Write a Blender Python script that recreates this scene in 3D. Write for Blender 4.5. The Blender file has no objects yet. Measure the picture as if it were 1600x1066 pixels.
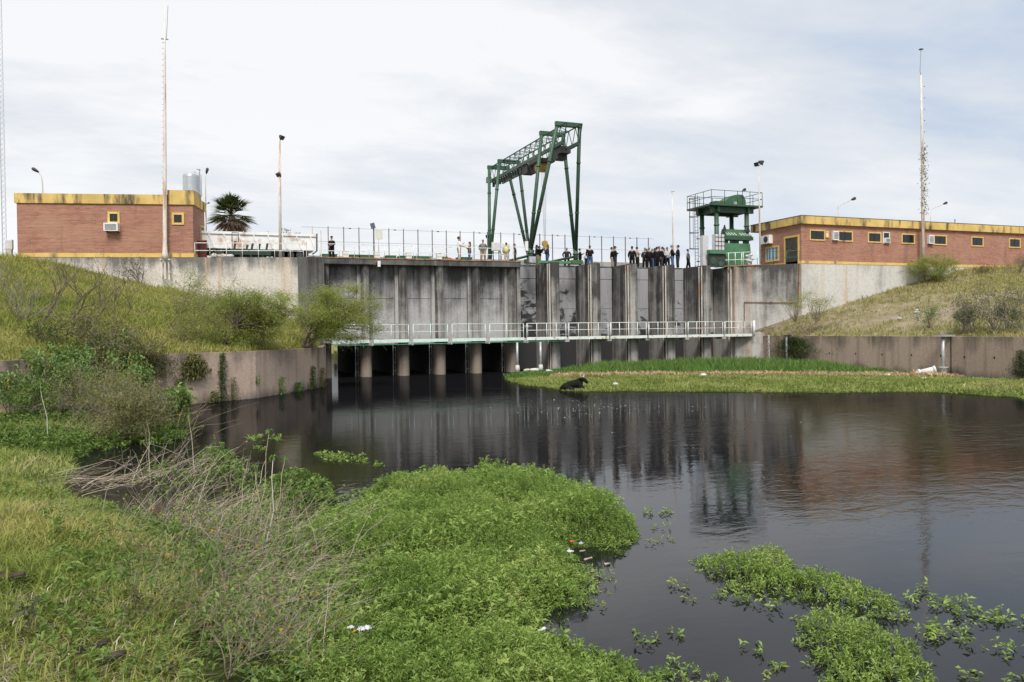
import bpy, math, random
import numpy as np
from mathutils import Vector, Matrix
from math import sin, cos, atan, atan2, radians, pi, sqrt

random.seed(7)
RNG = np.random.default_rng(11)
scene = bpy.context.scene
COL = scene.collection

# ------------------------------------------------------------------ camera
F, CAM_H = 1225.0, 3.45
YAW, PITCH, ROLL = radians(21.1), atan(17 / 1225), radians(.72)
FW = np.array([sin(YAW) * cos(PITCH), cos(YAW) * cos(PITCH), -sin(PITCH)])
_r = np.array([cos(YAW), -sin(YAW), 0.0])
_u = np.cross(_r, FW)
RT = _r * cos(ROLL) - _u * sin(ROLL)
UP = _u * cos(ROLL) + _r * sin(ROLL)
CP = np.array([0, 0, CAM_H])
cam = bpy.data.cameras.new("camera")
cam.sensor_fit = 'HORIZONTAL'
cam.sensor_width = 36
cam.lens = F / 1600 * 36
cam.clip_start = .1
cam.clip_end = 6000
camo = bpy.data.objects.new("camera", cam)
COL.objects.link(camo)
M = Matrix.Identity(4)
for i in range(3):
    M[i][0], M[i][1], M[i][2], M[i][3] = RT[i], UP[i], -FW[i], CP[i]
camo.matrix_world = M
scene.camera = camo


def _ray(px, py):
    return FW + RT * (px - 800) / F - UP * (py - 533) / F


def atZ(px, py, z):
    d = _ray(px, py); return CP + d * ((z - CAM_H) / d[2])


def atY(px, py, y):
    d = _ray(px, py); return CP + d * (y / d[1])


def atX(px, py, x):
    d = _ray(px, py); return CP + d * (x / d[0])


def atL(px, py, A, B):
    d = _ray(px, py); n = np.array([-(B[1] - A[1]), B[0] - A[0]])
    return CP + d * ((n @ np.array(A[:2])) / (n @ d[:2]))


# ------------------------------------------------------------------ sky, sun, exposure
SUN_EL, SUN_AZ = radians(50), radians(200)     # azimuth clockwise from +Y
world = bpy.data.worlds.new("World")
scene.world = world
world.use_nodes = True
nt = world.node_tree
nt.nodes.clear()


def N(nt, typ, **kw):
    n = nt.nodes.new(typ)
    for k, v in kw.items():
        if k.startswith('i_'):
            key = k[2:]
            n.inputs[int(key) if key.isdigit() else key].default_value = v
        else:
            setattr(n, k, v)
    return n


def L(nt, a, b):
    nt.links.new(a, b)


def ramp(nt, stops, fac=None, interp='LINEAR'):
    n = nt.nodes.new('ShaderNodeValToRGB')
    cr = n.color_ramp
    cr.interpolation = interp
    while len(cr.elements) < len(stops):
        cr.elements.new(.5)
    for e, (p, c) in zip(cr.elements, stops):
        e.position = p
        e.color = (*c, 1) if len(c) == 3 else c
    if fac is not None:
        L(nt, fac, n.inputs['Fac'])
    return n


def math_n(nt, op, a, b=None, c=None):
    n = nt.nodes.new('ShaderNodeMath'); n.operation = op
    for i, v in enumerate((a, b, c)):
        if v is None: continue
        if isinstance(v, (int, float)): n.inputs[i].default_value = v
        else: L(nt, v, n.inputs[i])
    return n.outputs[0]


def mixc(nt, fac, a, b, mode='MIX'):
    n = nt.nodes.new('ShaderNodeMix'); n.data_type = 'RGBA'; n.blend_type = mode
    for sock, v in ((n.inputs[0], fac), (n.inputs[6], a), (n.inputs[7], b)):
        if isinstance(v, (int, float)): sock.default_value = v
        elif isinstance(v, tuple): sock.default_value = (*v, 1) if len(v) == 3 else v
        else: L(nt, v, sock)
    return n.outputs[2]


def noise(nt, vec, scale, detail=4, rough=.55, dist=0):
    n = N(nt, 'ShaderNodeTexNoise', i_Scale=scale, i_Detail=detail, i_Roughness=rough, i_Distortion=dist)
    if vec is not None: L(nt, vec, n.inputs['Vector'])
    return n.outputs['Fac']


def vscale(nt, vec, s, off=(0, 0, 0)):
    n = N(nt, 'ShaderNodeMapping'); n.inputs['Scale'].default_value = s; n.inputs['Location'].default_value = off
    L(nt, vec, n.inputs['Vector'])
    return n.outputs['Vector']


sky = N(nt, 'ShaderNodeTexSky', sky_type='NISHITA', sun_disc=False, sun_elevation=SUN_EL, sun_rotation=SUN_AZ)
tc = N(nt, 'ShaderNodeTexCoord')
sep = N(nt, 'ShaderNodeSeparateXYZ')
L(nt, tc.outputs['Generated'], sep.inputs[0])
zc = math_n(nt, 'ADD', math_n(nt, 'MAXIMUM', sep.outputs['Z'], 0.0), .16)
cmb = N(nt, 'ShaderNodeCombineXYZ')
L(nt, math_n(nt, 'DIVIDE', sep.outputs['X'], zc), cmb.inputs[0])
L(nt, math_n(nt, 'DIVIDE', sep.outputs['Y'], zc), cmb.inputs[1])
rot = N(nt, 'ShaderNodeMapping')
rot.inputs['Rotation'].default_value = (0, 0, radians(24))
rot.inputs['Scale'].default_value = (.42, .78, 1)
rot.inputs['Location'].default_value = (7.2, 1.1, 0)
L(nt, cmb.outputs[0], rot.inputs['Vector'])
n1 = noise(nt, rot.outputs[0], 1.25, 7, .56, .35)
n2 = noise(nt, rot.outputs[0], 3.6, 6, .6, .3)
# the cloud deck is thinner and bluer towards the east (to the right), as weather
side = math_n(nt, 'MULTIPLY', math_n(nt, 'SUBTRACT', sep.outputs['X'], .38), .17)
cl = math_n(nt, 'SUBTRACT', math_n(nt, 'ADD', math_n(nt, 'MULTIPLY', n1, .66), math_n(nt, 'MULTIPLY', n2, .34)), side)
cramp = ramp(nt, [(.37, (3.7, 4.25, 5.1)), (.44, (4.4, 4.75, 5.25)), (.51, (5.05, 5.22, 5.5)), (.61, (6.2, 6.22, 6.27))], cl)
horiz = N(nt, 'ShaderNodeMapRange', i_1=.0, i_2=.22, i_3=1.0, i_4=0.0); L(nt, sep.outputs['Z'], horiz.inputs[0])
cloud = mixc(nt, math_n(nt, 'MULTIPLY', horiz.outputs[0], .6), cramp.outputs[0], (6.2, 6.25, 6.35))
skyc = mixc(nt, .93, sky.outputs[0], cloud)
bg = N(nt, 'ShaderNodeBackground', i_Strength=.1)
L(nt, skyc, bg.inputs[0])
L(nt, bg.outputs[0], N(nt, 'ShaderNodeOutputWorld').inputs[0])

sun = bpy.data.lights.new("sun", 'SUN')
sun.energy = 2.3
sun.angle = radians(20)
sun.color = (1, .95, .88)
suno = bpy.data.objects.new("sun", sun)
COL.objects.link(suno)
sd = Vector((sin(SUN_AZ) * cos(SUN_EL), cos(SUN_AZ) * cos(SUN_EL), sin(SUN_EL)))
suno.rotation_euler = sd.to_track_quat('Z', 'Y').to_euler()
suno.location = (0, -20, 60)
scene.view_settings.view_transform = 'Standard'
scene.view_settings.look = 'None'
scene.view_settings.gamma = 1
scene.view_settings.exposure = 0.66
scene.cycles.max_bounces = 6
scene.cycles.transparent_max_bounces = 8

# ------------------------------------------------------------------ materials
MATS = {}


def newmat(name):
    m = bpy.data.materials.new(name); m.use_nodes = True
    nt = m.node_tree; nt.nodes.clear()
    out = N(nt, 'ShaderNodeOutputMaterial')
    b = N(nt, 'ShaderNodeBsdfPrincipled')
    L(nt, b.outputs[0], out.inputs[0])
    MATS[name] = m
    return m, nt, b, out


def posn(nt):
    return N(nt, 'ShaderNodeNewGeometry').outputs['Position']


def plain(name, c, rough=.6, metal=0, var=.25, scale=2.5, stain=None, samt=.4, sscale=(1, 1, 1), bump=0, local=False):
    m, nt, b, out = newmat(name)
    P = N(nt, 'ShaderNodeTexCoord').outputs['Object'] if local else posn(nt)
    nz = noise(nt, P, scale, 5)
    lo = tuple(x * (1 - var) for x in c); hi = tuple(min(1, x * (1 + var)) for x in c)
    colr = ramp(nt, [(.3, lo), (.7, hi)], nz).outputs[0]
    if stain:
        s = noise(nt, vscale(nt, P, sscale, (3, 7, 1)), 1.0, 6, .6)
        f = ramp(nt, [(.62 - samt * .35, (0, 0, 0)), (.72 - samt * .25, (1, 1, 1))], s).outputs[0]
        colr = mixc(nt, f, colr, stain)
    L(nt, colr, b.inputs['Base Color'])
    b.inputs['Roughness'].default_value = rough
    if rough > .7: b.inputs['Specular IOR Level'].default_value = .15
    b.inputs['Metallic'].default_value = metal
    if bump:
        bn = N(nt, 'ShaderNodeBump', i_Strength=bump, i_Distance=.02)
        L(nt, noise(nt, P, scale * 8, 5), bn.inputs['Height']); L(nt, bn.outputs[0], b.inputs['Normal'])
    return m


def concrete(name, light, dark, k=1.1, bias=(0, 9, 0.0), thr=(.45, .6), warm=None, low=None, seed=0, joints=None):
    """weathered cast concrete: vertical run-off streaks, blotches, fine grain; bias=(z0,z1,amount) dirt, and on the panels deck-beam shade too, grows with height"""
    m, nt, b, out = newmat(name)
    P = posn(nt)
    sx = N(nt, 'ShaderNodeSeparateXYZ'); L(nt, P, sx.inputs[0])
    Z = sx.outputs['Z']
    st = noise(nt, vscale(nt, P, (k, k, .07), (seed, seed * 2, 0)), 1.0, 7, .62, .3)
    st2 = noise(nt, vscale(nt, P, (k * 4, k * 4, .16), (seed * 3, 1, 0)), 1.0, 5, .6)
    bl = noise(nt, vscale(nt, P, (1, 1, 1), (seed, 5, 2)), .55, 6, .6)
    fine = noise(nt, P, 9, 6, .7)
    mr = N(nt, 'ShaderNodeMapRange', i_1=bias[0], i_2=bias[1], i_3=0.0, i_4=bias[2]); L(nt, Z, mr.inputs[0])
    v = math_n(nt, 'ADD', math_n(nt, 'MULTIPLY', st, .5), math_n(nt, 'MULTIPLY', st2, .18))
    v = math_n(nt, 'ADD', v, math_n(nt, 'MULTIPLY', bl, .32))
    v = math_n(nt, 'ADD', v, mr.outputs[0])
    f = ramp(nt, [(thr[0], (0, 0, 0)), (thr[1], (1, 1, 1))], v).outputs[0]
    c = mixc(nt, f, light, dark)
    if warm:
        w = noise(nt, vscale(nt, P, (k * 1.7, k * 1.7, .05), (9 + seed, 4, 0)), 1.0, 5, .6)
        c = mixc(nt, ramp(nt, [(.55, (0, 0, 0)), (.68, (.8, .8, .8))], w).outputs[0], c, warm)
    if low:     # (z0, z1, colour) the wet / algae stained foot
        lw = N(nt, 'ShaderNodeMapRange', i_1=low[0], i_2=low[1], i_3=1.0, i_4=0.0)
        L(nt, math_n(nt, 'ADD', Z, math_n(nt, 'MULTIPLY', math_n(nt, 'SUBTRACT', st, .5), 2.2)), lw.inputs[0])
        c = mixc(nt, lw.outputs[0], c, low[2])
    g = ramp(nt, [(.25, (.72, .72, .72)), (.75, (1.2, 1.2, 1.2))], fine).outputs[0]
    c = mixc(nt, 1.0, c, g, 'MULTIPLY')
    L(nt, c, b.inputs['Base Color'])
    b.inputs['Roughness'].default_value = .9
    bn = N(nt, 'ShaderNodeBump', i_Strength=.35, i_Distance=.03)
    L(nt, fine, bn.inputs['Height']); L(nt, bn.outputs[0], b.inputs['Normal'])
    return m


concrete('concrete_panel', (.385, .38, .38), (.07, .069, .07), 1.1, (3.5, 9.0, .20), (.53, .70), seed=2)  # darker top: run-off stain plus the deck beam's shade put into the colour
concrete('concrete_pier', (.36, .345, .33), (.052, .05, .047), 1.8, (1.2, 9.0, .15), (.50, .64), warm=None, low=None, seed=5)
concrete('concrete_pier_foot', (.24, .20, .165), (.10, .08, .066), 1.6, (0, 3, .22), (.55, .72), seed=3)
concrete('concrete_deck', (.17, .165, .16), (.035, .034, .033), 1.2, (8, 9.2, .05), (.42, .62), seed=8)
concrete('concrete_light', (.60, .56, .51), (.16, .155, .15), .8, (6.3, 8.9, .30), (.66, .80), warm=(.50, .37, .25), seed=4)
concrete('concrete_wing', (.48, .46, .44), (.065, .063, .06), .6, (4.0, 9.0, .2), (.50, .68), warm=(.42, .29, .20), seed=11)
concrete('concrete_pale', (.56, .55, .52), (.30, .29, .28), .8, (5, 9.2, .10), (.56, .74), warm=(.50, .40, .28), seed=13)
concrete('concrete_brown', (.42, .325, .26), (.10, .085, .075), .7, (1.2, 2.6, .16), (.57, .74), warm=(.22, .17, .13), low=(-.1, .5, (.13, .10, .085)), seed=6)
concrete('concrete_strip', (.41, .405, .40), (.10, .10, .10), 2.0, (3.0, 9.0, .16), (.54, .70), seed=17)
concrete('concrete_slab', (.36, .35, .33), (.12, .115, .11), 2, (0, 9, .0), (.48, .6), seed=1)
concrete('tunnel', (.012, .011, .010), (.006, .006, .006), 1.2, (0, 3, .0), (.4, .6), seed=7)  # near-black: the darkness inside the passages is put into the wall colour


def gate_mat():
    m, nt, b, out = newmat('gate_grey')
    P = posn(nt)
    sx = N(nt, 'ShaderNodeSeparateXYZ'); L(nt, P, sx.inputs[0])
    n1 = noise(nt, vscale(nt, P, (.9, .9, 1.3), (4, 2, 1.5)), 1.0, 7, .62, .4)
    mr = N(nt, 'ShaderNodeMapRange', i_1=2.5, i_2=9.0, i_3=.13, i_4=-.12); L(nt, sx.outputs['Z'], mr.inputs[0])
    mx = N(nt, 'ShaderNodeMapRange', i_1=24., i_2=34., i_3=.075, i_4=-.075); L(nt, sx.outputs['X'], mx.inputs[0])
    v = math_n(nt, 'ADD', math_n(nt, 'ADD', n1, mr.outputs[0]), mx.outputs[0])
    f = ramp(nt, [(.515, (0, 0, 0)), (.60, (1, 1, 1))], v).outputs[0]
    ml = N(nt, 'ShaderNodeMapRange', i_1=2.3, i_2=3.0, i_3=.6, i_4=0.0); L(nt, sx.outputs['Z'], ml.inputs[0]); v = math_n(nt, 'ADD', v, ml.outputs[0])  # shade of the openings below the walkway, painted black on the gates
    f = ramp(nt, [(.515, (0, 0, 0)), (.60, (1, 1, 1))], v).outputs[0]
    g = noise(nt, vscale(nt, P, (3, 3, .3)), 1.0, 4)
    base = ramp(nt, [(.3, (.25, .25, .265)), (.7, (.34, .34, .355))], g).outputs[0]
    L(nt, mixc(nt, f, base, (.028, .028, .03)), b.inputs['Base Color'])
    b.inputs['Roughness'].default_value = .6


gate_mat()


def brick_mat():
    m, nt, b, out = newmat('brick')
    P = posn(nt)
    sx = N(nt, 'ShaderNodeSeparateXYZ'); L(nt, P, sx.inputs[0])
    cm = N(nt, 'ShaderNodeCombineXYZ')
    L(nt, math_n(nt, 'ADD', sx.outputs['X'], sx.outputs['Y']), cm.inputs[0]); L(nt, sx.outputs['Z'], cm.inputs[1])
    br = N(nt, 'ShaderNodeTexBrick', i_Scale=1.0)
    br.inputs['Brick Width'].default_value = .27
    br.inputs['Row Height'].default_value = .105
    br.inputs['Mortar Size'].default_value = .014
    br.inputs['Color1'].default_value = (.425, .188, .12, 1)
    br.inputs['Color2'].default_value = (.285, .115, .076, 1)
    br.inputs['Mortar'].default_value = (.31, .205, .17, 1)
    L(nt, cm.outputs[0], br.inputs['Vector'])
    ln = noise(nt, vscale(nt, P, (.5, .5, 9)), 1.0, 5, .65)
    bl = noise(nt, P, .5, 6, .62)
    c = mixc(nt, 1.0, br.outputs['Color'], ramp(nt, [(.3, (.72, .72, .74)), (.7, (1.2, 1.16, 1.12))], ln).outputs[0], 'MULTIPLY')
    c = mixc(nt, ramp(nt, [(.42, (.0, .0, .0)), (.72, (.55, .55, .55))], bl).outputs[0], c, (.42, .25, .17))
    so = noise(nt, vscale(nt, P, (.8, .8, .12), (2, 9, 0)), 1.0, 6, .6)
    c = mixc(nt, ramp(nt, [(.60, (0, 0, 0)), (.76, (.6, .6, .6))], so).outputs[0], c, (.10, .06, .05))
    L(nt, c, b.inputs['Base Color'])
    b.inputs['Roughness'].default_value = .88
    bn = N(nt, 'ShaderNodeBump', i_Strength=.4, i_Distance=.02)
    L(nt, br.outputs['Fac'], bn.inputs['Height']); bn.invert = True
    L(nt, bn.outputs[0], b.inputs['Normal'])


brick_mat()
plain('yellow_trim', (.64, .45, .15), .8, 0, .14, 1.0, stain=(.20, .15, .08), samt=.16, sscale=(1.5, 1.5, .18))
plain('yellow_band', (.60, .43, .155), .85, 0, .2, .7, stain=(.11, .088, .06), samt=.34, sscale=(1.3, 1.3, .3))
plain('roof_felt', (.11, .10, .095), .9)
plain('dark_glass', (.012, .014, .017), .12, 0, .3)
plain('blue_frame', (.06, .20, .36), .5)
plain('door_steel', (.055, .05, .045), .6, 0, .4, 3, stain=(.10, .07, .05), samt=.4)
plain('white_paint', (.72, .73, .72), .5, 0, .08, 2)
plain('white_dirty', (.62, .62, .61), .6, 0, .12, 2, stain=(.34, .22, .13), samt=.22, sscale=(1.2, 1.2, .5))
plain('trailer_white', (.78, .78, .78), .5, 0, .07, 1.5, stain=(.46, .29, .17), samt=.20, sscale=(.7, .7, .9))
plain('pale_green_paint', (.55, .68, .62), .5, 0, .1, 3)
plain('rail_white', (.66, .71, .68), .5, 0, .1, 3, stain=(.36, .22, .12), samt=.15, sscale=(3, 3, 3))
plain('rust', (.30, .13, .06), .9, 0, .45, 6)
plain('rust_strip', (.38, .20, .10), .9, 0, .5, 3)
plain('rusty_pole', (.68, .63, .58), .7, 0, .12, 3, stain=(.46, .26, .15), samt=.36, sscale=(4, 4, .35))
plain('pale_pole', (.60, .57, .53), .7, 0, .12, 3, stain=(.42, .29, .20), samt=.42, sscale=(4, 4, .5))
plain('crane_green', (.030, .088, .050), .5, 0, .3, 1.5, stain=(.05, .075, .05), samt=.35, sscale=(2, 2, .6))
plain('crane_light_green', (.065, .185, .10), .6, 0, .2, 1.5)
plain('machine_green', (.045, .13, .062), .6, 0, .25, 2, stain=(.10, .085, .05), samt=.25, sscale=(1.5, 1.5, .8))
plain('dark_steel', (.035, .037, .035), .6, 0, .4, 4)
plain('wire_grey', (.16, .16, .165), .6, 0, .2)
plain('orange_yellow', (.50, .29, .06), .6, 0, .25, 3)
plain('galvanised', (.42, .44, .46), .45, .3, .2, 4)
plain('stainless', (.55, .57, .59), .33, .75, .08, 3)
plain('black_rubber', (.02, .02, .02), .8)
plain('red_pipe', (.20, .085, .065), .6, 0, .25)
plain('dark_green', (.014, .036, .024), .6, 0, .4, 3)
plain('rusty_red', (.09, .03, .022), .8, 0, .35, 3)
plain('green_pipe', (.05, .24, .14), .5)
plain('mesh_grey', (.55, .56, .58), .6, 0, .1)
plain('solar_dark', (.05, .06, .09), .2)
plain('sign_board', (.60, .61, .55), .6, 0, .1, 3)
plain('soil', (.20, .165, .125), .95, 0, .4, 3, bump=.5)
plain('mud', (.06, .052, .042), .9, 0, .3, 3)
plain('straw', (.40, .33, .25), .9, 0, .3, 4)
plain('bark', (.15, .12, .095), .9, 0, .35, 12, bump=.5)
plain('grey_bark', (.25, .215, .185), .9, 0, .3, 12)
plain('twig_brown', (.24, .19, .145), .9, 0, .35, 12)
plain('stone', (.58, .56, .53), .9, 0, .2, 4)
plain('log_dark', (.075, .06, .048), .9, 0, .5, 8, bump=.8)
plain('cow_black', (.007, .0065, .006), .72, 0, .4, 6)
plain('horn', (.55, .5, .4), .5)
plain('plastic_white', (.58, .59, .60), .35, 0, .06, 6)
plain('plastic_red', (.50, .09, .05), .4, 0, .15, 8)
plain('plastic_blue_grey', (.38, .42, .48), .35, 0, .2, 8)
plain('wood_bleached', (.36, .30, .25), .85, 0, .2, 10)
plain('skin_tone', (.42, .25, .18), .6, 0, .05)
plain('skin_brown', (.30, .17, .11), .6, 0, .05)
for nm, c in dict(black=(.012, .012, .014), charcoal=(.04, .04, .043), grey=(.16, .16, .165), white=(.68, .68, .69), tan=(.24, .155, .09),
                  khaki=(.30, .235, .165), blue_jeans=(.055, .11, .24), navy=(.022, .03, .055), beige=(.42, .35, .29), hivis=(.62, .66, .10),
                  brown=(.09, .055, .04), pale_grey=(.42, .42, .41), olive=(.10, .10, .065)).items():
    plain('cloth_' + nm, c, .85, 0, .12, 10)
plain('hair_dark', (.018, .013, .01), .6)
plain('hair_grey', (.22, .21, .2), .6)


def ground_mat(name, stops, s=.5):
    m, nt, b, out = newmat(name)
    P = posn(nt)
    v = math_n(nt, 'ADD', math_n(nt, 'MULTIPLY', noise(nt, P, s, 7, .62), .7), math_n(nt, 'MULTIPLY', noise(nt, P, s * 14, 5, .7), .3))
    L(nt, ramp(nt, stops, v).outputs[0], b.inputs['Base Color'])
    b.inputs['Roughness'].default_value = .95
    b.inputs['Specular IOR Level'].default_value = .03
    bn = N(nt, 'ShaderNodeBump', i_Strength=.8, i_Distance=.08)
    L(nt, noise(nt, P, s * 16, 6, .7), bn.inputs['Height']); L(nt, bn.outputs[0], b.inputs['Normal'])


ground_mat('bank_green', [(.32, (.10, .125, .035)), (.5, (.19, .195, .07)), (.68, (.26, .22, .10))])
ground_mat('bank_dry', [(.32, (.16, .145, .07)), (.47, (.25, .21, .14)), (.62, (.33, .275, .215)), (.72, (.24, .20, .15))], .6)
ground_mat('marsh_floor', [(.32, (.03, .045, .012)), (.5, (.06, .08, .022)), (.68, (.10, .10, .045))], 2.5)
ground_mat('earth', [(.3, (.10, .10, .05)), (.7, (.16, .15, .08))], .1)


def leafmat(name, stops, rough=.55, trans=.3, patch=.35, pscale=.9):
    """leaf colour from a per-leaf tint plus slow variation from patch to patch"""
    m, nt, b, out = newmat(name)
    at = N(nt, 'ShaderNodeAttribute', attribute_name='tint')
    pn = noise(nt, posn(nt), pscale, 3, .5)
    v = math_n(nt, 'ADD', math_n(nt, 'MULTIPLY', at.outputs['Fac'], 1 - patch),
               math_n(nt, 'MULTIPLY', math_n(nt, 'MULTIPLY_ADD', math_n(nt, 'SUBTRACT', pn, .5), 2.4, .5), patch))
    c = ramp(nt, stops, v).outputs[0]
    L(nt, c, b.inputs['Base Color'])
    b.inputs['Roughness'].default_value = rough
    b.inputs['Specular IOR Level'].default_value = .3
    tr = N(nt, 'ShaderNodeBsdfTranslucent'); L(nt, c, tr.inputs['Color'])
    mx = N(nt, 'ShaderNodeMixShader'); mx.inputs[0].default_value = trans
    L(nt, b.outputs[0], mx.inputs[1]); L(nt, tr.outputs[0], mx.inputs[2])
    L(nt, mx.outputs[0], out.inputs[0])


leafmat('leaf_mat', [(0, (.075, .14, .025)), (.3, (.175, .28, .055)), (.62, (.29, .41, .10)), (.87, (.41, .48, .15)), (.94, (.42, .37, .14)), (1, (.26, .15, .07))], .5, .4, .45, .8)
leafmat('leaf_islet', [(0, (.07, .13, .025)), (.4, (.20, .30, .06)), (.8, (.32, .43, .11)), (.93, (.40, .41, .15)), (1, (.25, .16, .07))], .5, .3, .4, 1.5)
leafmat('leaf_marsh', [(0, (.05, .095, .017)), (.4, (.12, .20, .04)), (.8, (.21, .30, .07)), (1, (.28, .34, .11))], .5, .3)
leafmat('leaf_acacia', [(0, (.17, .22, .045)), (.5, (.35, .41, .10)), (1, (.50, .53, .18))], .6, .55, .25, .6)
leafmat('leaf_olive', [(0, (.085, .09, .03)), (.5, (.18, .18, .065)), (1, (.28, .255, .11))], .7, .3)
leafmat('leaf_dark', [(0, (.025, .045, .012)), (.5, (.065, .105, .028)), (1, (.12, .165, .05))], .6, .25)
leafmat('leaf_greygreen', [(0, (.05, .06, .03)), (.5, (.11, .125, .06)), (1, (.17, .18, .09))], .7, .3)
leafmat('leaf_yellow', [(0, (.40, .26, .03)), (1, (.55, .33, .05))], .6, .3)
leafmat('leaf_broad', [(0, (.065, .125, .03)), (.5, (.15, .25, .065)), (1, (.28, .36, .12))], .5, .3)
leafmat('palm_green', [(0, (.035, .055, .018)), (.5, (.085, .115, .035)), (1, (.17, .18, .065))], .5, .35)
leafmat('palm_dry', [(0, (.16, .11, .07)), (1, (.36, .27, .19))], .8, .2)
leafmat('grass_bank', [(0, (.15, .20, .04)), (.35, (.27, .31, .07)), (.7, (.41, .39, .13)), (1, (.52, .45, .22))], .7, .4, .55, .28)
leafmat('grass_dry', [(0, (.18, .21, .055)), (.45, (.33, .325, .11)), (1, (.46, .40, .19))], .75, .3, .45, .4)
leafmat('grass_tall', [(0, (.055, .12, .02)), (.5, (.12, .225, .045)), (1, (.22, .32, .085))], .6, .35, .35, .5)
leafmat('grass_short', [(0, (.13, .19, .04)), (.45, (.25, .32, .075)), (.75, (.38, .40, .13)), (1, (.50, .43, .22))], .7, .35, .55, .35)
leafmat('grass_near', [(0, (.09, .14, .025)), (.35, (.22, .28, .055)), (.65, (.36, .37, .10)), (.85, (.47, .42, .17)), (1, (.36, .27, .15))], .65, .35, .6, .55)
leafmat('stem_dry', [(0, (.13, .105, .08)), (.5, (.34, .28, .21)), (1, (.60, .53, .43))], .85, 0, .1)
leafmat('straw_mat', [(0, (.30, .21, .11)), (.5, (.52, .39, .23)), (1, (.66, .53, .35))], .85, .2, .2)
leafmat('stem_green', [(0, (.11, .10, .05)), (.5, (.22, .20, .10)), (1, (.34, .29, .18))], .8, 0, .1)


def water_mat():
    m, nt, b, out = newmat('water')
    P = posn(nt)
    b.inputs['Base Color'].default_value = (.007, .007, .008, 1)
    b.inputs['Roughness'].default_value = .035
    b.inputs['IOR'].default_value = 1.33
    r1 = noise(nt, vscale(nt, P, (1.0, 1.7, 1)), 1.5, 3, .5, .5)
    r2 = noise(nt, vscale(nt, P, (1, 1.6, 1), (5, 3, 0)), 6.0, 3, .55)
    zone = noise(nt, vscale(nt, P, (.06, .12, 1), (1.3, .2, 0)), 1.0, 3, .5, .6)
    zz = ramp(nt, [(.40, (.2, .2, .2)), (.62, (1, 1, 1))], zone).outputs[0]
    sp = N(nt, 'ShaderNodeSeparateXYZ'); L(nt, P, sp.inputs[0])
    brz = N(nt, 'ShaderNodeMapRange', i_1=10.0, i_2=24.0, i_3=.25, i_4=1.0); L(nt, math_n(nt, 'ADD', sp.outputs['X'], math_n(nt, 'MULTIPLY', sp.outputs['Y'], .1)), brz.inputs[0])
    lee = N(nt, 'ShaderNodeMapRange', i_1=26.0, i_2=40.0, i_3=1.0, i_4=.75); L(nt, sp.outputs['Y'], lee.inputs[0])
    h = math_n(nt, 'ADD', math_n(nt, 'MULTIPLY', r1, .7), math_n(nt, 'MULTIPLY', r2, .2))
    h = math_n(nt, 'MULTIPLY', math_n(nt, 'MULTIPLY', math_n(nt, 'MULTIPLY', h, zz), brz.outputs[0]), lee.outputs[0])
    bn = N(nt, 'ShaderNodeBump', i_Strength=.5, i_Distance=.065)
    L(nt, h, bn.inputs['Height']); L(nt, bn.outputs[0], b.inputs['Normal'])
    b.inputs['Specular IOR Level'].default_value = 0
    fr = N(nt, 'ShaderNodeFresnel', i_IOR=1.33); L(nt, bn.outputs[0], fr.inputs['Normal'])
    k = ramp(nt, [(0, (.01,) * 3), (.12, (.12,) * 3), (.25, (.25,) * 3), (.36, (.29,) * 3), (.55, (.235,) * 3), (1, (.2,) * 3)], fr.outputs[0]).outputs[0]
    gl = N(nt, 'ShaderNodeBsdfGlossy', i_Roughness=.05); gl.inputs['Color'].default_value = (.96, .955, .95, 1); L(nt, bn.outputs[0], gl.inputs['Normal'])
    ms = N(nt, 'ShaderNodeMixShader'); L(nt, k, ms.inputs[0]); L(nt, b.outputs[0], ms.inputs[1]); L(nt, gl.outputs[0], ms.inputs[2]); L(nt, ms.outputs[0], out.inputs[0])


water_mat()


# ------------------------------------------------------------------ mesh helpers
WLOC = {}


def link(o, parent=None):
    COL.objects.link(o)
    if parent is not None: o.parent = parent
    return o


def tag(o, label=None, cat=None, group=None, kind=None):
    if label: o['label'] = label
    if cat: o['category'] = cat
    if group: o['group'] = group
    if kind: o['kind'] = kind
    return o


def thing(name, label, cat, loc=(0, 0, 0), rz=0, group=None):
    o = bpy.data.objects.new(name, None)
    o.empty_display_size = .2
    o.location = loc; o.rotation_euler = (0, 0, rz)
    link(o); tag(o, label, cat, group)
    WLOC[o.name] = Vector(loc) if rz == 0 else Vector((0, 0, 0))
    if rz: WLOC[o.name] = None
    return o


def kids(o):
    return [c for c in bpy.data.objects if c.parent == o]


def copy_tree(o, loc, rz=0, label=None, group=None):
    c = o.copy(); COL.objects.link(c); c.location = loc; c.rotation_euler = (0, 0, rz)
    if label: c['label'] = label
    if group: c['group'] = group
    for k in kids(o):
        k2 = k.copy(); COL.objects.link(k2); k2.parent = c
        for s in kids(k):
            s2 = s.copy(); COL.objects.link(s2); s2.parent = k2
    return c


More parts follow.
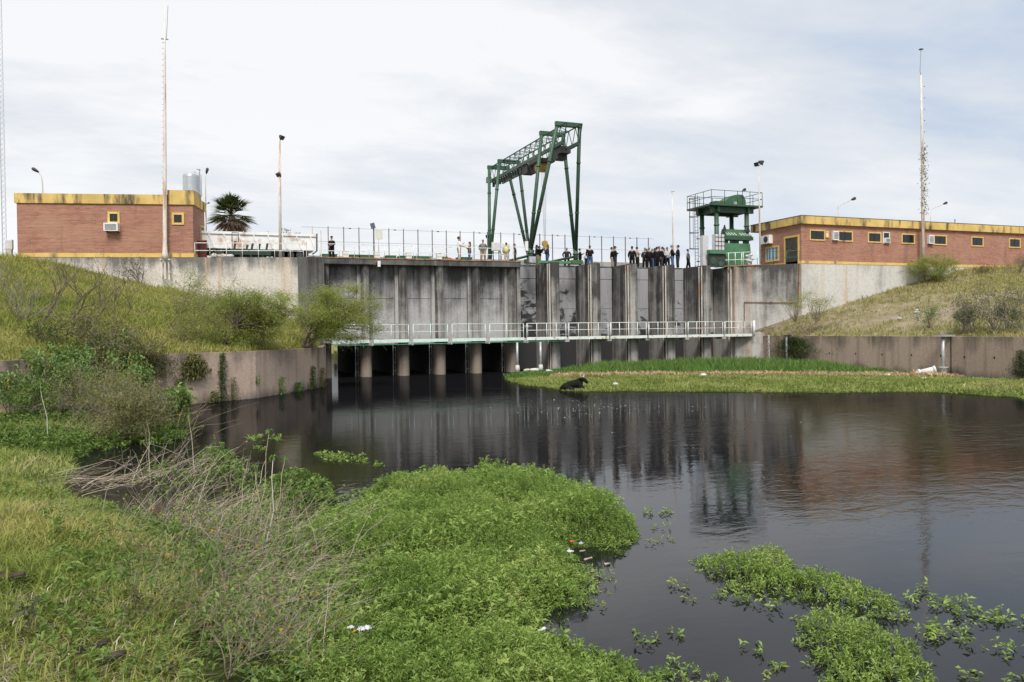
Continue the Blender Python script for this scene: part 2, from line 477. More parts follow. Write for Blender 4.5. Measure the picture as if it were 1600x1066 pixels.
class MB:
    def __init__(s):
        s.v = []; s.f = []; s.sm = []

    def add(s, vs, fs, smooth=False):
        b = len(s.v)
        s.v += [tuple(map(float, p)) for p in vs]
        s.f += [tuple(b + i for i in f) for f in fs]
        s.sm += [smooth] * len(fs)
        return s

    def box(s, x0, x1, y0, y1, z0, z1):
        return s.add([(x0, y0, z0), (x1, y0, z0), (x1, y1, z0), (x0, y1, z0), (x0, y0, z1), (x1, y0, z1), (x1, y1, z1), (x0, y1, z1)],
                     [(0, 3, 2, 1), (4, 5, 6, 7), (0, 1, 5, 4), (1, 2, 6, 5), (2, 3, 7, 6), (3, 0, 4, 7)])

    def obox(s, c, ax, ay, sx, sy, sz, az=(0, 0, 1)):
        """oriented box: centre c, unit axes"""
        c = np.array(c, float); ax = np.array(ax, float); ay = np.array(ay, float); az = np.array(az, float)
        vs = [c + ax * sx / 2 * i + ay * sy / 2 * j + az * sz / 2 * k for k in (-1, 1) for i, j in ((-1, -1), (1, -1), (1, 1), (-1, 1))]
        return s.add(vs, [(0, 3, 2, 1), (4, 5, 6, 7), (0, 1, 5, 4), (1, 2, 6, 5), (2, 3, 7, 6), (3, 0, 4, 7)])

    def bar(s, a, b, w, h=None):
        """square bar from a to b"""
        a = np.array(a, float); b = np.array(b, float); h = h or w
        d = b - a; ln = np.linalg.norm(d); d = d / ln
        up = np.array([0, 0, 1.]) if abs(d[2]) < .95 else np.array([0, 1., 0])
        sx = np.cross(d, up); sx /= np.linalg.norm(sx); sz = np.cross(sx, d)
        return s.obox((a + b) / 2, d, sx, ln, w, h, sz)

    def tube(s, pts, rad, n=8, caps=True):
        pts = np.array(pts, float); k = len(pts)
        rad = np.full(k, rad) if np.isscalar(rad) else np.array(rad, float)
        tg = np.gradient(pts, axis=0); tg /= np.linalg.norm(tg, axis=1)[:, None] + 1e-9
        ref = np.array([0, 0, 1.]) if abs(tg[0][2]) < .9 else np.array([1., 0, 0])
        vs = []
        for i in range(k):
            a = np.cross(tg[i], ref); a /= np.linalg.norm(a) + 1e-9; bb = np.cross(a, tg[i])
            for j in range(n):
                t = 2 * pi * j / n
                vs.append(pts[i] + rad[i] * (a * cos(t) + bb * sin(t)))
        fs = [(i * n + j, (i + 1) * n + j, (i + 1) * n + (j + 1) % n, i * n + (j + 1) % n) for i in range(k - 1) for j in range(n)]
        s.add(vs, fs, n > 4)
        if caps:
            b = len(s.v) - k * n
            s.f += [tuple(b + j for j in range(n)), tuple(b + (k - 1) * n + j for j in reversed(range(n)))]; s.sm += [False] * 2
        return s

    def prism(s, poly, z0, z1):
        n = len(poly)
        return s.add([(p[0], p[1], z0) for p in poly] + [(p[0], p[1], z1) for p in poly],
                     [tuple(reversed(range(n))), tuple(range(n, 2 * n))] + [(i, (i + 1) % n, n + (i + 1) % n, n + i) for i in range(n)])

    def ball(s, c, r, nu=10, nv=7):
        c = np.array(c, float); r = np.array(r if hasattr(r, '__len__') else (r, r, r), float)
        vs = [c + r * np.array([0, 0, 1])]
        for i in range(1, nv):
            t = pi * i / nv
            for j in range(nu):
                vs.append(c + r * np.array([sin(t) * cos(2 * pi * j / nu), sin(t) * sin(2 * pi * j / nu), cos(t)]))
        vs.append(c - r * np.array([0, 0, 1]))
        fs = [(0, 1 + j, 1 + (j + 1) % nu) for j in range(nu)]
        for i in range(nv - 2):
            for j in range(nu):
                fs.append((1 + i * nu + j, 1 + (i + 1) * nu + j, 1 + (i + 1) * nu + (j + 1) % nu, 1 + i * nu + (j + 1) % nu))
        e = len(vs) - 1
        fs += [(e, 1 + (nv - 2) * nu + (j + 1) % nu, 1 + (nv - 2) * nu + j) for j in range(nu)]
        return s.add(vs, fs, True)

    def build(s, name, mat, parent=None):
        off = Vector((0, 0, 0))
        p = parent
        while p is not None:
            off += p.location if p.rotation_euler.z == 0 else Vector((0, 0, 0))
            p = p.parent
        me = bpy.data.meshes.new(name)
        me.from_pydata([(x - off.x, y - off.y, z - off.z) for x, y, z in s.v], [], s.f)
        me.polygons.foreach_set('use_smooth', s.sm)
        me.materials.append(MATS[mat])
        me.update()
        return link(bpy.data.objects.new(name, me), parent)


def trimesh(name, V, T, mat, parent=None, tint=None):
    """fast mesh from numpy vertices and triangles, with an optional per-vertex tint"""
    me = bpy.data.meshes.new(name)
    V = np.asarray(V, np.float32); T = np.asarray(T, np.int32)
    if parent is not None: V = V - np.array(parent.location, np.float32)
    me.vertices.add(len(V)); me.vertices.foreach_set('co', V.ravel())
    me.loops.add(T.size); me.loops.foreach_set('vertex_index', T.ravel())
    me.polygons.add(len(T)); me.polygons.foreach_set('loop_start', np.arange(0, T.size, 3, dtype=np.int32))
    me.update(calc_edges=True)
    if tint is not None:
        a = me.attributes.new('tint', 'FLOAT', 'POINT'); a.data.foreach_set('value', np.asarray(tint, np.float32))
    me.materials.append(MATS[mat])
    return link(bpy.data.objects.new(name, me), parent)


def unit(a):
    return a / (np.linalg.norm(a, axis=-1, keepdims=True) + 1e-9)


def leaf_geo(P, D, Ln, W, droop=.15, tint=None):
    """folded diamond leaves: 4 vertices, 2 triangles each"""
    n = len(P)
    R = unit(RNG.normal(size=(n, 3)) * .6 + np.array([0, 0, 1.]))
    S = unit(np.cross(D, R)); U = np.cross(S, D)
    Ln = np.broadcast_to(Ln, n)[:, None]; W = np.broadcast_to(W, n)[:, None]
    mid = P + D * Ln * .45
    V = np.stack([P, mid + S * W / 2 + U * W * .18, P + D * Ln - np.array([0, 0, 1.]) * Ln * droop, mid - S * W / 2 + U * W * .18], 1)
    i = (np.arange(n) * 4)[:, None]
    T = np.stack([i + np.array([0, 1, 2]), i + np.array([0, 2, 3])], 1).reshape(-1, 3)
    t = RNG.random(n) if tint is None else tint
    return V.reshape(-1, 3), T, np.repeat(t, 4)


def blade_geo(P, D, Ln, W, droop=.3, tint=None):
    """grass blades: 5 vertices, 3 triangles"""
    n = len(P)
    Ln = np.broadcast_to(Ln, n)[:, None]; W = np.broadcast_to(W, n)[:, None]
    a = RNG.random(n) * 2 * pi
    S = np.stack([np.cos(a), np.sin(a), np.zeros(n)], 1)
    H = D.copy(); H[:, 2] = 0
    mid = P + D * Ln * .55
    tip = P + D * Ln + H * Ln * droop - np.array([0, 0, 1.]) * Ln * droop * .5
    V = np.stack([P - S * W / 2, P + S * W / 2, mid + S * W * .38, mid - S * W * .38, tip], 1)
    i = (np.arange(n) * 5)[:, None]
    T = np.stack([i + np.array([0, 1, 2]), i + np.array([0, 2, 3]), i + np.array([3, 2, 4])], 1).reshape(-1, 3)
    t = RNG.random(n) if tint is None else tint
    return V.reshape(-1, 3), T, np.repeat(t, 5)


def cat_geo(gs):
    V, T, C, b = [], [], [], 0
    for v, t, c in gs:
        V.append(v); T.append(t + b); C.append(c); b += len(v)
    return np.concatenate(V), np.concatenate(T), np.concatenate(C)


def stalk_geo(paths, rads, tints, n=4):
    """many thin curved stalks of the same point count: paths (N,K,3), rads (N,K)"""
    paths = np.asarray(paths, float); rads = np.asarray(rads, float); Np, K, _ = paths.shape
    tg = unit(np.gradient(paths, axis=1))
    ref = np.array([.31, .17, .12]); A = unit(np.cross(tg, ref)); B = np.cross(A, tg)
    V = np.stack([paths + rads[..., None] * (A * cos(2 * pi * j / n) + B * sin(2 * pi * j / n)) for j in range(n)], 2)
    base = (np.arange(Np) * K * n)[:, None]
    q = []
    for i in range(K - 1):
        for j in range(n):
            a, b, c, d = i * n + j, (i + 1) * n + j, (i + 1) * n + (j + 1) % n, i * n + (j + 1) % n
            q += [[a, b, c], [a, c, d]]
    T = (base[:, None] + np.array(q)[None]).reshape(-1, 3)
    return V.reshape(-1, 3), T, np.repeat(np.asarray(tints, float), K * n)


def rand_up(n, spread=.5):
    d = RNG.normal(size=(n, 3)) * spread; d[:, 2] = np.abs(d[:, 2]) * .3 + 1
    return unit(d)


def poly_mask(poly, x, y):
    poly = np.asarray(poly, float); ins = np.zeros(np.shape(x), bool)
    j = len(poly) - 1
    for i in range(len(poly)):
        xi, yi = poly[i]; xj, yj = poly[j]
        c = ((yi > y) != (yj > y)) & (x < (xj - xi) * (y - yi) / (yj - yi + 1e-12) + xi)
        ins ^= c; j = i
    return ins


def poly_dist(poly, x, y, closed=True):
    poly = np.asarray(poly, float); d = np.full(np.shape(x), 1e9)
    n = len(poly)
    for i in range(n if closed else n - 1):
        a = poly[i]; b = poly[(i + 1) % n]; ab = b - a
        t = np.clip(((x - a[0]) * ab[0] + (y - a[1]) * ab[1]) / (ab @ ab + 1e-12), 0, 1)
        d = np.minimum(d, np.hypot(x - a[0] - t * ab[0], y - a[1] - t * ab[1]))
    return d


_G = np.random.default_rng(5).random((64, 64))


def vnoise(x, y, s=1.0):
    x = np.asarray(x) * s + 100; y = np.asarray(y) * s + 100
    xi = np.floor(x).astype(int); yi = np.floor(y).astype(int); fx = x - xi; fy = y - yi
    fx = fx * fx * (3 - 2 * fx); fy = fy * fy * (3 - 2 * fy)
    g = lambda a, b: _G[a % 64, b % 64]
    return (g(xi, yi) * (1 - fx) + g(xi + 1, yi) * fx) * (1 - fy) + (g(xi, yi + 1) * (1 - fx) + g(xi + 1, yi + 1) * fx) * fy


def fbm(x, y, s=1.0):
    return .55 * vnoise(x, y, s) + .3 * vnoise(x, y, s * 2.3) + .15 * vnoise(x, y, s * 5.1)


def grid_mesh(name, X, Y, Z, mat, mask=None):
    r, c = X.shape
    V = np.stack([X, Y, Z], -1).reshape(-1, 3)
    idx = np.arange(r * c).reshape(r, c)
    a, b, cc, d = idx[:-1, :-1].ravel(), idx[:-1, 1:].ravel(), idx[1:, 1:].ravel(), idx[1:, :-1].ravel()
    T = np.concatenate([np.stack([a, b, cc], 1), np.stack([a, cc, d], 1)])
    if mask is not None:
        T = T[mask.ravel()[T].any(1)]
    o = trimesh(name, V, T, mat)
    o.data.polygons.foreach_set('use_smooth', np.ones(len(T), bool))
    return o


# ------------------------------------------------------------------ setting: bed, water, far levee
DECK = 9.05
g = MB(); g.add([(-3000, -3000, -1.6), (3000, -3000, -1.6), (3000, 3000, -1.6), (-3000, 3000, -1.6)], [(0, 1, 2, 3)])
tag(g.build('ground', 'earth'), kind='structure')
g = MB(); g.add([(-40, -30, 0), (160, -30, 0), (160, 150, 0), (-40, 150, 0)], [(0, 1, 2, 3)])
tag(g.build('water', 'water'), kind='structure')
xs = np.linspace(-260, 360, 160); ys = np.linspace(128, 230, 30)
X, Y = np.meshgrid(xs, ys)
Z = np.clip((Y - 130) * .16, -.6, 3.0) + fbm(X, Y, .15) * .8 - .3
tag(grid_mesh('far_levee', X, Y, Z, 'bank_green'), kind='structure')

# ------------------------------------------------------------------ the sluice dam
dam = thing('sluice_dam', 'long stained concrete sluice dam with piers, grey gates and dark openings over the black water', 'dam', (8, 60, 0))
PL = [8.2, 11.25, 14.2, 17.15, 20.2, 23.35]      # piers of the closed section
PR = [27.1, 30.95, 34.6, 38.4, 42.2]             # piers between the open gates
YB = 72.3


def pier_outline(x, w, y0, y1, nose=.38):
    pts = [(x + w / 2, y1), (x - w / 2, y1)]
    for k in range(9):
        t = pi + pi * k / 8
        pts.append((x + cos(t) * w / 2, y0 + nose + sin(t) * nose))
    return pts


for x in PL:
    m = MB(); m.prism(pier_outline(x, .66, 60.0, 61.4), 2.84, 8.62)
    p = m.build('pier', 'concrete_pier', dam)
    m = MB(); m.prism(pier_outline(x, .82, 59.9, 61.0, .45), -1.5, 2.6); m.build('pier_foot', 'concrete_pier_foot', p)
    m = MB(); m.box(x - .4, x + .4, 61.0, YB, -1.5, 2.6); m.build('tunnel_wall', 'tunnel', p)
    m = MB(); m.box(x - .60, x - .335, 60.55, 61.0, 2.5, 8.62); m.build('side_strip', 'concrete_strip', p)  # added strip, its pale colour stands for the pier's brighter left side
for i in range(5):
    a, b = PL[i], PL[i + 1]
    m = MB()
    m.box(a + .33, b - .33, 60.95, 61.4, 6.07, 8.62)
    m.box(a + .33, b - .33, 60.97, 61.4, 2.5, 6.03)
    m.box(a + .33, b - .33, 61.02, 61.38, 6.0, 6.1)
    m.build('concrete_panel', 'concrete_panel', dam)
    m = MB(); x = b - .72
    m.bar((x, 61.0, 2.5), (x, 61.0, -1), .06); m.bar((x + .2, 61.0, 2.5), (x + .2, 61.0, -1), .03)
    for z in (.35, 1.0, 1.65, 2.2): m.bar((x, 61.0, z), (x + .2, 61.0, z), .035)
    m.build('ladder', 'wire_grey', dam)
m = MB(); m.box(7.75, 23.95, 59.85, 61.6, 8.62, DECK); m.build('deck_beam', 'concrete_deck', dam)
m = MB(); m.box(7.75, 23.95, 59.80, 60.2, DECK, DECK + .055); m.build('rusted_edge_strip', 'rust_strip', dam)
for x in PR:
    x += .05; m = MB(); m.prism(pier_outline(x, .76, 59.95, YB, .16), -1.5, DECK + .05)
    p = m.build('pier', 'concrete_pier', dam)
    m = MB()
    m.box(x - .46, x - .375, 60.30, 60.40, -.6, 9.0); m.box(x - .46, x - .375, 60.68, 60.78, -.6, 9.0)
    m.build('guide_rail', 'pale_pole', p)
    m = MB(); m.box(x - .41, x - .37, 60.42, 60.66, -.6, 8.95); m.build('gate_slot', 'black_rubber', p)
GX = [23.7] + PR + [45.5]
for i in range(6):
    a = GX[i] + .43; b = GX[i + 1] - .43
    m = MB(); z = -1.0
    for z1 in (2.6, 5.3, 7.95, DECK - .05):
        m.box(a, b, 63.2 + (.03 if z1 < 8 else 0), 63.6, z, z1 - .03); z = z1
    gt = m.build('sluice_gate', 'gate_grey', dam)
    m = MB(); m.box(a, b, 63.4, 63.75, 9.02, 9.12); m.build('lifting_beam', 'concrete_deck', gt)
# end pier of the right section, deck behind, tunnel walls
m = MB(); m.prism([(23.95, 60.0), (23.95, 72.3), (23.68, 72.3), (23.68, 60.0)], 2.84, 8.62); m.build('pier', 'concrete_pier', dam)
m = MB(); m.prism([(45.2, 60.05), (46.4, 59.6), (47.5, 72.3), (45.2, 72.3)], -1.5, DECK + .02); p = m.build('pier', 'concrete_wing', dam)
m = MB()
for y in (60.45, 60.8): m.box(45.08, 45.19, y, y + .1, -.6, 9.05)
m.build('guide_rail', 'pale_pole', p)
m = MB(); m.box(7.75, 23.7, 61.62, YB, 8.4, DECK - .01); m.box(7.75, 23.7, 61.4, YB - .01, 2.5, 3.0)
m.build('deck_slab', 'concrete_slab', dam)
m = MB(); m.box(23.7, 46.5, 63.8, YB, 8.2, DECK - .02); m.build('deck_slab', 'concrete_slab', dam)
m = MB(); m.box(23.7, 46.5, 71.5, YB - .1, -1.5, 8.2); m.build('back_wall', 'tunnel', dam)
m = MB(); m.box(6.15, 7.98, 59.0, YB, -1.5, 9.0); m.build('abutment', 'concrete_deck', dam)

# service walkway along the foot of the gates
walk = thing('service_walkway', 'long narrow concrete walkway with pale pipe railings across the foot of the dam', 'walkway', (8, 59, 2.6))
JX = [8.25, 11.38, 14.43, 17.54, 20.66, 23.94, 27.65, 31.58, 35.29, 39.29, 43.18, 46.3]
m = MB(); m.box(7.9, 46.3, 58.95, 60.35, 2.66, 2.80); m.build('slab', 'concrete_slab', walk)
for x in JX[1:-1]:
    m = MB(); m.box(x - .2, x + .2, 58.9, 59.9, 2.42, 2.66); m.build('bracket', 'concrete_slab', walk)
for i in range(11):
    a, b = JX[i] + (.2 if i < 5 else .12), JX[i + 1] - (.18 if i < 5 else .10)
    left = i < 5
    m = MB(); nn = 3 if left else 5
    for k in range(nn):
        x = a + (b - a) * k / (nn - 1)
        m.tube([(x, 58.97, 2.66), (x, 58.97, 3.98)], .032, 6)
    m.tube([(a, 58.97, 3.98), (b, 58.97, 3.98)], .032, 6); m.tube([(a, 58.97, 3.42), (b, 58.97, 3.42)], .026, 6)
    if not left: m.tube([(a + .08, 58.97, 2.9), (a + .08, 58.97, 3.95)], .02, 6)
    r = m.build('railing', 'pale_green_paint' if left else 'rail_white', walk)
    m = MB(); m.box(a - .03, b + .03, 58.88, 58.93, 2.62, 2.86); m.build('toe_board', 'pale_green_paint' if left else 'rail_white', r)

# green pipe hung under the walkway with two posts
pipe = thing('green_pipe', 'thin green pipe hung below the walkway edge', 'pipe', (10, 58.7, 2.45))
m = MB(); m.tube([(8.6, 58.7, 2.46), (27.3, 58.7, 2.50)], .028, 7); m.build('pipe_run', 'green_pipe', pipe)
for x in (11.4, 14.5, 17.6, 20.7, 24.0):
    m = MB(); m.box(x - .04, x + .04, 58.64, 58.95, 2.40, 2.58); m.build('clamp', 'galvanised', pipe)
for px, yb, lab in ((845, 579, 'grey steel post standing free on the grassy shore, holding the green pipe'), (808.5, 574, 'grey steel post beside the last round pier, holding the green pipe')):
    b = atY(px, yb, 58.7)
    t = thing('pipe_post', lab, 'post', (b[0], 58.7, .3))
    m = MB(); m.tube([(b[0], 58.7, .3), (b[0], 58.7, 2.45)], .10, 8); m.build('shaft', 'galvanised', t)
    m = MB(); m.tube([(b[0], 58.7, .1), (b[0], 58.7, .62)], [.22, .17], 8); m.build('footing', 'concrete_pale', t)

# ------------------------------------------------------------------ wing walls and retaining walls
LA, LB = np.array([-12.41, 63.71]), np.array([-.99, 61.12])
LD = (LB - LA) / np.linalg.norm(LB - LA); LN = np.array([-LD[1], LD[0]])


def wall(name, label, pts, z0, z1, th, mat, cap=None):
    """wall along a polyline, thickness grown away from the camera side (to the left of travel)"""
    t = thing(name, label, 'wall', (pts[0][0], pts[0][1], z0))
    pts = [np.array(p, float) for p in pts]; offs = []
    for i, p in enumerate(pts):
        d = pts[min(i + 1, len(pts) - 1)] - pts[max(i - 1, 0)]; d /= np.linalg.norm(d)
        offs.append(p + th * np.array([-d[1], d[0]]))
    m = MB(); m.prism(pts + offs[::-1], z0, z1); m.build('body', mat, t)
    return t


Lend = LA + LD * 20.5          # meets the dam
wall('left_wing_wall', 'light concrete retaining wall with a dark stained top under the left brick building', [LA - LD * 24, Lend], -1.5, 9.0, .8, 'concrete_light')
wl = wall('right_wing_wall', 'dark streaked concrete wing wall between the last gate and the right brick building', [(45.45, 60.0), (49.63, 56.31)], -1.5, 9.1, .7, 'concrete_wing')
wall('building_plinth', 'pale concrete plinth wall under the long right brick building', [(49.63, 56.29), (105, 56.29)], -1.5, 9.12, .7, 'concrete_pale')

ZL, ZR = 2.5, 2.65
pl0 = atZ(0, 564, ZL)[:2]; pl1 = atZ(252, 554, ZL)[:2]; pl2 = atZ(399, 549, ZL)[:2]; pl3 = np.array([6.6, 50.6]); pl4 = np.array([8.1, 59.6])
dl = (pl1 - pl0) / np.linalg.norm(pl1 - pl0)
LW = [pl0 - dl * 24, pl0, pl1, pl2, pl3, pl4]
lw = wall('left_channel_wall', 'brown concrete channel wall with dark drips on the left side of the water', LW, -1.5, ZL, .5, 'concrete_brown')
RW = [np.array(p) for p in ((47.15, 59.2), (46.99, 53.6), (46.42, 38.6), (45.12, 32.5), (42.9, 20.0), (41.6, 12.0))]
rw = wall('right_channel_wall', 'brown concrete channel wall with a row of weep holes on the right side', RW, -1.5, ZR, .5, 'concrete_brown')
for px, py in ((1296, 552), (1337, 553), (1378, 554), (1424, 555), (1470, 556), (1507, 558), (1554, 559)):
    q = atX(px, py, 46.4)
    for a, b in zip(RW[:-1], RW[1:]):
        q2 = atL(px, py, a, b)
        if min(a[1], b[1]) <= q2[1] <= max(a[1], b[1]): q = q2
    m = MB(); m.tube([(q[0] - .012, q[1], q[2]), (q[0] + .1, q[1], q[2])], .07, 8); m.build('weep_hole', 'black_rubber', rw)
m = MB(); q = atL(1486, 540, RW[2], RW[3]); m.box(q[0] - .02, q[0] + .1, q[1] - .03, q[1] + .03, -.5, ZR - .01); m.build('joint', 'black_rubber', rw)
m = MB()
for q in RW[:-1]: pass

# ------------------------------------------------------------------ left brick building
LZ0, LZ1 = 9.0, 13.46
Lr = atL(302.5, 390, LA, LB)[:2]; Ll = atL(27.5, 390, LA, LB)[:2]
lb = thing('brick_building', 'small flat-roofed brick building with yellow parapet and water tank on its roof', 'building', (*Ll, LZ0))


def P2(base, d, n, u, v): return base + d * u + n * v


LWID = np.linalg.norm(Lr - Ll); LDEP = 3.4


def fbox(m, base, d, n, u0, u1, v0, v1, z0, z1):
    c = base + d * (u0 + u1) / 2 + n * (v0 + v1) / 2
    return m.obox((c[0], c[1], (z0 + z1) / 2), (*d, 0), (*n, 0), u1 - u0, v1 - v0, z1 - z0)


m = MB(); fbox(m, Ll, LD, LN, 0, LWID, 0, LDEP, 9.28, 12.78); m.build('wall', 'brick', lb)
m = MB(); fbox(m, Ll, LD, LN, -.03, LWID + .03, -.03, LDEP + .03, 8.99, 9.28); m.build('base_band', 'yellow_trim', lb)
m = MB()
uR = np.dot(atL(262, 298, LA, LB)[:2] - Ll, LD)
fbox(m, Ll, LD, LN, -.12, uR, -.10, .2, 12.78, 13.46)
fbox(m, Ll, LD, LN, uR + .002, LWID + .12, -.11, .2, 12.77, 13.80)
fbox(m, Ll, LD, LN, -.12, .2, .2, LDEP + .1, 12.78, 13.44)
fbox(m, Ll, LD, LN, LWID - .2, LWID + .12, .2, 2.0, 12.77, 13.80)
fbox(m, Ll, LD, LN, LWID - .2, LWID + .12, 2.0, LDEP + .1, 12.77, 13.44)
fbox(m, Ll, LD, LN, .2, LWID - .2, LDEP - .2, LDEP + .1, 12.78, 13.44)
m.build('parapet', 'yellow_band', lb)
m = MB(); fbox(m, Ll, LD, LN, .21, LWID - .21, .21, LDEP - .21, 12.79, 13.1); fbox(m, Ll, LD, LN, uR + .1, LWID - .22, .22, 1.95, 13.1, 13.70); m.build('roof', 'roof_felt', lb)


def fwindow(parent, base, d, n, u0, u1, z0, z1, name='window', fr=.12, glass='dark_glass', frame='yellow_trim', bars=0):
    m = MB()
    fbox(m, base, d, n, u0, u1, -.07, .03, z1 - fr, z1); fbox(m, base, d, n, u0, u1, -.07, .03, z0, z0 + fr)
    fbox(m, base, d, n, u0, u0 + fr, -.065, .03, z0 + fr, z1 - fr); fbox(m, base, d, n, u1 - fr, u1, -.065, .03, z0 + fr, z1 - fr)
    w = m.build(name, frame, parent)
    m = MB(); fbox(m, base, d, n, u0 + fr, u1 - fr, -.012, .02, z0 + fr, z1 - fr); m.build('pane', glass, w)
    if bars:
        m = MB()
        for k in range(1, bars + 1):
            uu = u0 + fr + (u1 - u0 - 2 * fr) * k / (bars + 1)
            fbox(m, base, d, n, uu - .02, uu + .02, -.04, -.013, z0 + fr, z1 - fr)
        m.build('sash_bar', 'dark_steel', w)
    return w


def Lpix(px, py):
    q = atL(px, py, LA, LB); return np.dot(q[:2] - Ll, LD), q[2]


for (x0, y0, x1, y1) in ((168, 331, 187.5, 350), (268.5, 332.5, 288, 351.5)):
    u0, z1 = Lpix(x0, y0); u1, z0 = Lpix(x1, y1)
    fwindow(lb, Ll, LD, LN, u0, u1, z0, z1, fr=.15, bars=1)
# right end: a narrow door with yellow surround
Rb = Ll + LD * LWID
m = MB(); fbox(m, Rb, LN, -LD, 2.0, 3.1, -.06, .03, 9.2, 11.6); dr = m.build('door', 'yellow_trim', lb)
m = MB(); fbox(m, Rb, LN, -LD, 2.12, 2.98, -.075, -.062, 9.2, 11.48); m.build('leaf', 'door_steel', dr)
u, z = Lpix(177, 356)


def aircon(name, label, base, d, n, u, z, w, h, dep=.55, louver=True):
    c = base + d * u
    t = thing(name, label, 'air conditioner', (c[0], c[1], z - h / 2))
    m = MB(); fbox(m, base, d, n, u - w / 2, u + w / 2, -dep, .1, z - h / 2, z + h / 2); m.build('casing', 'white_paint', t)
    if louver:
        m = MB(); fbox(m, base, d, n, u - w * .4, u + w * .4, -dep - .015, -dep, z - h * .36, z + h * .36); g_ = m.build('grille', 'galvanised', t)
        m = MB()
        for k in range(5):
            zz = z - h * .3 + h * .6 * k / 4
            fbox(m, base, d, n, u - w * .4, u + w * .4, -dep - .03, -dep - .016, zz - .012, zz + .012)
        m.build('louver', 'wire_grey', g_)
    else:
        m = MB(); cc = c - n * (dep + .01) - d * w * .15
        m.tube([(cc[0], cc[1], z), (cc[0] - n[0] * .03, cc[1] - n[1] * .03, z)], h * .36, 14); m.build('fan_grille', 'dark_steel', t)
    m = MB()
    for s in (-.35, .35): fbox(m, base, d, n, u + s * w - .03, u + s * w + .03, -dep, 0, z - h / 2 - .06, z - h / 2)
    m.build('bracket', 'dark_steel', t)
    return t


aircon('air_conditioner', 'white window air conditioner under the small window of the left brick building', Ll, LD, LN, u, z, .95, .56)
# things on and around the left building
tk = P2(Ll, LD, LN, np.dot(atL(291, 280, LA, LB)[:2] - Ll, LD), 1.3)
t = thing('water_tank', 'shiny steel water tank on the corner of the left roof', 'water tank', (tk[0], tk[1], 13.7))
m = MB(); zz = 13.72; pts = []; rr = []
for k in range(13):
    pts.append((tk[0], tk[1], zz + 1.42 * k / 12)); rr.append(.56 + .012 * (k % 2))
m.tube(pts, rr, 24); m.build('shell', 'stainless', t)
m = MB(); m.tube([(tk[0], tk[1], 15.14), (tk[0], tk[1], 15.24), (tk[0], tk[1], 15.27)], [.55, .3, .1], 20); m.build('lid', 'stainless', t)
m = MB()
for a in (.66, .72): m.tube([(tk[0] + a, tk[1], 13.6), (tk[0] + a, tk[1], 15.2), (tk[0] + .2, tk[1], 15.42)], .018, 5)
m.build('pipe', 'galvanised', t)
m = MB(); q = Rb + LN * 4.0
t = thing('antenna_pole', 'thin grey antenna pole at the side of the left brick building', 'pole', (q[0] + .1, q[1], 9.0))
ap = atL(311.5, 264, Rb + LN * 4, Rb + LN * 4 + LD)
m.tube([(ap[0], ap[1], 9.0), (ap[0], ap[1], ap[2])], .03, 6); m.build('pole', 'wire_grey', t)
m = MB(); m.bar((ap[0] - .2, ap[1], ap[2] - .05), (ap[0] + .12, ap[1], ap[2] - .1), .04); m.build('bracket', 'wire_grey', t)
# satellite dish on a thin mast
dq = atL(319, 330, Rb + LN * 5, Rb + LN * 5 + LD)
t = thing('satellite_dish', 'grey mesh satellite dish beside the left brick building', 'satellite dish', (dq[0], dq[1], 9.0))
m = MB(); m.tube([(dq[0] + .1, dq[1], 9.0), (dq[0] + .1, dq[1], dq[2])], .03, 6); m.build('mast', 'pale_pole', t)
m = MB(); c = np.array([dq[0] - .1, dq[1], dq[2] + .35]); ax = unit(np.array([.75, -.35, .5])); ux = unit(np.cross(ax, [0, 0, 1])); uy = np.cross(ux, ax)
vs = [c - ax * .12]; fs = []
for r_ in range(1, 4):
    for j in range(14):
        th = 2 * pi * j / 14; rr = .5 * r_ / 3
        vs.append(c + ux * rr * cos(th) + uy * rr * sin(th) * 1.1 + ax * (-.12 + .15 * (r_ / 3) ** 2))
for j in range(14): fs.append((0, 1 + j, 1 + (j + 1) % 14))
for r_ in range(2):
    for j in range(14): fs.append((1 + r_ * 14 + j, 1 + (r_ + 1) * 14 + j, 1 + (r_ + 1) * 14 + (j + 1) % 14, 1 + r_ * 14 + (j + 1) % 14))
m.add(vs, fs, True); m.build('dish', 'mesh_grey', t)
m = MB(); m.bar(c - ax * .1, c + ax * .55, .04); m.bar(c + ax * .5 - uy * .05, c + ax * .62, .09); m.build('feed_arm', 'dark_steel', t)

# low wall and box at the far left end
q = atL(22, 390, LA + LN * 2.5, LB + LN * 2.5)
t = thing('side_wall', 'narrow grey wall with yellow edge at the left end of the brick building', 'wall', (q[0], q[1], 9.0))
m = MB(); fbox(m, Ll, LD, LN, -.45, -.13, 1.6, 5.0, 8.9, 11.62); m.build('body', 'concrete_pale', t)
m = MB(); fbox(m, Ll, LD, LN, -.47, -.11, 1.55, 5.0, 11.62, 11.74); m.build('coping', 'roof_felt', t)
m = MB(); fbox(m, Ll, LD, LN, -.52, -.452, 1.62, 1.8, 8.9, 11.6); m.build('edge', 'yellow_trim', t)
q = atL(12.5, 380, LA + LN * 2, LB + LN * 2)
t = thing('meter_cabinet', 'small white cabinet on the ground at the far left edge', 'cabinet', (q[0], q[1], 9.4))
m = MB(); fbox(m, q[:2], LD, LN, -.24, .24, 0, .3, 9.75, 10.45); m.build('box', 'white_paint', t)
m = MB(); fbox(m, q[:2], LD, LN, -.19, .19, -.02, 0, 9.80, 10.40); m.build('door', 'mesh_grey', t)
m = MB(); fbox(m, q[:2], LD, LN, -.2, .2, .02, .28, 8.8, 9.75); m.build('plinth', 'concrete_pale', t)
q = atL(6, 380, LA + LN * 30, LB + LN * 30)
t = thing('lattice_mast', 'very tall thin pale lattice radio mast at the left edge', 'mast', (q[0], q[1], 9.0))
m = MB(); rr = .24
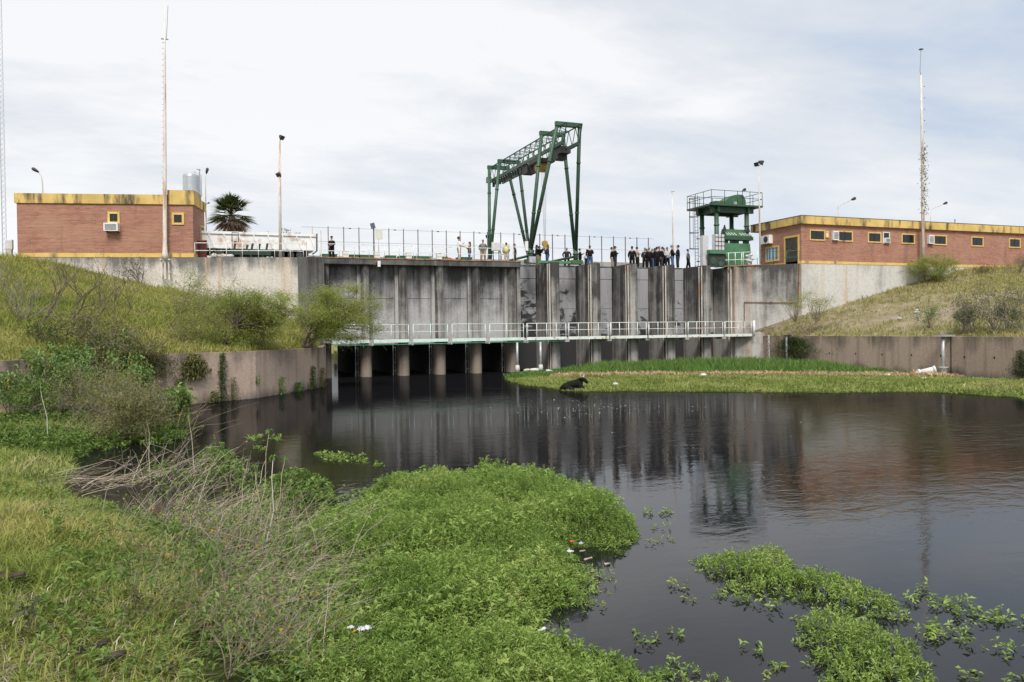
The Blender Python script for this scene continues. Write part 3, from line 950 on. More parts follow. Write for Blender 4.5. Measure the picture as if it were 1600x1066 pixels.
cs = [(q[0] + rr * cos(a), q[1] + rr * sin(a)) for a in (0.3, 2.4, 4.5)]
for x, y in cs: m.bar((x, y, 8.0), (x, y, 52), .05)
m.build('upright', 'galvanised', t)
m = MB(); z = 8.0; k = 0
while z < 51.5:
    for i in range(3):
        a = cs[i]; b = cs[(i + 1) % 3]
        m.bar((*a, z), (*b, z + .55), .022)
    z += .55
m.build('lacing', 'galvanised', t)

# ------------------------------------------------------------------ right brick building
RB0 = np.array([49.66, 56.31]); RX = np.array([1., 0]); RY = np.array([0, 1.])
RLEN, RDEP = 52.0, 5.5
rb = thing('brick_building', 'long low brick building with yellow roof band and a row of small windows', 'building', (49.66, 56.31, 9.1))
m = MB(); m.box(49.66, 49.66 + RLEN, 56.31, 61.9, 9.36, 12.66); m.build('wall', 'brick', rb)
m = MB(); m.box(49.63, 49.69 + RLEN, 56.26, 61.93, 9.12, 9.36); m.build('base_band', 'yellow_trim', rb)
m = MB(); m.box(49.46, 49.9 + RLEN, 56.06, 63.1, 12.66, 13.36); m.build('roof_band', 'yellow_band', rb)
m = MB(); m.box(49.44, 49.92 + RLEN, 56.04, 63.12, 13.36, 13.41); m.build('roof', 'roof_felt', rb)


def Rpix(px, py):
    q = atY(px, py, 56.31); return q[0] - RB0[0], q[2]


for i, (x0, y0, x1, y1) in enumerate(((1264.5, 359, 1288.7, 375), (1308.8, 361.8, 1332, 377), (1355.5, 363.8, 1376.5, 378.5), (1408, 365.6, 1429, 380.4),
                                      (1458.4, 367.4, 1478.6, 381.8), (1517, 370, 1536, 384.6), (1576, 373, 1594, 386))):
    u0, z1 = Rpix(x0, y0); u1, z0 = Rpix(x1, y1); zc_ = (z0 + z1) / 2
    fwindow(rb, RB0, RX, RY, u0, u1, 11.20, 12.18, fr=.11, bars=1)
for px in (1650, 1710):
    u0 = Rpix(px, 380)[0]; fwindow(rb, RB0, RX, RY, u0, u0 + 1.6, 11.18, 12.2, fr=.14, bars=2)
u0 = Rpix(1289.5, 360)[0]; fwindow(rb, RB0, RX, RY, u0, u0 + .38, 11.5, 12.1, fr=.09, glass='white_paint', name='vent_opening')
u0 = Rpix(1379, 365)[0]; fwindow(rb, RB0, RX, RY, u0, u0 + .85, 11.15, 12.25, fr=.09, name='vent_opening', frame='white_dirty')
for px, lab, w, h in ((1303.5, 'white air conditioner box between the first two windows of the long brick building', .62, .85),
                      (1384.2, 'white air conditioner set in the opening beside the third window', .6, .45),
                      (1452.5, 'grey-white air conditioner box beside the creeper-covered mast', .62, .85)):
    u, z = Rpix(px, 368)
    aircon('air_conditioner', lab, RB0, RX, RY, u, 11.7 if h > .5 else 11.45, w, h, .25)
# end wall (faces the dam): steel door, blue window, outdoor unit


def Epix(px, py):
    q = atX(px, py, 49.66); return q[1] - 56.31, q[2]


EB = np.array([49.66, 56.31]); ED = np.array([0, 1.]); EN = np.array([1., 0])
u0 = Epix(1249, 380)[0]; u1 = Epix(1225.5, 380)[0]
m = MB()
fbox(m, EB, ED, EN, u0, u0 + .16, -.07, .03, 9.12, 11.55); fbox(m, EB, ED, EN, u1 - .16, u1, -.07, .03, 9.12, 11.55); fbox(m, EB, ED, EN, u0, u1, -.075, .03, 11.55, 11.72)
d_ = m.build('door_frame', 'yellow_trim', rb)
m = MB(); fbox(m, EB, ED, EN, u0 + .16, u1 - .16, -.03, .02, 9.12, 11.55); m.build('door_leaf', 'door_steel', d_)
u0 = Epix(1217.5, 390)[0]; u1 = Epix(1196.5, 390)[0]
w = fwindow(rb, EB, ED, EN, u0, u1, 9.6, 11.05, fr=.16, glass='plastic_white')
m = MB()
for k in (.12, .42, .72, .95):
    uu = u0 + .16 + (u1 - u0 - .32) * k; fbox(m, EB, ED, EN, uu - .1, uu + .1, -.05, -.013, 9.76, 10.89)
m.build('shutter', 'blue_frame', w)
u, z = Epix(1200.5, 368.5)
aircon('air_conditioner', 'white outdoor air conditioner unit high on the short end wall', EB, ED, EN, u, 11.72, 1.25, .8, .45, louver=False)
q = atY(1492, 344, 57.5); t = thing('vent_pipe', 'thin vent pipe on the roof of the long brick building', 'pipe', (q[0], 57.5, 13.4))
m = MB(); m.tube([(q[0], 57.5, 13.4), (q[0], 57.5, q[2])], .045, 6); m.tube([(q[0], 57.5, q[2]), (q[0], 57.5, q[2] + .05)], .09, 6); m.build('pipe', 'wire_grey', t)

# red pipe on the wing wall
wa, wb = np.array([45.45, 60.0]), np.array([49.63, 56.31]); wn = unit(np.array([-(wb - wa)[1], (wb - wa)[0]])) * -.08
A1 = atL(1163, 520, wa + wn, wb + wn); A2 = atL(1163, 472, wa + wn, wb + wn); A3 = atL(1247, 473, wa + wn, wb + wn); A4 = atL(1249, 412, wa + wn, wb + wn)
t = thing('red_pipe', 'thin rusty red pipe bent along the dark wing wall', 'pipe', tuple(A1))
m = MB()
for a, b in ((A1, A2), (A2, A3), (A3, A4)): m.bar(a, b, .055)
m.build('pipe_run', 'red_pipe', t)
for a in (A2 * .5 + A3 * .5, A2 * .1 + A3 * .9, A3 * .5 + A4 * .5):
    m = MB(); m.bar(a + np.array([-.05, -.05, 0]), a + np.array([.09, .09, 0]), .11); m.build('clamp', 'dark_steel', t)
# ------------------------------------------------------------------ deck furniture
land = MB(); land.prism([(-60, 64.5), (-12, 64.5), (6.2, 60.4), (6.2, 110), (-60, 110)], 3, 8.97)
tag(land.build('left_yard', 'soil'), kind='structure')
land = MB(); land.prism([(45.6, 60.2), (49.7, 57.0), (110, 57.0), (110, 110), (45.6, 110)], 3, 9.02)
tag(land.build('right_yard', 'soil'), kind='structure')

# front railing of the deck
rl = thing('deck_railing', 'long thin pale pipe railing along the front edge of the dam deck', 'railing', (-.8, 60.3, DECK))


def deckx(px, y=60.0): return atY(px, 392, y)[0]


q0 = atL(304.5, 400, LA, LB)
rx = [(q0[0], q0[1] + .1)] + [(deckx(p), max(60.0, LA[1] + (deckx(p) - LA[0]) * LD[1] / LD[0] + .12)) for p in (328, 354, 379, 404, 429, 453.5, 474)]
rx = [(x, 59.0 + .12 if False else max(LA[1] + (x - LA[0]) * LD[1] / LD[0] + .12, 59.95)) for x, y in rx]
for x, y in rx:
    m = MB(); m.tube([(x, y, 8.95), (x, y, 10.05)], .028, 6); m.build('post', 'rail_white', rl)
m = MB()
for z in (10.05, 9.5):
    for a, b in zip(rx[:-1], rx[1:]): m.bar((*a, z), (*b, z), .05)
m.build('rail', 'rail_white', rl)
px2 = [500, 530, 554, 577, 601, 624, 646, 651, 672, 695, 718, 738, 762, 784, 803]
for p in px2:
    m = MB(); m.tube([(deckx(p), 60.05, DECK), (deckx(p), 60.05, 10.12)], .026, 6); m.build('post', 'rail_white', rl)
m = MB()
for a, b in ((500, 646), (651, 803)):
    for z in (10.12, 9.6): m.bar((deckx(a), 60.05, z), (deckx(b), 60.05, z), .042)
m.build('rail', 'rail_white', rl)
m = MB()
for p in (479, 502): m.bar((deckx(p), 60.0, DECK), (deckx(p), 60.0, 11.1 if p == 502 else 10.2), .06)
m.build('corner_post', 'pale_pole', rl)

rr = thing('corner_railing', 'short pale green railing on the right deck beside the green machine', 'railing', (45.0, 60.0, DECK))
pts = [atL(p, 410, wa, wb) for p in (1131, 1140, 1150.5, 1160.5, 1163, 1185)]
for q in pts:
    m = MB(); m.tube([(q[0], q[1] + .15, 9.05), (q[0], q[1] + .15, 10.35)], .035, 6); m.build('post', 'rail_white', rr)
m = MB()
for z in (10.35, 9.7):
    m.bar((pts[0][0], pts[0][1] + .15, z), (pts[-1][0], pts[-1][1] + .15, z), .05)
m.build('rail', 'rail_white', rr)
m = MB(); a = atL(1131, 410, wa, wb); b = atL(1190, 410, wa, wb); m.bar((a[0], a[1] + .02, 9.12), (b[0], b[1] + .02, 9.12), .22, .06); m.build('rusted_edge_strip', 'rust_strip', rr)
gr = thing('dark_railing', 'thin dark green railing in front of the steel door on the wing wall', 'railing', (49.5, 57.5, 9.1))
a = atL(1190, 395, wa, wb); b = atL(1250, 395, wa, wb)
for k in range(4):
    q = a + (b - a) * k / 3; m = MB(); m.tube([(q[0] + .1, q[1] + .2, 9.1), (q[0] + .1, q[1] + .2, 10.3)], .025, 6); m.build('post', 'machine_green', gr)
m = MB()
for z in (10.3, 9.72): m.bar((a[0] + .1, a[1] + .2, z), (b[0] + .1, b[1] + .2, z), .035)
m.build('rail', 'machine_green', gr)

# green hatch covers and white boxes along the deck edge
hc = [(503, 526), (546, 560), (562, 587), (603, 618), (624, 634), (645, 673), (691, 698), (716, 736)]
hl = ['at the feet of the lone dark-dressed man', 'between the first two white boxes', 'just left of the sign board pole', 'right of the sign board pole', 'between the second and third white boxes',
      'longest one, right of the third white box', 'short one right of the fourth box', 'behind the woman in the brown vest']
for (a, b), l_ in zip(hc, hl):
    x0, x1 = deckx(a, 61.2), deckx(b, 61.2)
    t = thing('hatch_cover', 'low green steel hatch cover on the deck, ' + l_, 'hatch cover', ((x0 + x1) / 2, 61.2, DECK), group='green hatch covers along the deck edge')
    m = MB(); m.box(x0, x1, 61.0, 61.9, DECK, DECK + .34); m.build('housing', 'machine_green', t)
    m = MB(); m.box(x0 - .04, x1 + .04, 60.97, 61.93, DECK + .342, DECK + .40); m.build('lid', 'machine_green', t)
bl = ['first white box, right of the lone man', 'white box under the sign board and solar panel', 'white box in the middle of the left deck', 'white box left of the orange heap']
for p, l_ in zip((540, 589, 638.6, 686), bl):
    x = deckx(p, 60.4)
    t = thing('junction_box', l_ + ', on the deck edge', 'junction box', (x, 60.4, DECK), group='white boxes on the deck edge')
    m = MB(); m.box(x - .21, x + .21, 60.25, 60.6, DECK + .12, DECK + .55); m.build('case', 'white_paint', t)
    m = MB(); m.box(x - .23, x + .23, 60.23, 60.62, DECK + .552, DECK + .59); m.build('lid', 'white_paint', t)
    m = MB(); m.box(x - .16, x - .1, 60.3, 60.5, DECK, DECK + .12); m.box(x + .1, x + .16, 60.3, 60.5, DECK, DECK + .12); m.build('foot', 'dark_steel', t)
x = deckx(591, 59.8)
t = thing('flood_light', 'small white lamp box hanging on the deck edge below the sign board', 'lamp', (x, 59.7, 8.4))
m = MB(); m.box(x - .10, x + .10, 59.5, 59.76, 8.42, 8.86); m.build('case', 'white_paint', t)
m = MB(); m.bar((x - .3, 59.72, 8.85), (x + .1, 59.72, 8.85), .06); m.bar((x - .28, 59.72, 8.85), (x - .28, 59.72, 8.55), .05); m.build('bracket', 'rust', t)
x = deckx(702, 61.0)
t = thing('sand_heap', 'small orange heap on the deck near the white-shirted man', 'heap', (x, 61, DECK))
vs = [(x, 61, DECK + .36)]; fs = []
for k in range(14):
    a = 2 * pi * k / 14; r_ = .55 + .1 * sin(3 * a); vs.append((x + .8 * r_ * cos(a), 61 + .6 * r_ * sin(a), DECK + .17)); vs.append((x + 1.3 * r_ * cos(a), 61 + r_ * sin(a), DECK - .02))
for k in range(14):
    a, b = 1 + 2 * k, 1 + 2 * ((k + 1) % 14); fs += [(0, a, b), (a, a + 1, b + 1, b)]
MB().add(vs, fs, True).build('heap', 'rust', t)

# sign board with pole; solar panel on its own post
x = deckx(593, 60.6)
t = thing('sign_board', 'blank pale sign board on a thin pole at the deck edge', 'sign', (x, 60.6, DECK))
m = MB(); m.tube([(x - .06, 60.6, DECK), (x - .06, 60.6, 11.5)], .03, 6); m.build('pole', 'pale_pole', t)
m = MB(); m.box(x - .31, x + .25, 60.53, 60.56, 10.62, 11.42); m.build('board', 'sign_board', t)
x = deckx(583, 62)
t = thing('solar_panel', 'small dark tilted solar panel on a post beside the sign board', 'solar panel', (x, 62, DECK))
m = MB(); m.tube([(x + .05, 62, DECK), (x + .05, 62, 11.75)], .035, 6); m.build('post', 'dark_steel', t)
m = MB(); m.obox((x, 62, 11.86), (.93, -.2, .25), unit(np.array([.2, .6, -.55])), .36, .04, .62, unit(np.cross([.93, -.2, .25], [.2, .6, -.55]))); m.build('panel', 'solar_dark', t)

# rear fence: posts with wires
fe = thing('wire_fence', 'tall wire fence of thin dark posts along the back of the dam deck', 'fence', (10, 69, DECK))
FY = 69.0
m = MB(); m.box(6.3, 42.5, FY - .1, FY + .1, 8.9, 10.06); m.build('base_wall', 'concrete_slab', fe)
fx = [atY(513, 380, FY)[0] + 1.325 * k for k in range(-1, 25)]
for k, x in enumerate(fx):
    m = MB(); m.bar((x, FY, 10.06), (x, FY, 12.62), .075); m.build('post', 'wire_grey' if k else 'pale_pole', fe)
m = MB()
for z in (12.5, 11.3): m.bar((fx[0] - .9, FY, z), (fx[-1] + .7, FY, z), .022)
m.build('wire', 'wire_grey', fe)
for k in range(2, 25, 3):
    m = MB(); m.ball((fx[k] + .55, FY, 12.5), (.14, .06, .05), 6, 4); m.build('insulator', 'dark_steel', fe)

# ------------------------------------------------------------------ dump trailer
ty = 63.2
x0, x1 = atY(315, 375, ty)[0], atY(493, 375, ty)[0]
tr = thing('dump_trailer', 'long white dump trailer body with rust spots parked behind the railing', 'trailer', (x0, ty, DECK))
zt, zb = atY(400, 364, ty)[2], atY(400, 389.5, ty)[2]
m = MB()
m.add([(x0, ty, zb), (x1 - .12, ty, zb), (x1, ty, zb + .15), (x1 + .05, ty, zt), (x0, ty, zt), (x0, ty + 2.4, zb), (x1 - .12, ty + 2.4, zb), (x1, ty + 2.4, zb + .15), (x1 + .05, ty + 2.4, zt), (x0, ty + 2.4, zt)],
      [(0, 1, 2, 3, 4), (5, 9, 8, 7, 6), (0, 5, 6, 1), (1, 6, 7, 2), (2, 7, 8, 3), (0, 4, 9, 5), (4, 3, 8, 9)])
m.build('body', 'trailer_white', tr)
m = MB(); m.box(x0 - .02, x1 + .08, ty - .10, ty - .002, zt - .16, zt + .03); m.build('top_rail', 'trailer_white', tr)
for k in range(8):
    xx = x0 + .5 + (x1 - x0 - .9) * k / 7
    m = MB(); m.bar((xx + .38, ty - .04, zb + .04), (xx, ty - .04, zt - .17), .12, .08); m.build('rib', 'trailer_white', tr)
m = MB(); m.bar((x1 + .08, ty - .06, zb - .05), (x1 + .10, ty - .06, zt + .08), .10); m.bar((x1 + .07, ty - .06, zb - .04), (x1 - .25, ty - .06, zb - .3), .10); m.build('tail_frame', 'log_dark', tr)
m = MB(); m.box(x0 + .2, x1 - .5, ty + .5, ty + .8, zb - .38, zb - .02); m.box(x0 + .2, x1 - .5, ty + 1.6, ty + 1.9, zb - .38, zb - .02); m.build('chassis', 'dark_steel', tr)
for p in (345, 360, 440, 455, 468):
    for yy in (ty + .12, ty + 1.95):
        xx = atY(p, 397, ty)[0]
        m = MB(); m.tube([(xx, yy, DECK + .48), (xx, yy + .3, DECK + .48)], .48, 18); w = m.build('wheel', 'black_rubber', tr)
        if yy < ty + 1: m = MB(); m.tube([(xx, yy - .01, DECK + .48), (xx, yy + .02, DECK + .48)], .24, 14); m.build('rim', 'dark_steel', w)
# weeds growing on top of the load
P = []; Dd = []
for p in (405, 418, 445, 449, 466):
    c = np.array([atY(p, 362, ty + 1.2)[0], ty + 1.2, zt - .05])
    n_ = 26 if p in (445, 449, 466) else 8
    P.append(c + RNG.normal(size=(n_, 3)) * np.array([.16, .1, .05]) + np.array([0, 0, 1]) * RNG.random((n_, 1)) * (.55 if p in (445, 449) else .25)); Dd.append(rand_up(n_, .8))
P = np.concatenate(P); Dd = np.concatenate(Dd)
V, T, C = leaf_geo(P, Dd, .16, .07)
wd = trimesh('weeds', V, T, 'leaf_dark', tr, C); wd['kind'] = 'stuff'

x0_, x1_ = atY(360, 395, 62.2)[0], atY(423, 395, 62.2)[0]
t = thing('green_machine', 'dark green steel machine frame lying in front of the white trailer', 'machine', (x0_, 62.2, DECK))
m = MB(); m.box(x0_, x1_, 62.0, 62.35, 9.35, 9.72); m.box(x0_ + .2, x1_ - .3, 62.35, 62.7, 9.1, 9.4); m.build('beam', 'dark_green', t)
m = MB()
for p, h in ((366, 10.35), (385, 10.1), (393, 10.25), (404, 10.2), (416, 10.28)): xx = atY(p, 395, 62.2)[0]; m.bar((xx, 62.1, 9.72), (xx + .1, 62.1, h), .16, .1)
for p in (363, 376, 392, 410, 421): xx = atY(p, 395, 62.2)[0]; m.bar((xx, 62.1, DECK), (xx, 62.1, 9.36), .14)
m.build('upright', 'dark_green', t)
m = MB(); a = atY(363, 395, 61.9)[0]; b = atY(373, 395, 61.9)[0]
m.bar((a, 61.9, 9.3), (a, 61.9, 10.95), .05); m.bar((a, 61.9, 10.95), (b, 61.9, 10.95), .05); m.bar((b, 61.9, 10.95), (b, 61.9, 10.2), .05); m.build('hoop', 'dark_steel', t)
x0_, x1_ = atY(305, 387, 63)[0], atY(323, 387, 63)[0]
t = thing('steel_bin', 'rusty dark red steel bin beside the corner of the left brick building', 'bin', (x0_, 62.3, DECK))
m = MB(); m.box(x0_, x1_, 62.2, 63.2, DECK, 10.32); m.build('body', 'rusty_red', t)
m = MB(); m.box(x0_ - .03, x1_ + .03, 62.17, 63.23, 10.32, 10.38); m.build('rim', 'rust', t)
xx = atY(338, 395, 61.0)[0]
t = thing('weed_bush', 'small weed bush growing behind the railing near the rusty red bin', 'bush', (xx, 61.0, DECK))
m = MB()
for k in range(7): m.tube([(xx, 61, DECK), (xx + RNG.normal() * .3, 61 + RNG.normal() * .15, DECK + .3 + RNG.random() * .3)], [.015, .006], 4)
m.build('stem', 'bark', t)
P = np.array([xx, 61, DECK + .2]) + RNG.normal(size=(150, 3)) * np.array([.42, .2, .17]); P[:, 2] = np.maximum(P[:, 2], DECK + .02)
V, T, C = leaf_geo(P, rand_up(150, .9), .12, .06); trimesh('leaves', V, T, 'leaf_greygreen', t, C)
a = atY(351, 400, 60.9)[0]
t = thing('rubble_heap', 'pale heap of rubble bags under the railing in front of the trailer', 'heap', (a, 60.9, DECK))
m = MB()
for k in range(5): m.ball((a - .7 + .28 * k, 60.9 + RNG.normal() * .1, DECK + .07), (.24, .25, .14 + RNG.random() * .06), 8, 5)
m.build('bags', 'stone', t)

# ------------------------------------------------------------------ poles and lamps


def flood_head(m, c, aim, s=.32):
    aim = unit(np.array(aim, float)); r_ = np.cross(aim, [0, 0, 1.]); r_ = unit(r_); u_ = np.cross(r_, aim)
    c = np.array(c, float); vs = []
    for d_, k in ((-.5, .45), (.5, 1.0)):
        for i, j in ((-1, -1), (1, -1), (1, 1), (-1, 1)): vs.append(c + aim * d_ * s * 1.1 + r_ * i * k * s * .6 + u_ * j * k * s * .55)
    m.add(vs, [(3, 2, 1, 0), (4, 5, 6, 7), (0, 1, 5, 4), (1, 2, 6, 5), (2, 3, 7, 6), (3, 0, 4, 7)])


def lamp_pole(label, px, Y, ytop, base, heads, r0=.07, mat='pale_pole', lean=0):
    b = atY(px, 400, Y); tp = atY(px + lean, ytop, Y)
    t = thing('lamp_post', label, 'lamp post', (b[0], Y, base))
    m = MB(); m.tube([(b[0], Y, base), (b[0] * .5 + tp[0] * .5, Y, (base + tp[2]) / 2), (tp[0], Y, tp[2])], [r0, r0 * .85, r0 * .6], 8); m.build('pole', mat, t)
    for (hx, hy, aim, s) in heads:
        q = atY(hx, hy, Y)
        m = MB(); flood_head(m, q, aim, s); h = m.build('lamp_head', 'dark_steel', t)
        m = MB(); zz = q[2] - s * .5; m.bar((b[0] + (tp[0] - b[0]) * min(1, (zz - base) / (tp[2] - base)), Y, min(zz, tp[2])), (q[0], Y, q[2] - s * .25), .05); m.build('bracket', 'wire_grey', h)
    return t


lamp_pole('tall rusty pole with two floodlights standing in front of the white trailer', 438, 61.0, 222, DECK, ((439.5, 214, (.4, -.5, -.55), .30), (436, 272, (-.3, -.4, -.6), .30)), .11, 'rusty_pole', -1)
t_ = lamp_pole('pale pole with two floodlights at the corner of the right brick building', 1188, 58.6, 260, 9.05, ((1182.5, 256, (-.6, -.3, -.5), .33), (1188.5, 254, (.5, -.6, -.3), .38)), .08, 'pale_pole', -2.5)


def arm_lamp(label, pts, Y, base, headsize, hdir):
    q = [atY(a, b, Y) for a, b in pts]
    t = thing('street_lamp', label, 'street lamp', (q[0][0], Y, base))
    m = MB(); m.tube([(q[0][0], Y, base), (q[0][0], Y, q[0][2])] + [tuple(p) for p in q[1:]], [.06, .05] + [.04] * (len(q) - 1), 7); m.build('pole', 'pale_pole', t)
    e = q[-1]; hd = unit(np.array(hdir, float)); m = MB()
    m.tube([e - hd * .05, e + hd * headsize * .35, e + hd * headsize * .8, e + hd * headsize], [.05, headsize * .22, headsize * .26, headsize * .12], 8); m.build('lamp_head', 'dark_steel', t)


arm_lamp('curved street lamp rising behind the left brick building, bending to the left', ((66.5, 288), (65, 276), (60, 269)), 74, 9, .55, (-.75, 0, .5))
arm_lamp('thin street lamp behind the right end of the left brick building near the palm', ((321, 292), (321, 278), (322.5, 271)), 74, 9, .5, (.2, 0, .9))
arm_lamp('street lamp with a long slanted arm behind the start of the long brick building', ((1309.5, 323), (1313, 321), (1330, 312.5)), 74, 9, .75, (.93, 0, .35))
arm_lamp('street lamp with slanted arm showing right of the creeper-covered mast', ((1454, 328), (1458, 326), (1474, 319)), 74, 9, .7, (.93, 0, .35))
q = atY(1050, 300, 70)
t = thing('thin_pole', 'thin rusty pole standing behind the crowd on the deck', 'pole', (q[0], 70, DECK))
m = MB(); m.tube([(q[0] + .1, 70, DECK), (q[0], 70, q[2])], [.07, .045], 6); m.build('pole', 'rusty_pole', t)
m = MB(); m.bar((q[0] - .1, 70, q[2]), (q[0] + .3, 70, q[2] + .06), .05); m.build('bracket', 'wire_grey', t)

# tall rusty mast on the left wall
wl0 = LA - LN * .45; wl1 = LB - LN * .45
b = atL(258, 405, wl0, wl1); tp = atL(257.5, 2, wl0, wl1); ft = atL(259, 437, wl0, wl1)
t = thing('tall_mast', 'very tall rusty white mast bolted to the left wing wall', 'mast', (b[0], b[1], ft[2]))
x, y = b[0], b[1]
zs = [atL(258, v, wl0, wl1)[2] for v in (405, 396, 382, 300, 190, 90, 4)]
m = MB(); m.tube([(x, y, zs[0]), (x, y, zs[1]), (x, y, zs[2]), *[(x + (tp[0] - x) * (z - zs[2]) / (zs[6] - zs[2]), y + (tp[1] - y) * (z - zs[2]) / (zs[6] - zs[2]), z) for z in zs[3:6]], (tp[0], tp[1], zs[6])], [.30, .19, .155, .135, .105, .07, .03], 10); m.build('pole', 'rusty_pole', t)
m = MB(); m.box(x - .33, x + .33, y - .2, y + .3, zs[0] - .07, zs[0]); m.build('base_plate', 'white_dirty', t)
m = MB()
for k in (-.26, -.02, .24): m.bar((x + k, y + .0, ft[2]), (x + k * .9, y, zs[0] - .06), .09)
m.bar((x - .3, y + .05, ft[2] + .5), (x - .3, y + .5, ft[2] + .5), .08); m.bar((x + .3, y + .05, ft[2] + .5), (x + .3, y + .5, ft[2] + .5), .08)
m.build('leg', 'rusty_pole', t)
a = atL(259.5, 61, wl0, wl1); m = MB(); m.bar((x, y, a[2]), (a[0] + .15, y, a[2]), .06); m.tube([(a[0] + .02, y, a[2]), (a[0] + .16, y, atL(262, 8, wl0, wl1)[2])], .016, 5); m.build('antenna', 'wire_grey', t)
m = MB()
for k in range(40):
    z = zs[2] + .3 + k * .40
    xx = x + (tp[0] - x) * (z - zs[2]) / (zs[6] - zs[2])
    if z < zs[6] - 2.5: m.bar((xx, y - .05, z), (xx - .19, y - .05, z), .022)
m.build('step_bolt', 'rust', t)
# right mast with creeper
mq = atY(1442.5, 418, 55.6); tp = atY(1439, 77, 55.6)
t = thing('tall_mast', 'tall pale mast with a creeper on it in front of the long brick building', 'mast', (mq[0], 55.6, 7.8))
zs = [atY(1442, v, 55.6)[2] for v in (425, 330, 230, 118, 112, 78)]
m = MB(); m.tube([(mq[0], 55.6, 7.6), (mq[0], 55.6, zs[1]), (mq[0] - .05, 55.6, zs[2]), (mq[0] - .18, 55.6, zs[3])], [.17, .15, .12, .09], 10)
m.build('pole', 'pale_pole', t)
m = MB(); m.tube([(mq[0] - .18, 55.6, zs[3]), (mq[0] - .28, 55.6, zs[4]), (tp[0], 55.6, zs[5])], .022, 5); m.tube([(tp[0], 55.6, zs[5]), (tp[0], 55.6, zs[5] + .08)], [.22, .16], 10); m.build('tip_antenna', 'wire_grey', t)
nl = 420; zz = atY(1442, 335, 55.6)[2] + (atY(1442, 228, 55.6)[2] - atY(1442, 335, 55.6)[2]) * RNG.random(nl)
P = np.stack([mq[0] - .02 + RNG.normal(size=nl) * .19 + .08, 55.5 + RNG.normal(size=nl) * .15, zz], 1)
V, T, C = leaf_geo(P, unit(RNG.normal(size=(nl, 3))), .17, .09); cr = trimesh('creeper', V, T, 'leaf_dark', t, C)
m = MB()
for k in range(12): z = zs[1] + (zs[3] - zs[1]) * k / 12; m.bar((mq[0] + .1, 55.5, z), (mq[0] + .2, 55.5, z), .05)
m.build('step_bolt', 'dark_steel', t)

# ------------------------------------------------------------------ gantry crane
gx = 27.45
ga = thing('gantry_crane', 'big green gantry crane with slanted tube legs and a lattice beam straddling the dam deck', 'crane', (gx, 66, DECK))
FXL, FXR = 25.45, 29.65
TXL, TXR = gx - 1.0, gx + 1.0


def frame_leg(fx, fy, tx, ty_, zt):
    m = MB()
    a = np.array([fx, fy, 10.2]); b = np.array([tx, ty_, zt])
    m.tube([a, b], .155, 12)
    for k in (.32, .72): c = a + (b - a) * k; d_ = unit(b - a); m.tube([c - d_ * .05, c + d_ * .05], .19, 12)
    return m.build('leg', 'crane_green', ga)


for fy, tops in ((61.3, (57.8, 61.0)), (71.6, (71.3, 74.3))):
    zt = 20.0 if fy < 65 else 19.75
    for ty_ in tops:
        frame_leg(FXL + (.0), fy + (ty_ - tops[0]) * .06 - .05, TXL, ty_, zt); frame_leg(FXR, fy + (ty_ - tops[0]) * .06 - .05, TXR, ty_, zt)
        m = MB(); m.bar((TXL - .17, ty_, zt + .05), (TXR + .17, ty_, zt + .05), .30, .34); m.build('portal_beam', 'crane_green', ga)
    for fx in (FXL, FXR):
        m = MB(); m.tube([(fx, fy, DECK + .35), (fx, fy, 10.35)], .21, 12); m.tube([(fx, fy, 9.9), (fx, fy, 10.0)], .27, 12); m.build('foot', 'crane_green', ga)
        m = MB(); m.box(fx - .5, fx + .5, fy - .38, fy + .38, DECK + .03, DECK + .36); w = m.build('wheel_truck', 'crane_green' if fx == FXL else 'machine_green', ga)
m = MB(); m.box(FXL + .5, FXR - .5, 61.1, 61.45, DECK + .06, DECK + .27); m.build('end_carriage', 'crane_light_green', ga)
m = MB(); m.tube([(FXL, 61.3, 9.75), (FXL, 71.5, 9.75)], .11, 8); m.tube([(FXR, 61.3, 9.75), (FXR, 71.5, 9.75)], .11, 8); m.build('tie_tube', 'crane_green', ga)
# box lattice beam
ya, yb_ = 56.7, 75.0; zt, zb = 19.9, 18.5; hw = .68
m = MB()
for s in (-1, 1): m.bar((gx + s * hw, ya, zt), (gx + s * hw, yb_, zt), .085)
m.build('top_chord', 'crane_green', ga)
for s in (-1, 1):
    m = MB(); m.bar((gx + s * hw, ya + .6, zb), (gx + s * hw, yb_, zb), .16, .30); m.build('runway_beam', 'crane_green', ga)
nb = 14
for s in (-1, 1):
    m = MB()
    for k in range(nb):
        y0 = ya + .6 + (yb_ - ya - .6) * k / nb; y1 = ya + .6 + (yb_ - ya - .6) * (k + 1) / nb
        m.bar((gx + s * hw, y0, zb), (gx + s * hw, (y0 + y1) / 2, zt), .045); m.bar((gx + s * hw, (y0 + y1) / 2, zt), (gx + s * hw, y1, zb), .045)
    m.bar((gx + s * hw, ya, zt), (gx + s * hw, ya + .6, zb), .08)
    m.build('lattice', 'crane_green', ga)
m = MB()
for k in range(nb):
    y0 = ya + (yb_ - ya) * k / nb; y1 = ya + (yb_ - ya) * (k + 1) / nb; s = 1 if k % 2 else -1
    m.bar((gx - s * hw, y0, zt), (gx + s * hw, y1, zt), .04)
    m.bar((gx - hw, y0, zt), (gx + hw, y0, zt), .05)
m.build('top_bracing', 'crane_green', ga)
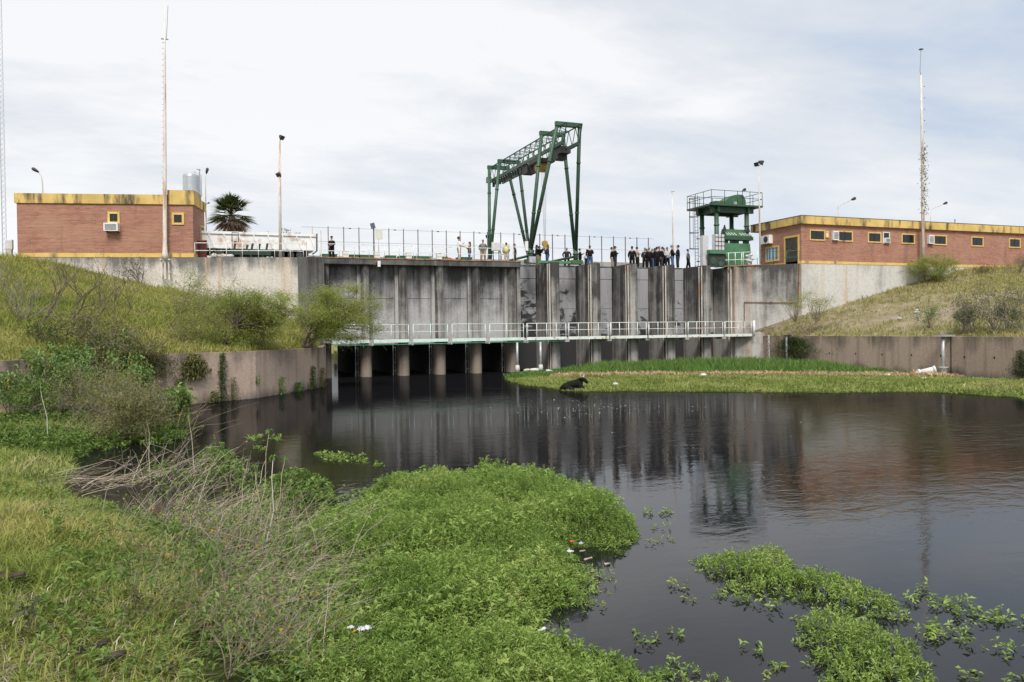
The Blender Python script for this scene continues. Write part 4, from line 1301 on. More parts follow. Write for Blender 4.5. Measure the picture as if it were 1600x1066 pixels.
# hoist trolley with drum, motor housings, cables and hook
m = MB(); hy = 63.3
m.box(gx - .8, gx + .8, hy - 1.0, hy + 1.2, zb - .5, zb - .2); tr_ = m.build('trolley', 'dark_steel', ga)
m = MB(); m.tube([(gx - .5, hy, zb - .75), (gx + .5, hy, zb - .75)], .5, 14); m.build('drum', 'orange_yellow', tr_)
for yy, wd, hh in ((65.8, 1.2, .75), (66.9, .5, .55), (58.3, .7, .5), (59.1, .9, .85), (59.9, .4, .45)):
    m = MB(); m.box(gx - .62, gx + .25, yy - wd / 2, yy + wd / 2, zb - .2 - hh, zb - .16); m.bar((gx - .2, yy - wd * .7, zb - .3), (gx - .2, yy + wd * .7, zb - .25 - hh * .5), .16); m.build('cable_festoon', 'dark_steel', ga)
for yy in np.arange(67.6, 74.4, .6):
    m = MB(); m.bar((gx - hw + .1, yy, zb - .15), (gx - hw + .14, yy + .1, zb - .5 - .2 * RNG.random()), .2, .24); m.build('cable_festoon', 'dark_steel', ga)
m = MB(); m.box(gx - hw - .5, gx - hw - .1, 74.2, 74.8, zb - .2, zb + .35); m.build('motor_box', 'wire_grey', ga)
hx, hyk = atY(851.2, 378, 62.6)[0], 62.6
m = MB()
for s in (-.2, -.05, .12, .26): m.tube([(gx + s, hyk + .4, zb - .8), (hx + s * .3, hyk, 11.25)], .012, 4)
m.build('hoist_cable', 'wire_grey', ga)
m = MB(); m.tube([(hx, hyk - .12, 10.95), (hx, hyk + .12, 10.95)], .26, 14); m.bar((hx, hyk, 10.95), (hx, hyk, 10.5), .2, .22); hk = m.build('hook_block', 'orange_yellow', ga)
m = MB(); m.tube([(hx, hyk, 10.55), (hx, hyk, 10.3), (hx + .1, hyk, 10.15), (hx + .2, hyk, 10.2), (hx + .22, hyk, 10.32)], .04, 6); m.build('hook', 'dark_steel', hk)
m = MB(); a = atY(821.5, 385, 61.2); m.box(a[0] - .12, a[0] + .12, 60.95, 61.15, 10.1, 10.9); m.build('electric_box', 'white_paint', ga)
m = MB(); m.box(FXL - .35, FXL + .2, 60.7, 60.95, DECK + .04, DECK + .55); m.tube([(FXL + .05, 60.69, DECK + .28), (FXL + .05, 60.66, DECK + .28)], .13, 10); m.build('drive_motor', 'galvanised', ga)
a = atY(762, 369, 71)
m = MB(); flood_head(m, (a[0], 70.9, a[2]), (-.5, -.5, -.4), .3); m.build('lamp_head', 'dark_steel', ga)
# control cabinets behind the crane leg
for p0, p1, y0, lab in ((771, 782, 378, 'tall white control cabinet on a stand behind the green crane leg'), (783, 797, 380.5, 'white control cabinet beside the man in the yellow vest')):
    yy = 65.5; a, b = atY(p0, 385, yy)[0], atY(p1, 385, yy)[0]; zt_ = atY(p0, y0, yy)[2]
    t = thing('control_cabinet', lab, 'cabinet', ((a + b) / 2, yy, DECK))
    m = MB(); m.box(a, b, yy, yy + .5, zt_ - .75, zt_); m.build('case', 'white_paint', t)
    m = MB(); m.box(a + .05, b - .05, yy - .02, yy, zt_ - .7, zt_ - .05); m.build('door', 'mesh_grey', t)
    m = MB()
    for xx in (a + .06, b - .06): m.bar((xx, yy + .25, DECK), (xx, yy + .25, zt_ - .75), .07)
    m.bar((a, yy + .25, zt_ - .95), (b, yy + .25, zt_ - .95), .05); m.build('stand', 'dark_steel', t)

# ------------------------------------------------------------------ green hoist tower
CX0, CX1, CY0, CY1 = 44.2, 47.6, 61.3, 63.6
tw = thing('hoist_tower', 'green steel hoist tower with a railed platform on four columns', 'tower', (45.9, 62.4, DECK))
for x in (CX0, CX1):
    for y in (CY0, CY1):
        m = MB(); m.tube([(x, y, DECK), (x, y, 14.2)], .21, 14)
        for z in (9.25, 10.3, 13.0): m.tube([(x, y, z - .05), (x, y, z + .05)], .27, 14)
        m.build('column', 'crane_green', tw)
m = MB(); m.box(43.15, 48.95, 60.6, 64.6, 14.72, 14.88); m.build('platform', 'crane_green', tw)
m = MB()
for y in (CY0, CY1): m.box(43.6, 48.3, y - .14, y + .14, 14.2, 14.7)
for x in (CX0, CX1): m.box(x - .13, x + .13, 60.9, 64.3, 14.22, 14.72)
m.build('girder', 'crane_green', tw)
m = MB()
for x, s in ((CX0, -1), (CX1, 1)):
    m.add([(x + s * .1, CY0 - .1, 14.2), (x + s * 1.0, CY0 - .1, 14.71), (x + s * .1, CY0 - .1, 14.71), (x + s * .1, CY0 + .1, 14.2), (x + s * 1.0, CY0 + .1, 14.71), (x + s * .1, CY0 + .1, 14.71)],
          [(0, 1, 2), (3, 5, 4), (0, 3, 4, 1), (1, 4, 5, 2), (2, 5, 3, 0)])
m.build('gusset', 'crane_green', tw)
m = MB(); ps = [(43.2, 60.65), (44.65, 60.65), (46.1, 60.65), (47.5, 60.65), (48.9, 60.65), (48.9, 62), (48.9, 63.3), (48.9, 64.55), (47.5, 64.55), (46.1, 64.55), (44.6, 64.55), (43.2, 64.55), (43.2, 63.2), (43.2, 61.9)]
for x, y in ps: m.tube([(x, y, 14.88), (x, y, 16.12)], .03, 6)
for z in (16.12, 15.5):
    for a, b in zip(ps, ps[1:] + ps[:1]): m.bar((*a, z), (*b, z), .045)
m.build('railing', 'crane_green', tw)
m = MB(); m.box(44.3, 46.0, 61.6, 62.5, 14.88, 15.3); mo = m.build('hoist_machine', 'machine_green', tw)
m = MB(); c = (46.4, 61.9)
prof = [(44.9, 14.9), (47.6, 14.9), (47.6, 15.45), (47.3, 15.95), (46.7, 15.98), (46.1, 15.85), (45.4, 15.4)]
m.add([(x, 61.4, z) for x, z in prof] + [(x, 62.7, z) for x, z in prof], [tuple(reversed(range(7))), tuple(range(7, 14))] + [(i, (i + 1) % 7, 7 + (i + 1) % 7, 7 + i) for i in range(7)])
m.build('drum_hood', 'machine_green', mo)
m = MB(); m.bar((46.9, 61.0, 14.9), (46.9, 61.0, 16.3), .04); flood_head(m, (47.1, 61.0, 16.35), (.8, 0, .3), .24); m.build('lamp_head', 'dark_steel', tw)
m = MB(); m.box(46.15, 46.45, 61.2, 61.38, 14.95, 15.25); m.build('bracket', 'galvanised', mo)
# ladder with cage on the left side
lx = 43.05; m = MB()
for yy in (62.6, 63.1): m.bar((lx, yy, DECK), (lx, yy, 15.9), .04)
z = DECK + .3
while z < 15: m.bar((lx, 62.6, z), (lx, 63.1, z), .03); z += .3
for z in (9.75, 11.9):
    m.bar((lx, 62.85, z), (CX0, CY1, z), .07)
m.build('ladder', 'dark_steel', tw)
m = MB()
for z in (10.9, 12.4, 13.9, 15.6):
    pp = [(lx - .75 * sin(pi * k / 8), 62.85 - .38 * cos(pi * k / 8), z) for k in range(9)]
    for a, b in zip(pp[:-1], pp[1:]): m.bar(a, b, .05)
for k in (2, 4, 6):
    x, y = lx - .75 * sin(pi * k / 8), 62.85 - .38 * cos(pi * k / 8); m.bar((x, y, 10.9), (x, y, 15.6), .03)
m.build('ladder_cage', 'dark_steel', tw)
# the hoisted rake machine between the columns
rk = thing('trash_rake', 'green trash rake with a slotted slanted hood under the hoist tower', 'machine', (46.0, 61.5, DECK))
ya = 60.9
m = MB()
X0, X1 = 44.85, 48.0
m.add([(X0 + .15, ya, 9.1), (X1 - .1, ya, 9.1), (X1 - .35, ya, 11.3), (X0 - .05, ya, 11.3), (X0 + .15, ya + .9, 9.1), (X1 - .1, ya + .9, 9.1), (X1 - .35, ya + .9, 11.3), (X0 - .05, ya + .9, 11.3)],
      [(0, 1, 2, 3), (4, 7, 6, 5), (0, 4, 5, 1), (1, 5, 6, 2), (2, 6, 7, 3), (3, 7, 4, 0)])
m.build('panel', 'crane_light_green', rk)
m = MB()
m.add([(X0 + .1, ya - .1, 11.95), (X1 - .1, ya - .1, 11.95), (X1 - .4, ya + .7, 12.7), (X0 + .15, ya + .7, 12.7), (X0 + .1, ya + .9, 11.95), (X1 - .1, ya + .9, 11.95)],
      [(0, 1, 2, 3), (4, 3, 2, 5), (0, 3, 4), (1, 5, 2), (0, 4, 5, 1)])
hd = m.build('hood', 'machine_green', rk)
for k in range(9):
    if k == 4: continue
    x = X0 + .35 + k * .31; m = MB(); m.bar((x, ya - .02, 12.06), (x - .12, ya + .25, 12.31), .07, .05); m.build('slot', 'white_paint', hd)
m = MB(); m.box(X0 - .1, X1 - .05, ya - .12, ya + .9, 11.62, 11.92); m.box(X0 + .2, X0 + .5, ya + .2, ya + .5, 11.3, 11.62); m.box(X1 - .8, X1 - .5, ya + .2, ya + .5, 11.3, 11.62); m.box(X0 + 1.3, X0 + 1.7, ya + .2, ya + .5, 11.3, 11.62); m.build('crossbeam', 'crane_green', rk)
m = MB()
for x in (X0 + .0, X1 - .5): m.add([(x - .2, ya, 12.4), (x + .2, ya, 12.4), (x, ya, 13.0), (x - .2, ya + .15, 12.4), (x + .2, ya + .15, 12.4), (x, ya + .15, 13.0)], [(0, 1, 2), (3, 5, 4), (0, 3, 4, 1), (1, 4, 5, 2), (2, 5, 3, 0)])
m.build('lifting_lug', 'dark_steel', rk)
# power unit with cabinets left of the rake
pu = thing('power_unit', 'green framed power unit carrying two grey cabinets under the hoist tower', 'machine', (44.0, 61.0, DECK))
m = MB(); m.box(42.95, 44.75, 60.55, 61.1, 10.25, 10.6); m.build('frame', 'crane_light_green', pu)
m = MB(); m.box(43.05, 44.7, 60.75, 61.15, DECK, 10.24); m.build('engine', 'dark_steel', pu)
m = MB(); m.tube([(43.4, 60.7, 9.6), (43.4, 60.74, 9.6)], .32, 12); m.tube([(44.2, 60.7, 9.35), (44.2, 60.74, 9.35)], .25, 12); m.build('flywheel', 'crane_green', pu)
m = MB(); m.box(43.5, 44.55, 60.6, 61.05, 10.62, 12.05); m.build('cabinet', 'mesh_grey', pu)
m = MB(); m.box(42.75, 43.35, 61.4, 61.9, DECK, 12.0); m.build('cabinet', 'mesh_grey', pu)
m = MB()
for z in (11.0, 11.4, 11.8): m.bar((43.48, 60.56, z), (44.57, 60.56, z), .03)
for x in (43.5, 43.85, 44.2, 44.55): m.bar((x, 60.55, 10.6), (x, 60.55, 12.1), .03)
m.build('guard', 'dark_steel', pu)
q = atL(1179, 405, wa, wb)
t = thing('grey_bundle', 'pale grey netted bundle beside the corner railing and lamp post', 'bundle', (q[0], q[1] + .6, DECK))
m = MB()
for k in range(9): m.ball((q[0] + RNG.normal() * .2, q[1] + .75 + RNG.normal() * .1, DECK + .12 + .12 * k), (.2 + .1 * RNG.random(), .2, .14), 7, 5)
m.build('bundle', 'mesh_grey', t)

# ------------------------------------------------------------------ people


def skin_mesh(verts, edges, rads, level=1):
    me = bpy.data.meshes.new('tmp'); me.from_pydata(verts, edges, [])
    o = bpy.data.objects.new('tmp', me); COL.objects.link(o)
    o.modifiers.new('s', 'SKIN'); sv = me.skin_vertices[0].data
    for i, r_ in enumerate(rads):
        sv[i].radius = (r_, r_) if np.isscalar(r_) else r_
        sv[i].use_root = (i == 0)
    sb = o.modifiers.new('b', 'SUBSURF'); sb.levels = level; sb.render_levels = level
    dg = bpy.context.evaluated_depsgraph_get(); dg.update()
    ev = o.evaluated_get(dg).to_mesh()
    V = [tuple(v.co) for v in ev.vertices]; Fc = [tuple(p.vertices) for p in ev.polygons]
    o.evaluated_get(dg).to_mesh_clear()
    bpy.data.objects.remove(o); bpy.data.meshes.remove(me)
    return V, Fc


ARMS = {  # elbow and wrist, right side (x>0); local frame faces +Y; scale for 1.75 m
    'down': ((.25, -.03, 1.13), (.24, .06, .87)),
    'pocket': ((.265, -.07, 1.13), (.21, .07, .93)),
    'hip': ((.28, -.07, 1.14), (.19, .08, .98)),
    'fold': ((.25, .06, 1.13), (.02, .24, 1.20)),
    'front': ((.24, .03, 1.12), (.09, .26, 1.07)),
    'camera': ((.24, .20, 1.22), (.09, .28, 1.50)),
    'phone': ((.24, .08, 1.13), (.14, .32, 1.28)),
    'point': ((.28, .22, 1.30), (.26, .50, 1.42)),
}


def person(label, loc, face, h, top, legs, hair='hair_dark', arms=('down', 'down'), stance=.10, wide=1.0, long_hair=False, cap=None, skin='skin_tone', vest=None, hold=None, step=0.0):
    k = h / 1.75; wide *= 1.04
    t = bpy.data.objects.new('person', None); COL.objects.link(t)
    tag(t, label, 'person', 'people standing on the dam deck')
    S = lambda p: (p[0] * wide * k, p[1] * k, p[2] * k)
    L_, R_ = ARMS[arms[0]], ARMS[arms[1]]
    mx = lambda p: (-p[0], p[1], p[2])
    v = [(0, 0, .96), (0, .01, 1.14), (0, 0, 1.34), (0, -.01, 1.48), (0, .01, 1.55), (0, .025, 1.64), (0, .015, 1.73)]
    r = [(.15, .115), (.135, .105), (.155, .11), (.06, .06), (.062, .065), (.082, .10), (.06, .075)]
    e = [(0, 1), (1, 2), (2, 3), (3, 4), (4, 5), (5, 6)]
    hands = []
    for s, A in ((-1, L_), (1, R_)):
        f = (lambda p: p) if s > 0 else mx
        i = len(v)
        el, wr = np.array(f(A[0])), np.array(f(A[1])); d = unit(wr - el)
        v += [(s * .17, -.01, 1.36), tuple(el), tuple(wr), tuple(wr + d * .075)]
        r += [.062, .046, .03, (.036, .022)]
        e += [(2, i), (i, i + 1), (i + 1, i + 2), (i + 2, i + 3)]
        hands.append((wr, d, s))
    for s in (-1, 1):
        i = len(v); yy = step * s
        v += [(s * .09, 0, .88), (s * (.06 + stance * .5), .03 + yy * .5, .50), (s * (.03 + stance), yy, .09), (s * (.04 + stance), yy + .13, .035)]
        r += [.095, .062, .042, (.042, .035)]
        e += [(0, i), (i, i + 1), (i + 1, i + 2), (i + 2, i + 3)]
    V, Fc = skin_mesh([S(p) for p in v], e, [tuple(np.array(q) * k) if not np.isscalar(q) else q * k for q in r])
    mb = MB(); mb.add(V, Fc, True)
    for wr, d, s in hands:                                   # five fingers on each palm
        up = np.array([0, 0, 1.]) if abs(d[2]) < .8 else np.array([0, 1., 0]); sd = unit(np.cross(d, up)); nn = np.cross(sd, d)
        for j, ln in enumerate((.075, .085, .08, .062)):
            b0 = wr + d * .085 + sd * (j - 1.5) * .018
            mb.tube([np.array(S(b0)), np.array(S(b0 + d * ln * .55 - nn * .012)), np.array(S(b0 + d * ln * .9 - nn * .035))], [.009 * k, .0085 * k, .006 * k], 5)
        b0 = wr + d * .035 - sd * s * .03
        mb.tube([np.array(S(b0)), np.array(S(b0 + d * .03 - sd * s * .025)), np.array(S(b0 + d * .06 - sd * s * .028))], [.011 * k, .01 * k, .007 * k], 5)
    mb.add([S(p) for p in ((-.014, .10, 1.625), (.014, .10, 1.625), (0, .135, 1.628), (0, .108, 1.672))], [(0, 1, 2), (0, 2, 3), (1, 3, 2)])   # nose
    for s in (-1, 1): mb.ball(S((s * .083 / wide, .01, 1.645)), (.012 * k, .02 * k, .032 * k), 6, 5)
    mb.build('body', skin, t)
    em = MB()
    for s in (-1, 1): em.ball(S((s * .032 / wide, .105, 1.665)), .011 * k, 6, 4)
    em.build('eyes', 'hair_dark', t)
    # clothes: shells around the body
    hem = .84
    tv = [(0, 0, hem), (0, .01, 1.0), (0, .01, 1.16), (0, 0, 1.31), (0, -.01, 1.46)]
    tr_ = [(.225, .175), (.225, .18), (.215, .175), (.19, .15), (.085, .085)]
    te = [(0, 1), (1, 2), (2, 3), (3, 4)]
    for s, A in ((-1, L_), (1, R_)):
        f = (lambda p: p) if s > 0 else mx
        i = len(tv); el, wr = np.array(f(A[0])), np.array(f(A[1]))
        tv += [(s * .175, -.01, 1.345), tuple(el), tuple(el + (wr - el) * .93)]
        tr_ += [.085, .082, .064]
        te += [(3, i), (i, i + 1), (i + 1, i + 2)]
    V, Fc = skin_mesh([S(p) for p in tv], te, [tuple(np.array(q) * k) if not np.isscalar(q) else q * k for q in tr_])
    MB().add(V, Fc, True).build('jacket' if top in ('black', 'charcoal', 'grey', 'navy', 'olive') else 'shirt', 'cloth_' + top, t)
    if vest:
        V, Fc = skin_mesh([S(p) for p in ((0, 0, .93), (0, .01, 1.1), (0, 0, 1.34), (0, -.005, 1.42))], [(0, 1), (1, 2), (2, 3)], [tuple(np.array(q) * k) for q in ((.232, .185), (.235, .19), (.225, .175), (.14, .12))])
        MB().add(V, Fc, True).build('vest', 'cloth_' + vest, t)
    lv = [(0, 0, .97)]; lr = [(.158, .125)]; le = []
    for s in (-1, 1):
        i = len(lv); yy = step * s
        lv += [(s * .092, 0, .86), (s * (.06 + stance * .5), .03 + yy * .5, .50), (s * (.03 + stance), yy, .085)]
        lr += [.138, .105, .085]; le += [(0, i), (i, i + 1), (i + 1, i + 2)]
    V, Fc = skin_mesh([S(p) for p in lv], le, [tuple(np.array(q) * k) if not np.isscalar(q) else q * k for q in lr])
    MB().add(V, Fc, True).build('trousers', 'cloth_' + legs, t)
    sm = MB()
    for s in (-1, 1):
        yy = step * s; c = S((s * (.035 + stance), yy + .05, .045)); sm.ball(c, (.055 * k, .14 * k, .05 * k), 8, 5)
    sm.build('shoes', 'black_rubber', t)
    hm = MB()
    c = np.array(S((0, -.022, 1.70))); hm.ball(c, (.09 * k, .105 * k, .075 * k), 10, 6)
    hm.ball(c + np.array([0, -.03 * k, -.05 * k]), (.088 * k, .085 * k, .085 * k), 9, 6)
    if long_hair: hm.ball(c + np.array([0, -.06 * k, -.19 * k]), (.10 * k, .06 * k, .19 * k), 9, 6)
    hm.build('hair', hair, t)
    if cap:
        cm_ = MB(); cm_.ball(c + np.array([0, .005, .02 * k]), (.102 * k, .122 * k, .082 * k), 10, 6); cm_.ball(c + np.array([0, .13 * k, .005 * k]), (.075 * k, .075 * k, .012 * k), 8, 4); cm_.build('cap', 'cloth_' + cap, t)
    if hold:
        wr = np.array(R_[1]) * .5 + np.array(mx(L_[1])) * .5 if arms[0] == arms[1] else np.array(R_[1]) + np.array([0, .08, .02])
        w_, d_, h_ = {'phone': (.075, .012, .15), 'camera': (.15, .13, .10), 'book': (.24, .03, .17)}[hold]
        hm = MB(); cc = np.array(S(wr + np.array([0, .07, .02]))); hm.box(cc[0] - w_ / 2, cc[0] + w_ / 2, cc[1] - d_ / 2, cc[1] + d_ / 2, cc[2] - h_ / 2, cc[2] + h_ / 2)
        if hold == 'camera': hm.tube([cc, cc + np.array([0, .16, 0])], .04, 10)
        tt = bpy.data.objects.new(hold, None); COL.objects.link(tt)
        ob = hm.build('casing', 'black_rubber' if hold != 'book' else 'plastic_white', None)
        bpy.data.objects.remove(tt)
        ob.name = {'phone': 'phone', 'camera': 'camera_held', 'book': 'notebook'}[hold]
        ob.location = loc; ob.rotation_euler = (0, 0, face)
        tag(ob, {'phone': 'small dark phone held up by the ', 'camera': 'black camera held by the ', 'book': 'white notebook held by the '}[hold] + ' '.join(label.split(',')[0].split()[:8]), hold)
    t.location = loc; t.rotation_euler = (0, 0, face)
    return t


def stand(px, ytop, h, ymin=60.6, ymax=68.5, base=DECK):
    q = atZ(px, ytop, base + h)
    if q[1] < ymin or q[1] > ymax:
        yy = min(max(q[1], ymin), ymax); q = atY(px, ytop, yy); h = q[2] - base
    return (q[0], q[1], base), h


TOCAM, AWAY, TORIGHT, TOLEFT = radians(160), radians(-20), radians(-110), radians(70)
PEOPLE = [  # px, top, height, min Y, facing, top, legs, extras, label
    (518, 369.5, 1.74, 60.7, TOCAM, 'black', 'black', dict(arms=('front', 'front'), cap='charcoal'), 'person alone at the left end of the deck in dark jacket and trousers'),
    (717, 370, 1.80, 60.7, TORIGHT, 'white', 'beige', dict(arms=('phone', 'front'), hold=None), 'person in a white shirt and beige trousers on the left deck'),
    (733.5, 378, 1.62, 60.9, TOLEFT, 'tan', 'blue_jeans', dict(arms=('phone', 'phone'), long_hair=True, hair='cloth_brown', hold='phone'), 'person with long brown hair, brown vest and jeans holding a phone'),
    (754.5, 374.5, 1.72, 60.7, TOCAM, 'grey', 'khaki', dict(arms=('pocket', 'pocket'), wide=1.12, hair='hair_grey'), 'person in a grey jacket and khaki trousers, hands in pockets'),
    (791, 379.5, 1.66, 61.2, AWAY, 'beige', 'beige', dict(vest='hivis', arms=('down', 'hip')), 'person in a yellow high-visibility vest leaning at the railing'),
    (804, 381, 1.68, 61.6, TORIGHT, 'charcoal', 'charcoal', dict(), 'person in dark grey seen from the side at the railing corner post'),
    (833.5, 391, 1.6, 64.0, AWAY, 'black', 'pale_grey', dict(), 'person in black half hidden behind the green crane foot'),
    (839, 383, 1.70, 64.0, TORIGHT, 'black', 'khaki', dict(arms=('point', 'point'), long_hair=True), 'person in black top and khaki trousers reaching towards the yellow hook'),
    (842.5, 385, 1.68, 64.8, TORIGHT, 'black', 'khaki', dict(arms=('camera', 'camera'), hold='camera'), 'person in black filming with a camera beside the yellow hook'),
    (855, 382, 1.74, 63.9, TOLEFT, 'charcoal', 'blue_jeans', dict(long_hair=True, arms=('phone', 'front')), 'person with long dark hair, dark jacket and bright blue jeans right of the hook'),
    (885.5, 387.5, 1.72, 64.0, AWAY, 'charcoal', 'black', dict(arms=('pocket', 'pocket'), wide=1.35, hair='hair_grey'), 'stout grey-haired person in a dark padded jacket between the crane feet'),
    (906, 388.5, 1.62, 64.2, TORIGHT, 'black', 'black', dict(arms=('phone', 'phone'), hold='phone'), 'person in black looking at a phone just right of the crane foot'),
    (917, 390, 1.66, 65.2, AWAY, 'white', 'black', dict(arms=('down', 'down')), 'person in white half hidden behind a broad person in a black jacket'),
    (921.5, 384, 1.80, 63.9, AWAY, 'black', 'blue_jeans', dict(arms=('pocket', 'fold'), wide=1.1, stance=.13), 'broad person in a black jacket and jeans right of the crane'),
    (956, 386.5, 1.72, 64.3, TORIGHT, 'black', 'khaki', dict(arms=('fold', 'fold')), 'person in black and khaki, left one of the pair'),
    (961, 385.5, 1.76, 63.9, TORIGHT, 'black', 'navy', dict(arms=('fold', 'fold'), wide=1.1, cap='black'), 'person in a black jacket with folded arms, right one of the pair'),
    (987.5, 385.6, 1.76, 63.9, AWAY, 'black', 'black', dict(cap='black', wide=1.1), 'person in black cap and black jacket left of the person in beige'),
    (995.5, 386, 1.72, 64.0, TORIGHT, 'beige', 'black', dict(arms=('fold', 'fold'), wide=1.15), 'person in a beige jumper with folded arms beside the black cap'),
    (1007.5, 387.5, 1.72, 64.2, TOCAM, 'charcoal', 'black', dict(arms=('fold', 'pocket')), 'person in charcoal at the left edge of the dark crowd'),
    (1014, 386.5, 1.74, 63.9, AWAY, 'black', 'black', dict(hair='hair_grey', wide=1.1), 'grey-haired person in black, second from the left in the dark crowd'),
    (1019.5, 389, 1.68, 64.3, TORIGHT, 'black', 'blue_jeans', dict(hair='hair_grey'), 'grey-haired person in black and blue jeans in the middle of the dark crowd'),
    (1026, 386, 1.76, 64.0, AWAY, 'black', 'black', dict(wide=1.2), 'broad person all in black in the middle of the dark crowd'),
    (1030, 385.3, 1.78, 65.0, TOCAM, 'navy', 'navy', dict(), 'tall person in navy behind the dark crowd'),
    (1010.5, 389, 1.66, 64.6, TORIGHT, 'charcoal', 'black', dict(arms=('pocket', 'pocket')), 'person in charcoal peeking between the first two of the dark crowd'),
    (1023, 388, 1.70, 65.0, AWAY, 'black', 'black', dict(wide=1.1, arms=('fold', 'fold')), 'person in black with folded arms behind the blue jeans of the dark crowd'),
    (1038, 388.5, 1.68, 64.8, TOCAM, 'black', 'black', dict(arms=('pocket', 'pocket')), 'person in black between the dark crowd and the pale grey top'),
    (1034.5, 386, 1.75, 64.0, TOLEFT, 'black', 'charcoal', dict(arms=('pocket', 'down')), 'person in black at the right edge of the dark crowd'),
    (1042.5, 386.7, 1.70, 63.9, TOCAM, 'pale_grey', 'black', dict(arms=('hip', 'front')), 'person in a pale grey top and black trousers beside the dark crowd'),
    (1050, 383, 1.80, 63.9, TORIGHT, 'black', 'blue_jeans', dict(arms=('front', 'front'), hair='hair_grey'), 'tall grey-haired person in dark top and blue jeans facing the taller two'),
    (1059, 383.3, 1.80, 63.9, TOLEFT, 'black', 'navy', dict(arms=('front', 'pocket'), wide=1.15, stance=.14), 'tall person in black top and dark jeans at the right end of the group'),
    (1075, 389.5, 1.62, 63.9, TORIGHT, 'grey', 'black', dict(arms=('pocket', 'pocket'), step=.16), 'person in a grey hoodie walking alone near the tower ladder'),
]
for px, top_y, h, ymin, face, top, legs, ex, lab in PEOPLE:
    loc, hh = stand(px, top_y, h, ymin)
    person(lab, loc, face + RNG.normal() * .25, hh, top, legs, skin='skin_brown' if RNG.random() < .4 else 'skin_tone', **ex)

# ------------------------------------------------------------------ the black cow lying at the water's edge
cq = atZ(880, 610, 0.02); ce = atZ(921, 604, .02)
cw = thing('cow', 'black horned cow lying at the edge of the water on the grassy shore', 'cow', (cq[0], cq[1], 0))
ax = unit(np.array([1.0, .10, 0])); ay = np.array([-ax[1], ax[0], 0])
ln = 1.55


def cb(u, v_, z): p = np.array([cq[0], cq[1], 0]) + ax * u * ln / 1.55 + ay * v_; return (p[0], p[1], z)


v = [cb(.55, .1, .27), cb(.22, .15, .24), cb(.02, .18, .14), cb(.85, .08, .34), cb(1.04, .03, .42), cb(1.15, -.04, .53), cb(1.22, -.10, .63), cb(1.33, -.20, .54), cb(1.42, -.28, .42), cb(1.45, -.31, .38),
     cb(.22, -.18, .13), cb(.55, -.42, .06), cb(.3, -.5, .02), cb(1.05, -.2, .15), cb(1.3, -.32, .06), cb(1.05, -.38, .02), cb(-.10, .2, .08), cb(-.20, .1, -.02)]
r = [(.25, .26), (.27, .25), (.20, .16), (.25, .27), (.22, .25), (.18, .20), (.145, .15), (.125, .12), (.095, .09), (.08, .07), (.18, .16), (.085, .08), (.05, .05), (.14, .13), (.075, .07), (.055, .045), (.03, .03), (.025, .025)]
e = [(0, 1), (1, 2), (0, 3), (3, 4), (4, 5), (5, 6), (6, 7), (7, 8), (8, 9), (1, 10), (10, 11), (11, 12), (4, 13), (13, 14), (14, 15), (2, 16), (16, 17)]
V, Fc = skin_mesh(v, e, r, 2)
m = MB(); m.add(V, Fc, True)
m.build('body', 'cow_black', cw)
for s in (-1, 1):
    m = MB(); b0 = np.array(cb(1.21, -.09, .72)); sd = ay * s * .5 + ax * s * .8
    m.tube([b0 + sd * .08, b0 + sd * .22 + np.array([0, 0, .04]), b0 + sd * .28 + np.array([0, 0, .19])], [.04, .03, .008], 7); m.build('horn', 'horn', cw)
    m = MB(); m.ball(b0 + sd * .2 + np.array([0, 0, -.09]), (.13, .10, .045), 8, 5); m.build('ear', 'cow_black', cw)
# ------------------------------------------------------------------ banks


def loft(P, Q, n, m, bulge=0.0, rough=.25, seed=0.):
    P = np.array([tuple(p) for p in P], float); Q = np.array([tuple(q) for q in Q], float)
    s0 = np.concatenate([[0], np.cumsum(np.linalg.norm(np.diff(P[:, :2], axis=0), axis=1) + np.linalg.norm(np.diff(Q[:, :2], axis=0), axis=1))])
    s = np.linspace(0, s0[-1], n)
    Pi = np.stack([np.interp(s, s0, P[:, k]) for k in range(3)], 1); Qi = np.stack([np.interp(s, s0, Q[:, k]) for k in range(3)], 1)
    t = np.linspace(0, 1, m)[:, None]
    G = Pi[None] * (1 - t[..., None]) + Qi[None] * t[..., None]
    X, Y, Z = G[..., 0], G[..., 1], G[..., 2]
    w = np.sin(pi * np.clip(t, 0, 1))
    Z = Z + w * bulge + np.sqrt(np.clip(w, 0, 1)) * (fbm(X + seed, Y, .45) - .5) * rough * 2 + (fbm(X, Y + seed, 1.6) - .5) * rough * .5
    return X, Y, Z


def scatter(G, n, keep=None):
    X, Y, Z = G
    V = np.stack([X, Y, Z], -1); a = V[:-1, :-1].reshape(-1, 3); b = V[:-1, 1:].reshape(-1, 3); c = V[1:, 1:].reshape(-1, 3); d = V[1:, :-1].reshape(-1, 3)
    A = np.concatenate([a, a]); B = np.concatenate([b, c]); C_ = np.concatenate([c, d])
    ar = np.linalg.norm(np.cross(B - A, C_ - A), axis=1); ar /= ar.sum()
    i = RNG.choice(len(A), n, p=ar); u = RNG.random((n, 2)); f = u.sum(1) > 1; u[f] = 1 - u[f]
    Pt = A[i] + (B[i] - A[i]) * u[:, :1] + (C_[i] - A[i]) * u[:, 1:]
    if keep is not None: Pt = Pt[keep(Pt)]
    return Pt


def project(Pt):
    v = Pt - CP; z = v @ FW
    return 800 + F * (v @ RT) / z, 533 - F * (v @ UP) / z, z


def on_ground(G, px, py):
    Pt = np.stack([g_.ravel() for g_ in G], 1); x, y, z = project(Pt)
    d = (x - px) ** 2 + (y - py) ** 2 + (z < 1) * 1e9
    return Pt[np.argmin(d)]


def in_view(Pt, mx=60, my=60):
    x, y, z = project(Pt)
    return (z > .5) & (x > -mx) & (x < 1600 + mx) & (y < 1066 + my) & (y > -my)


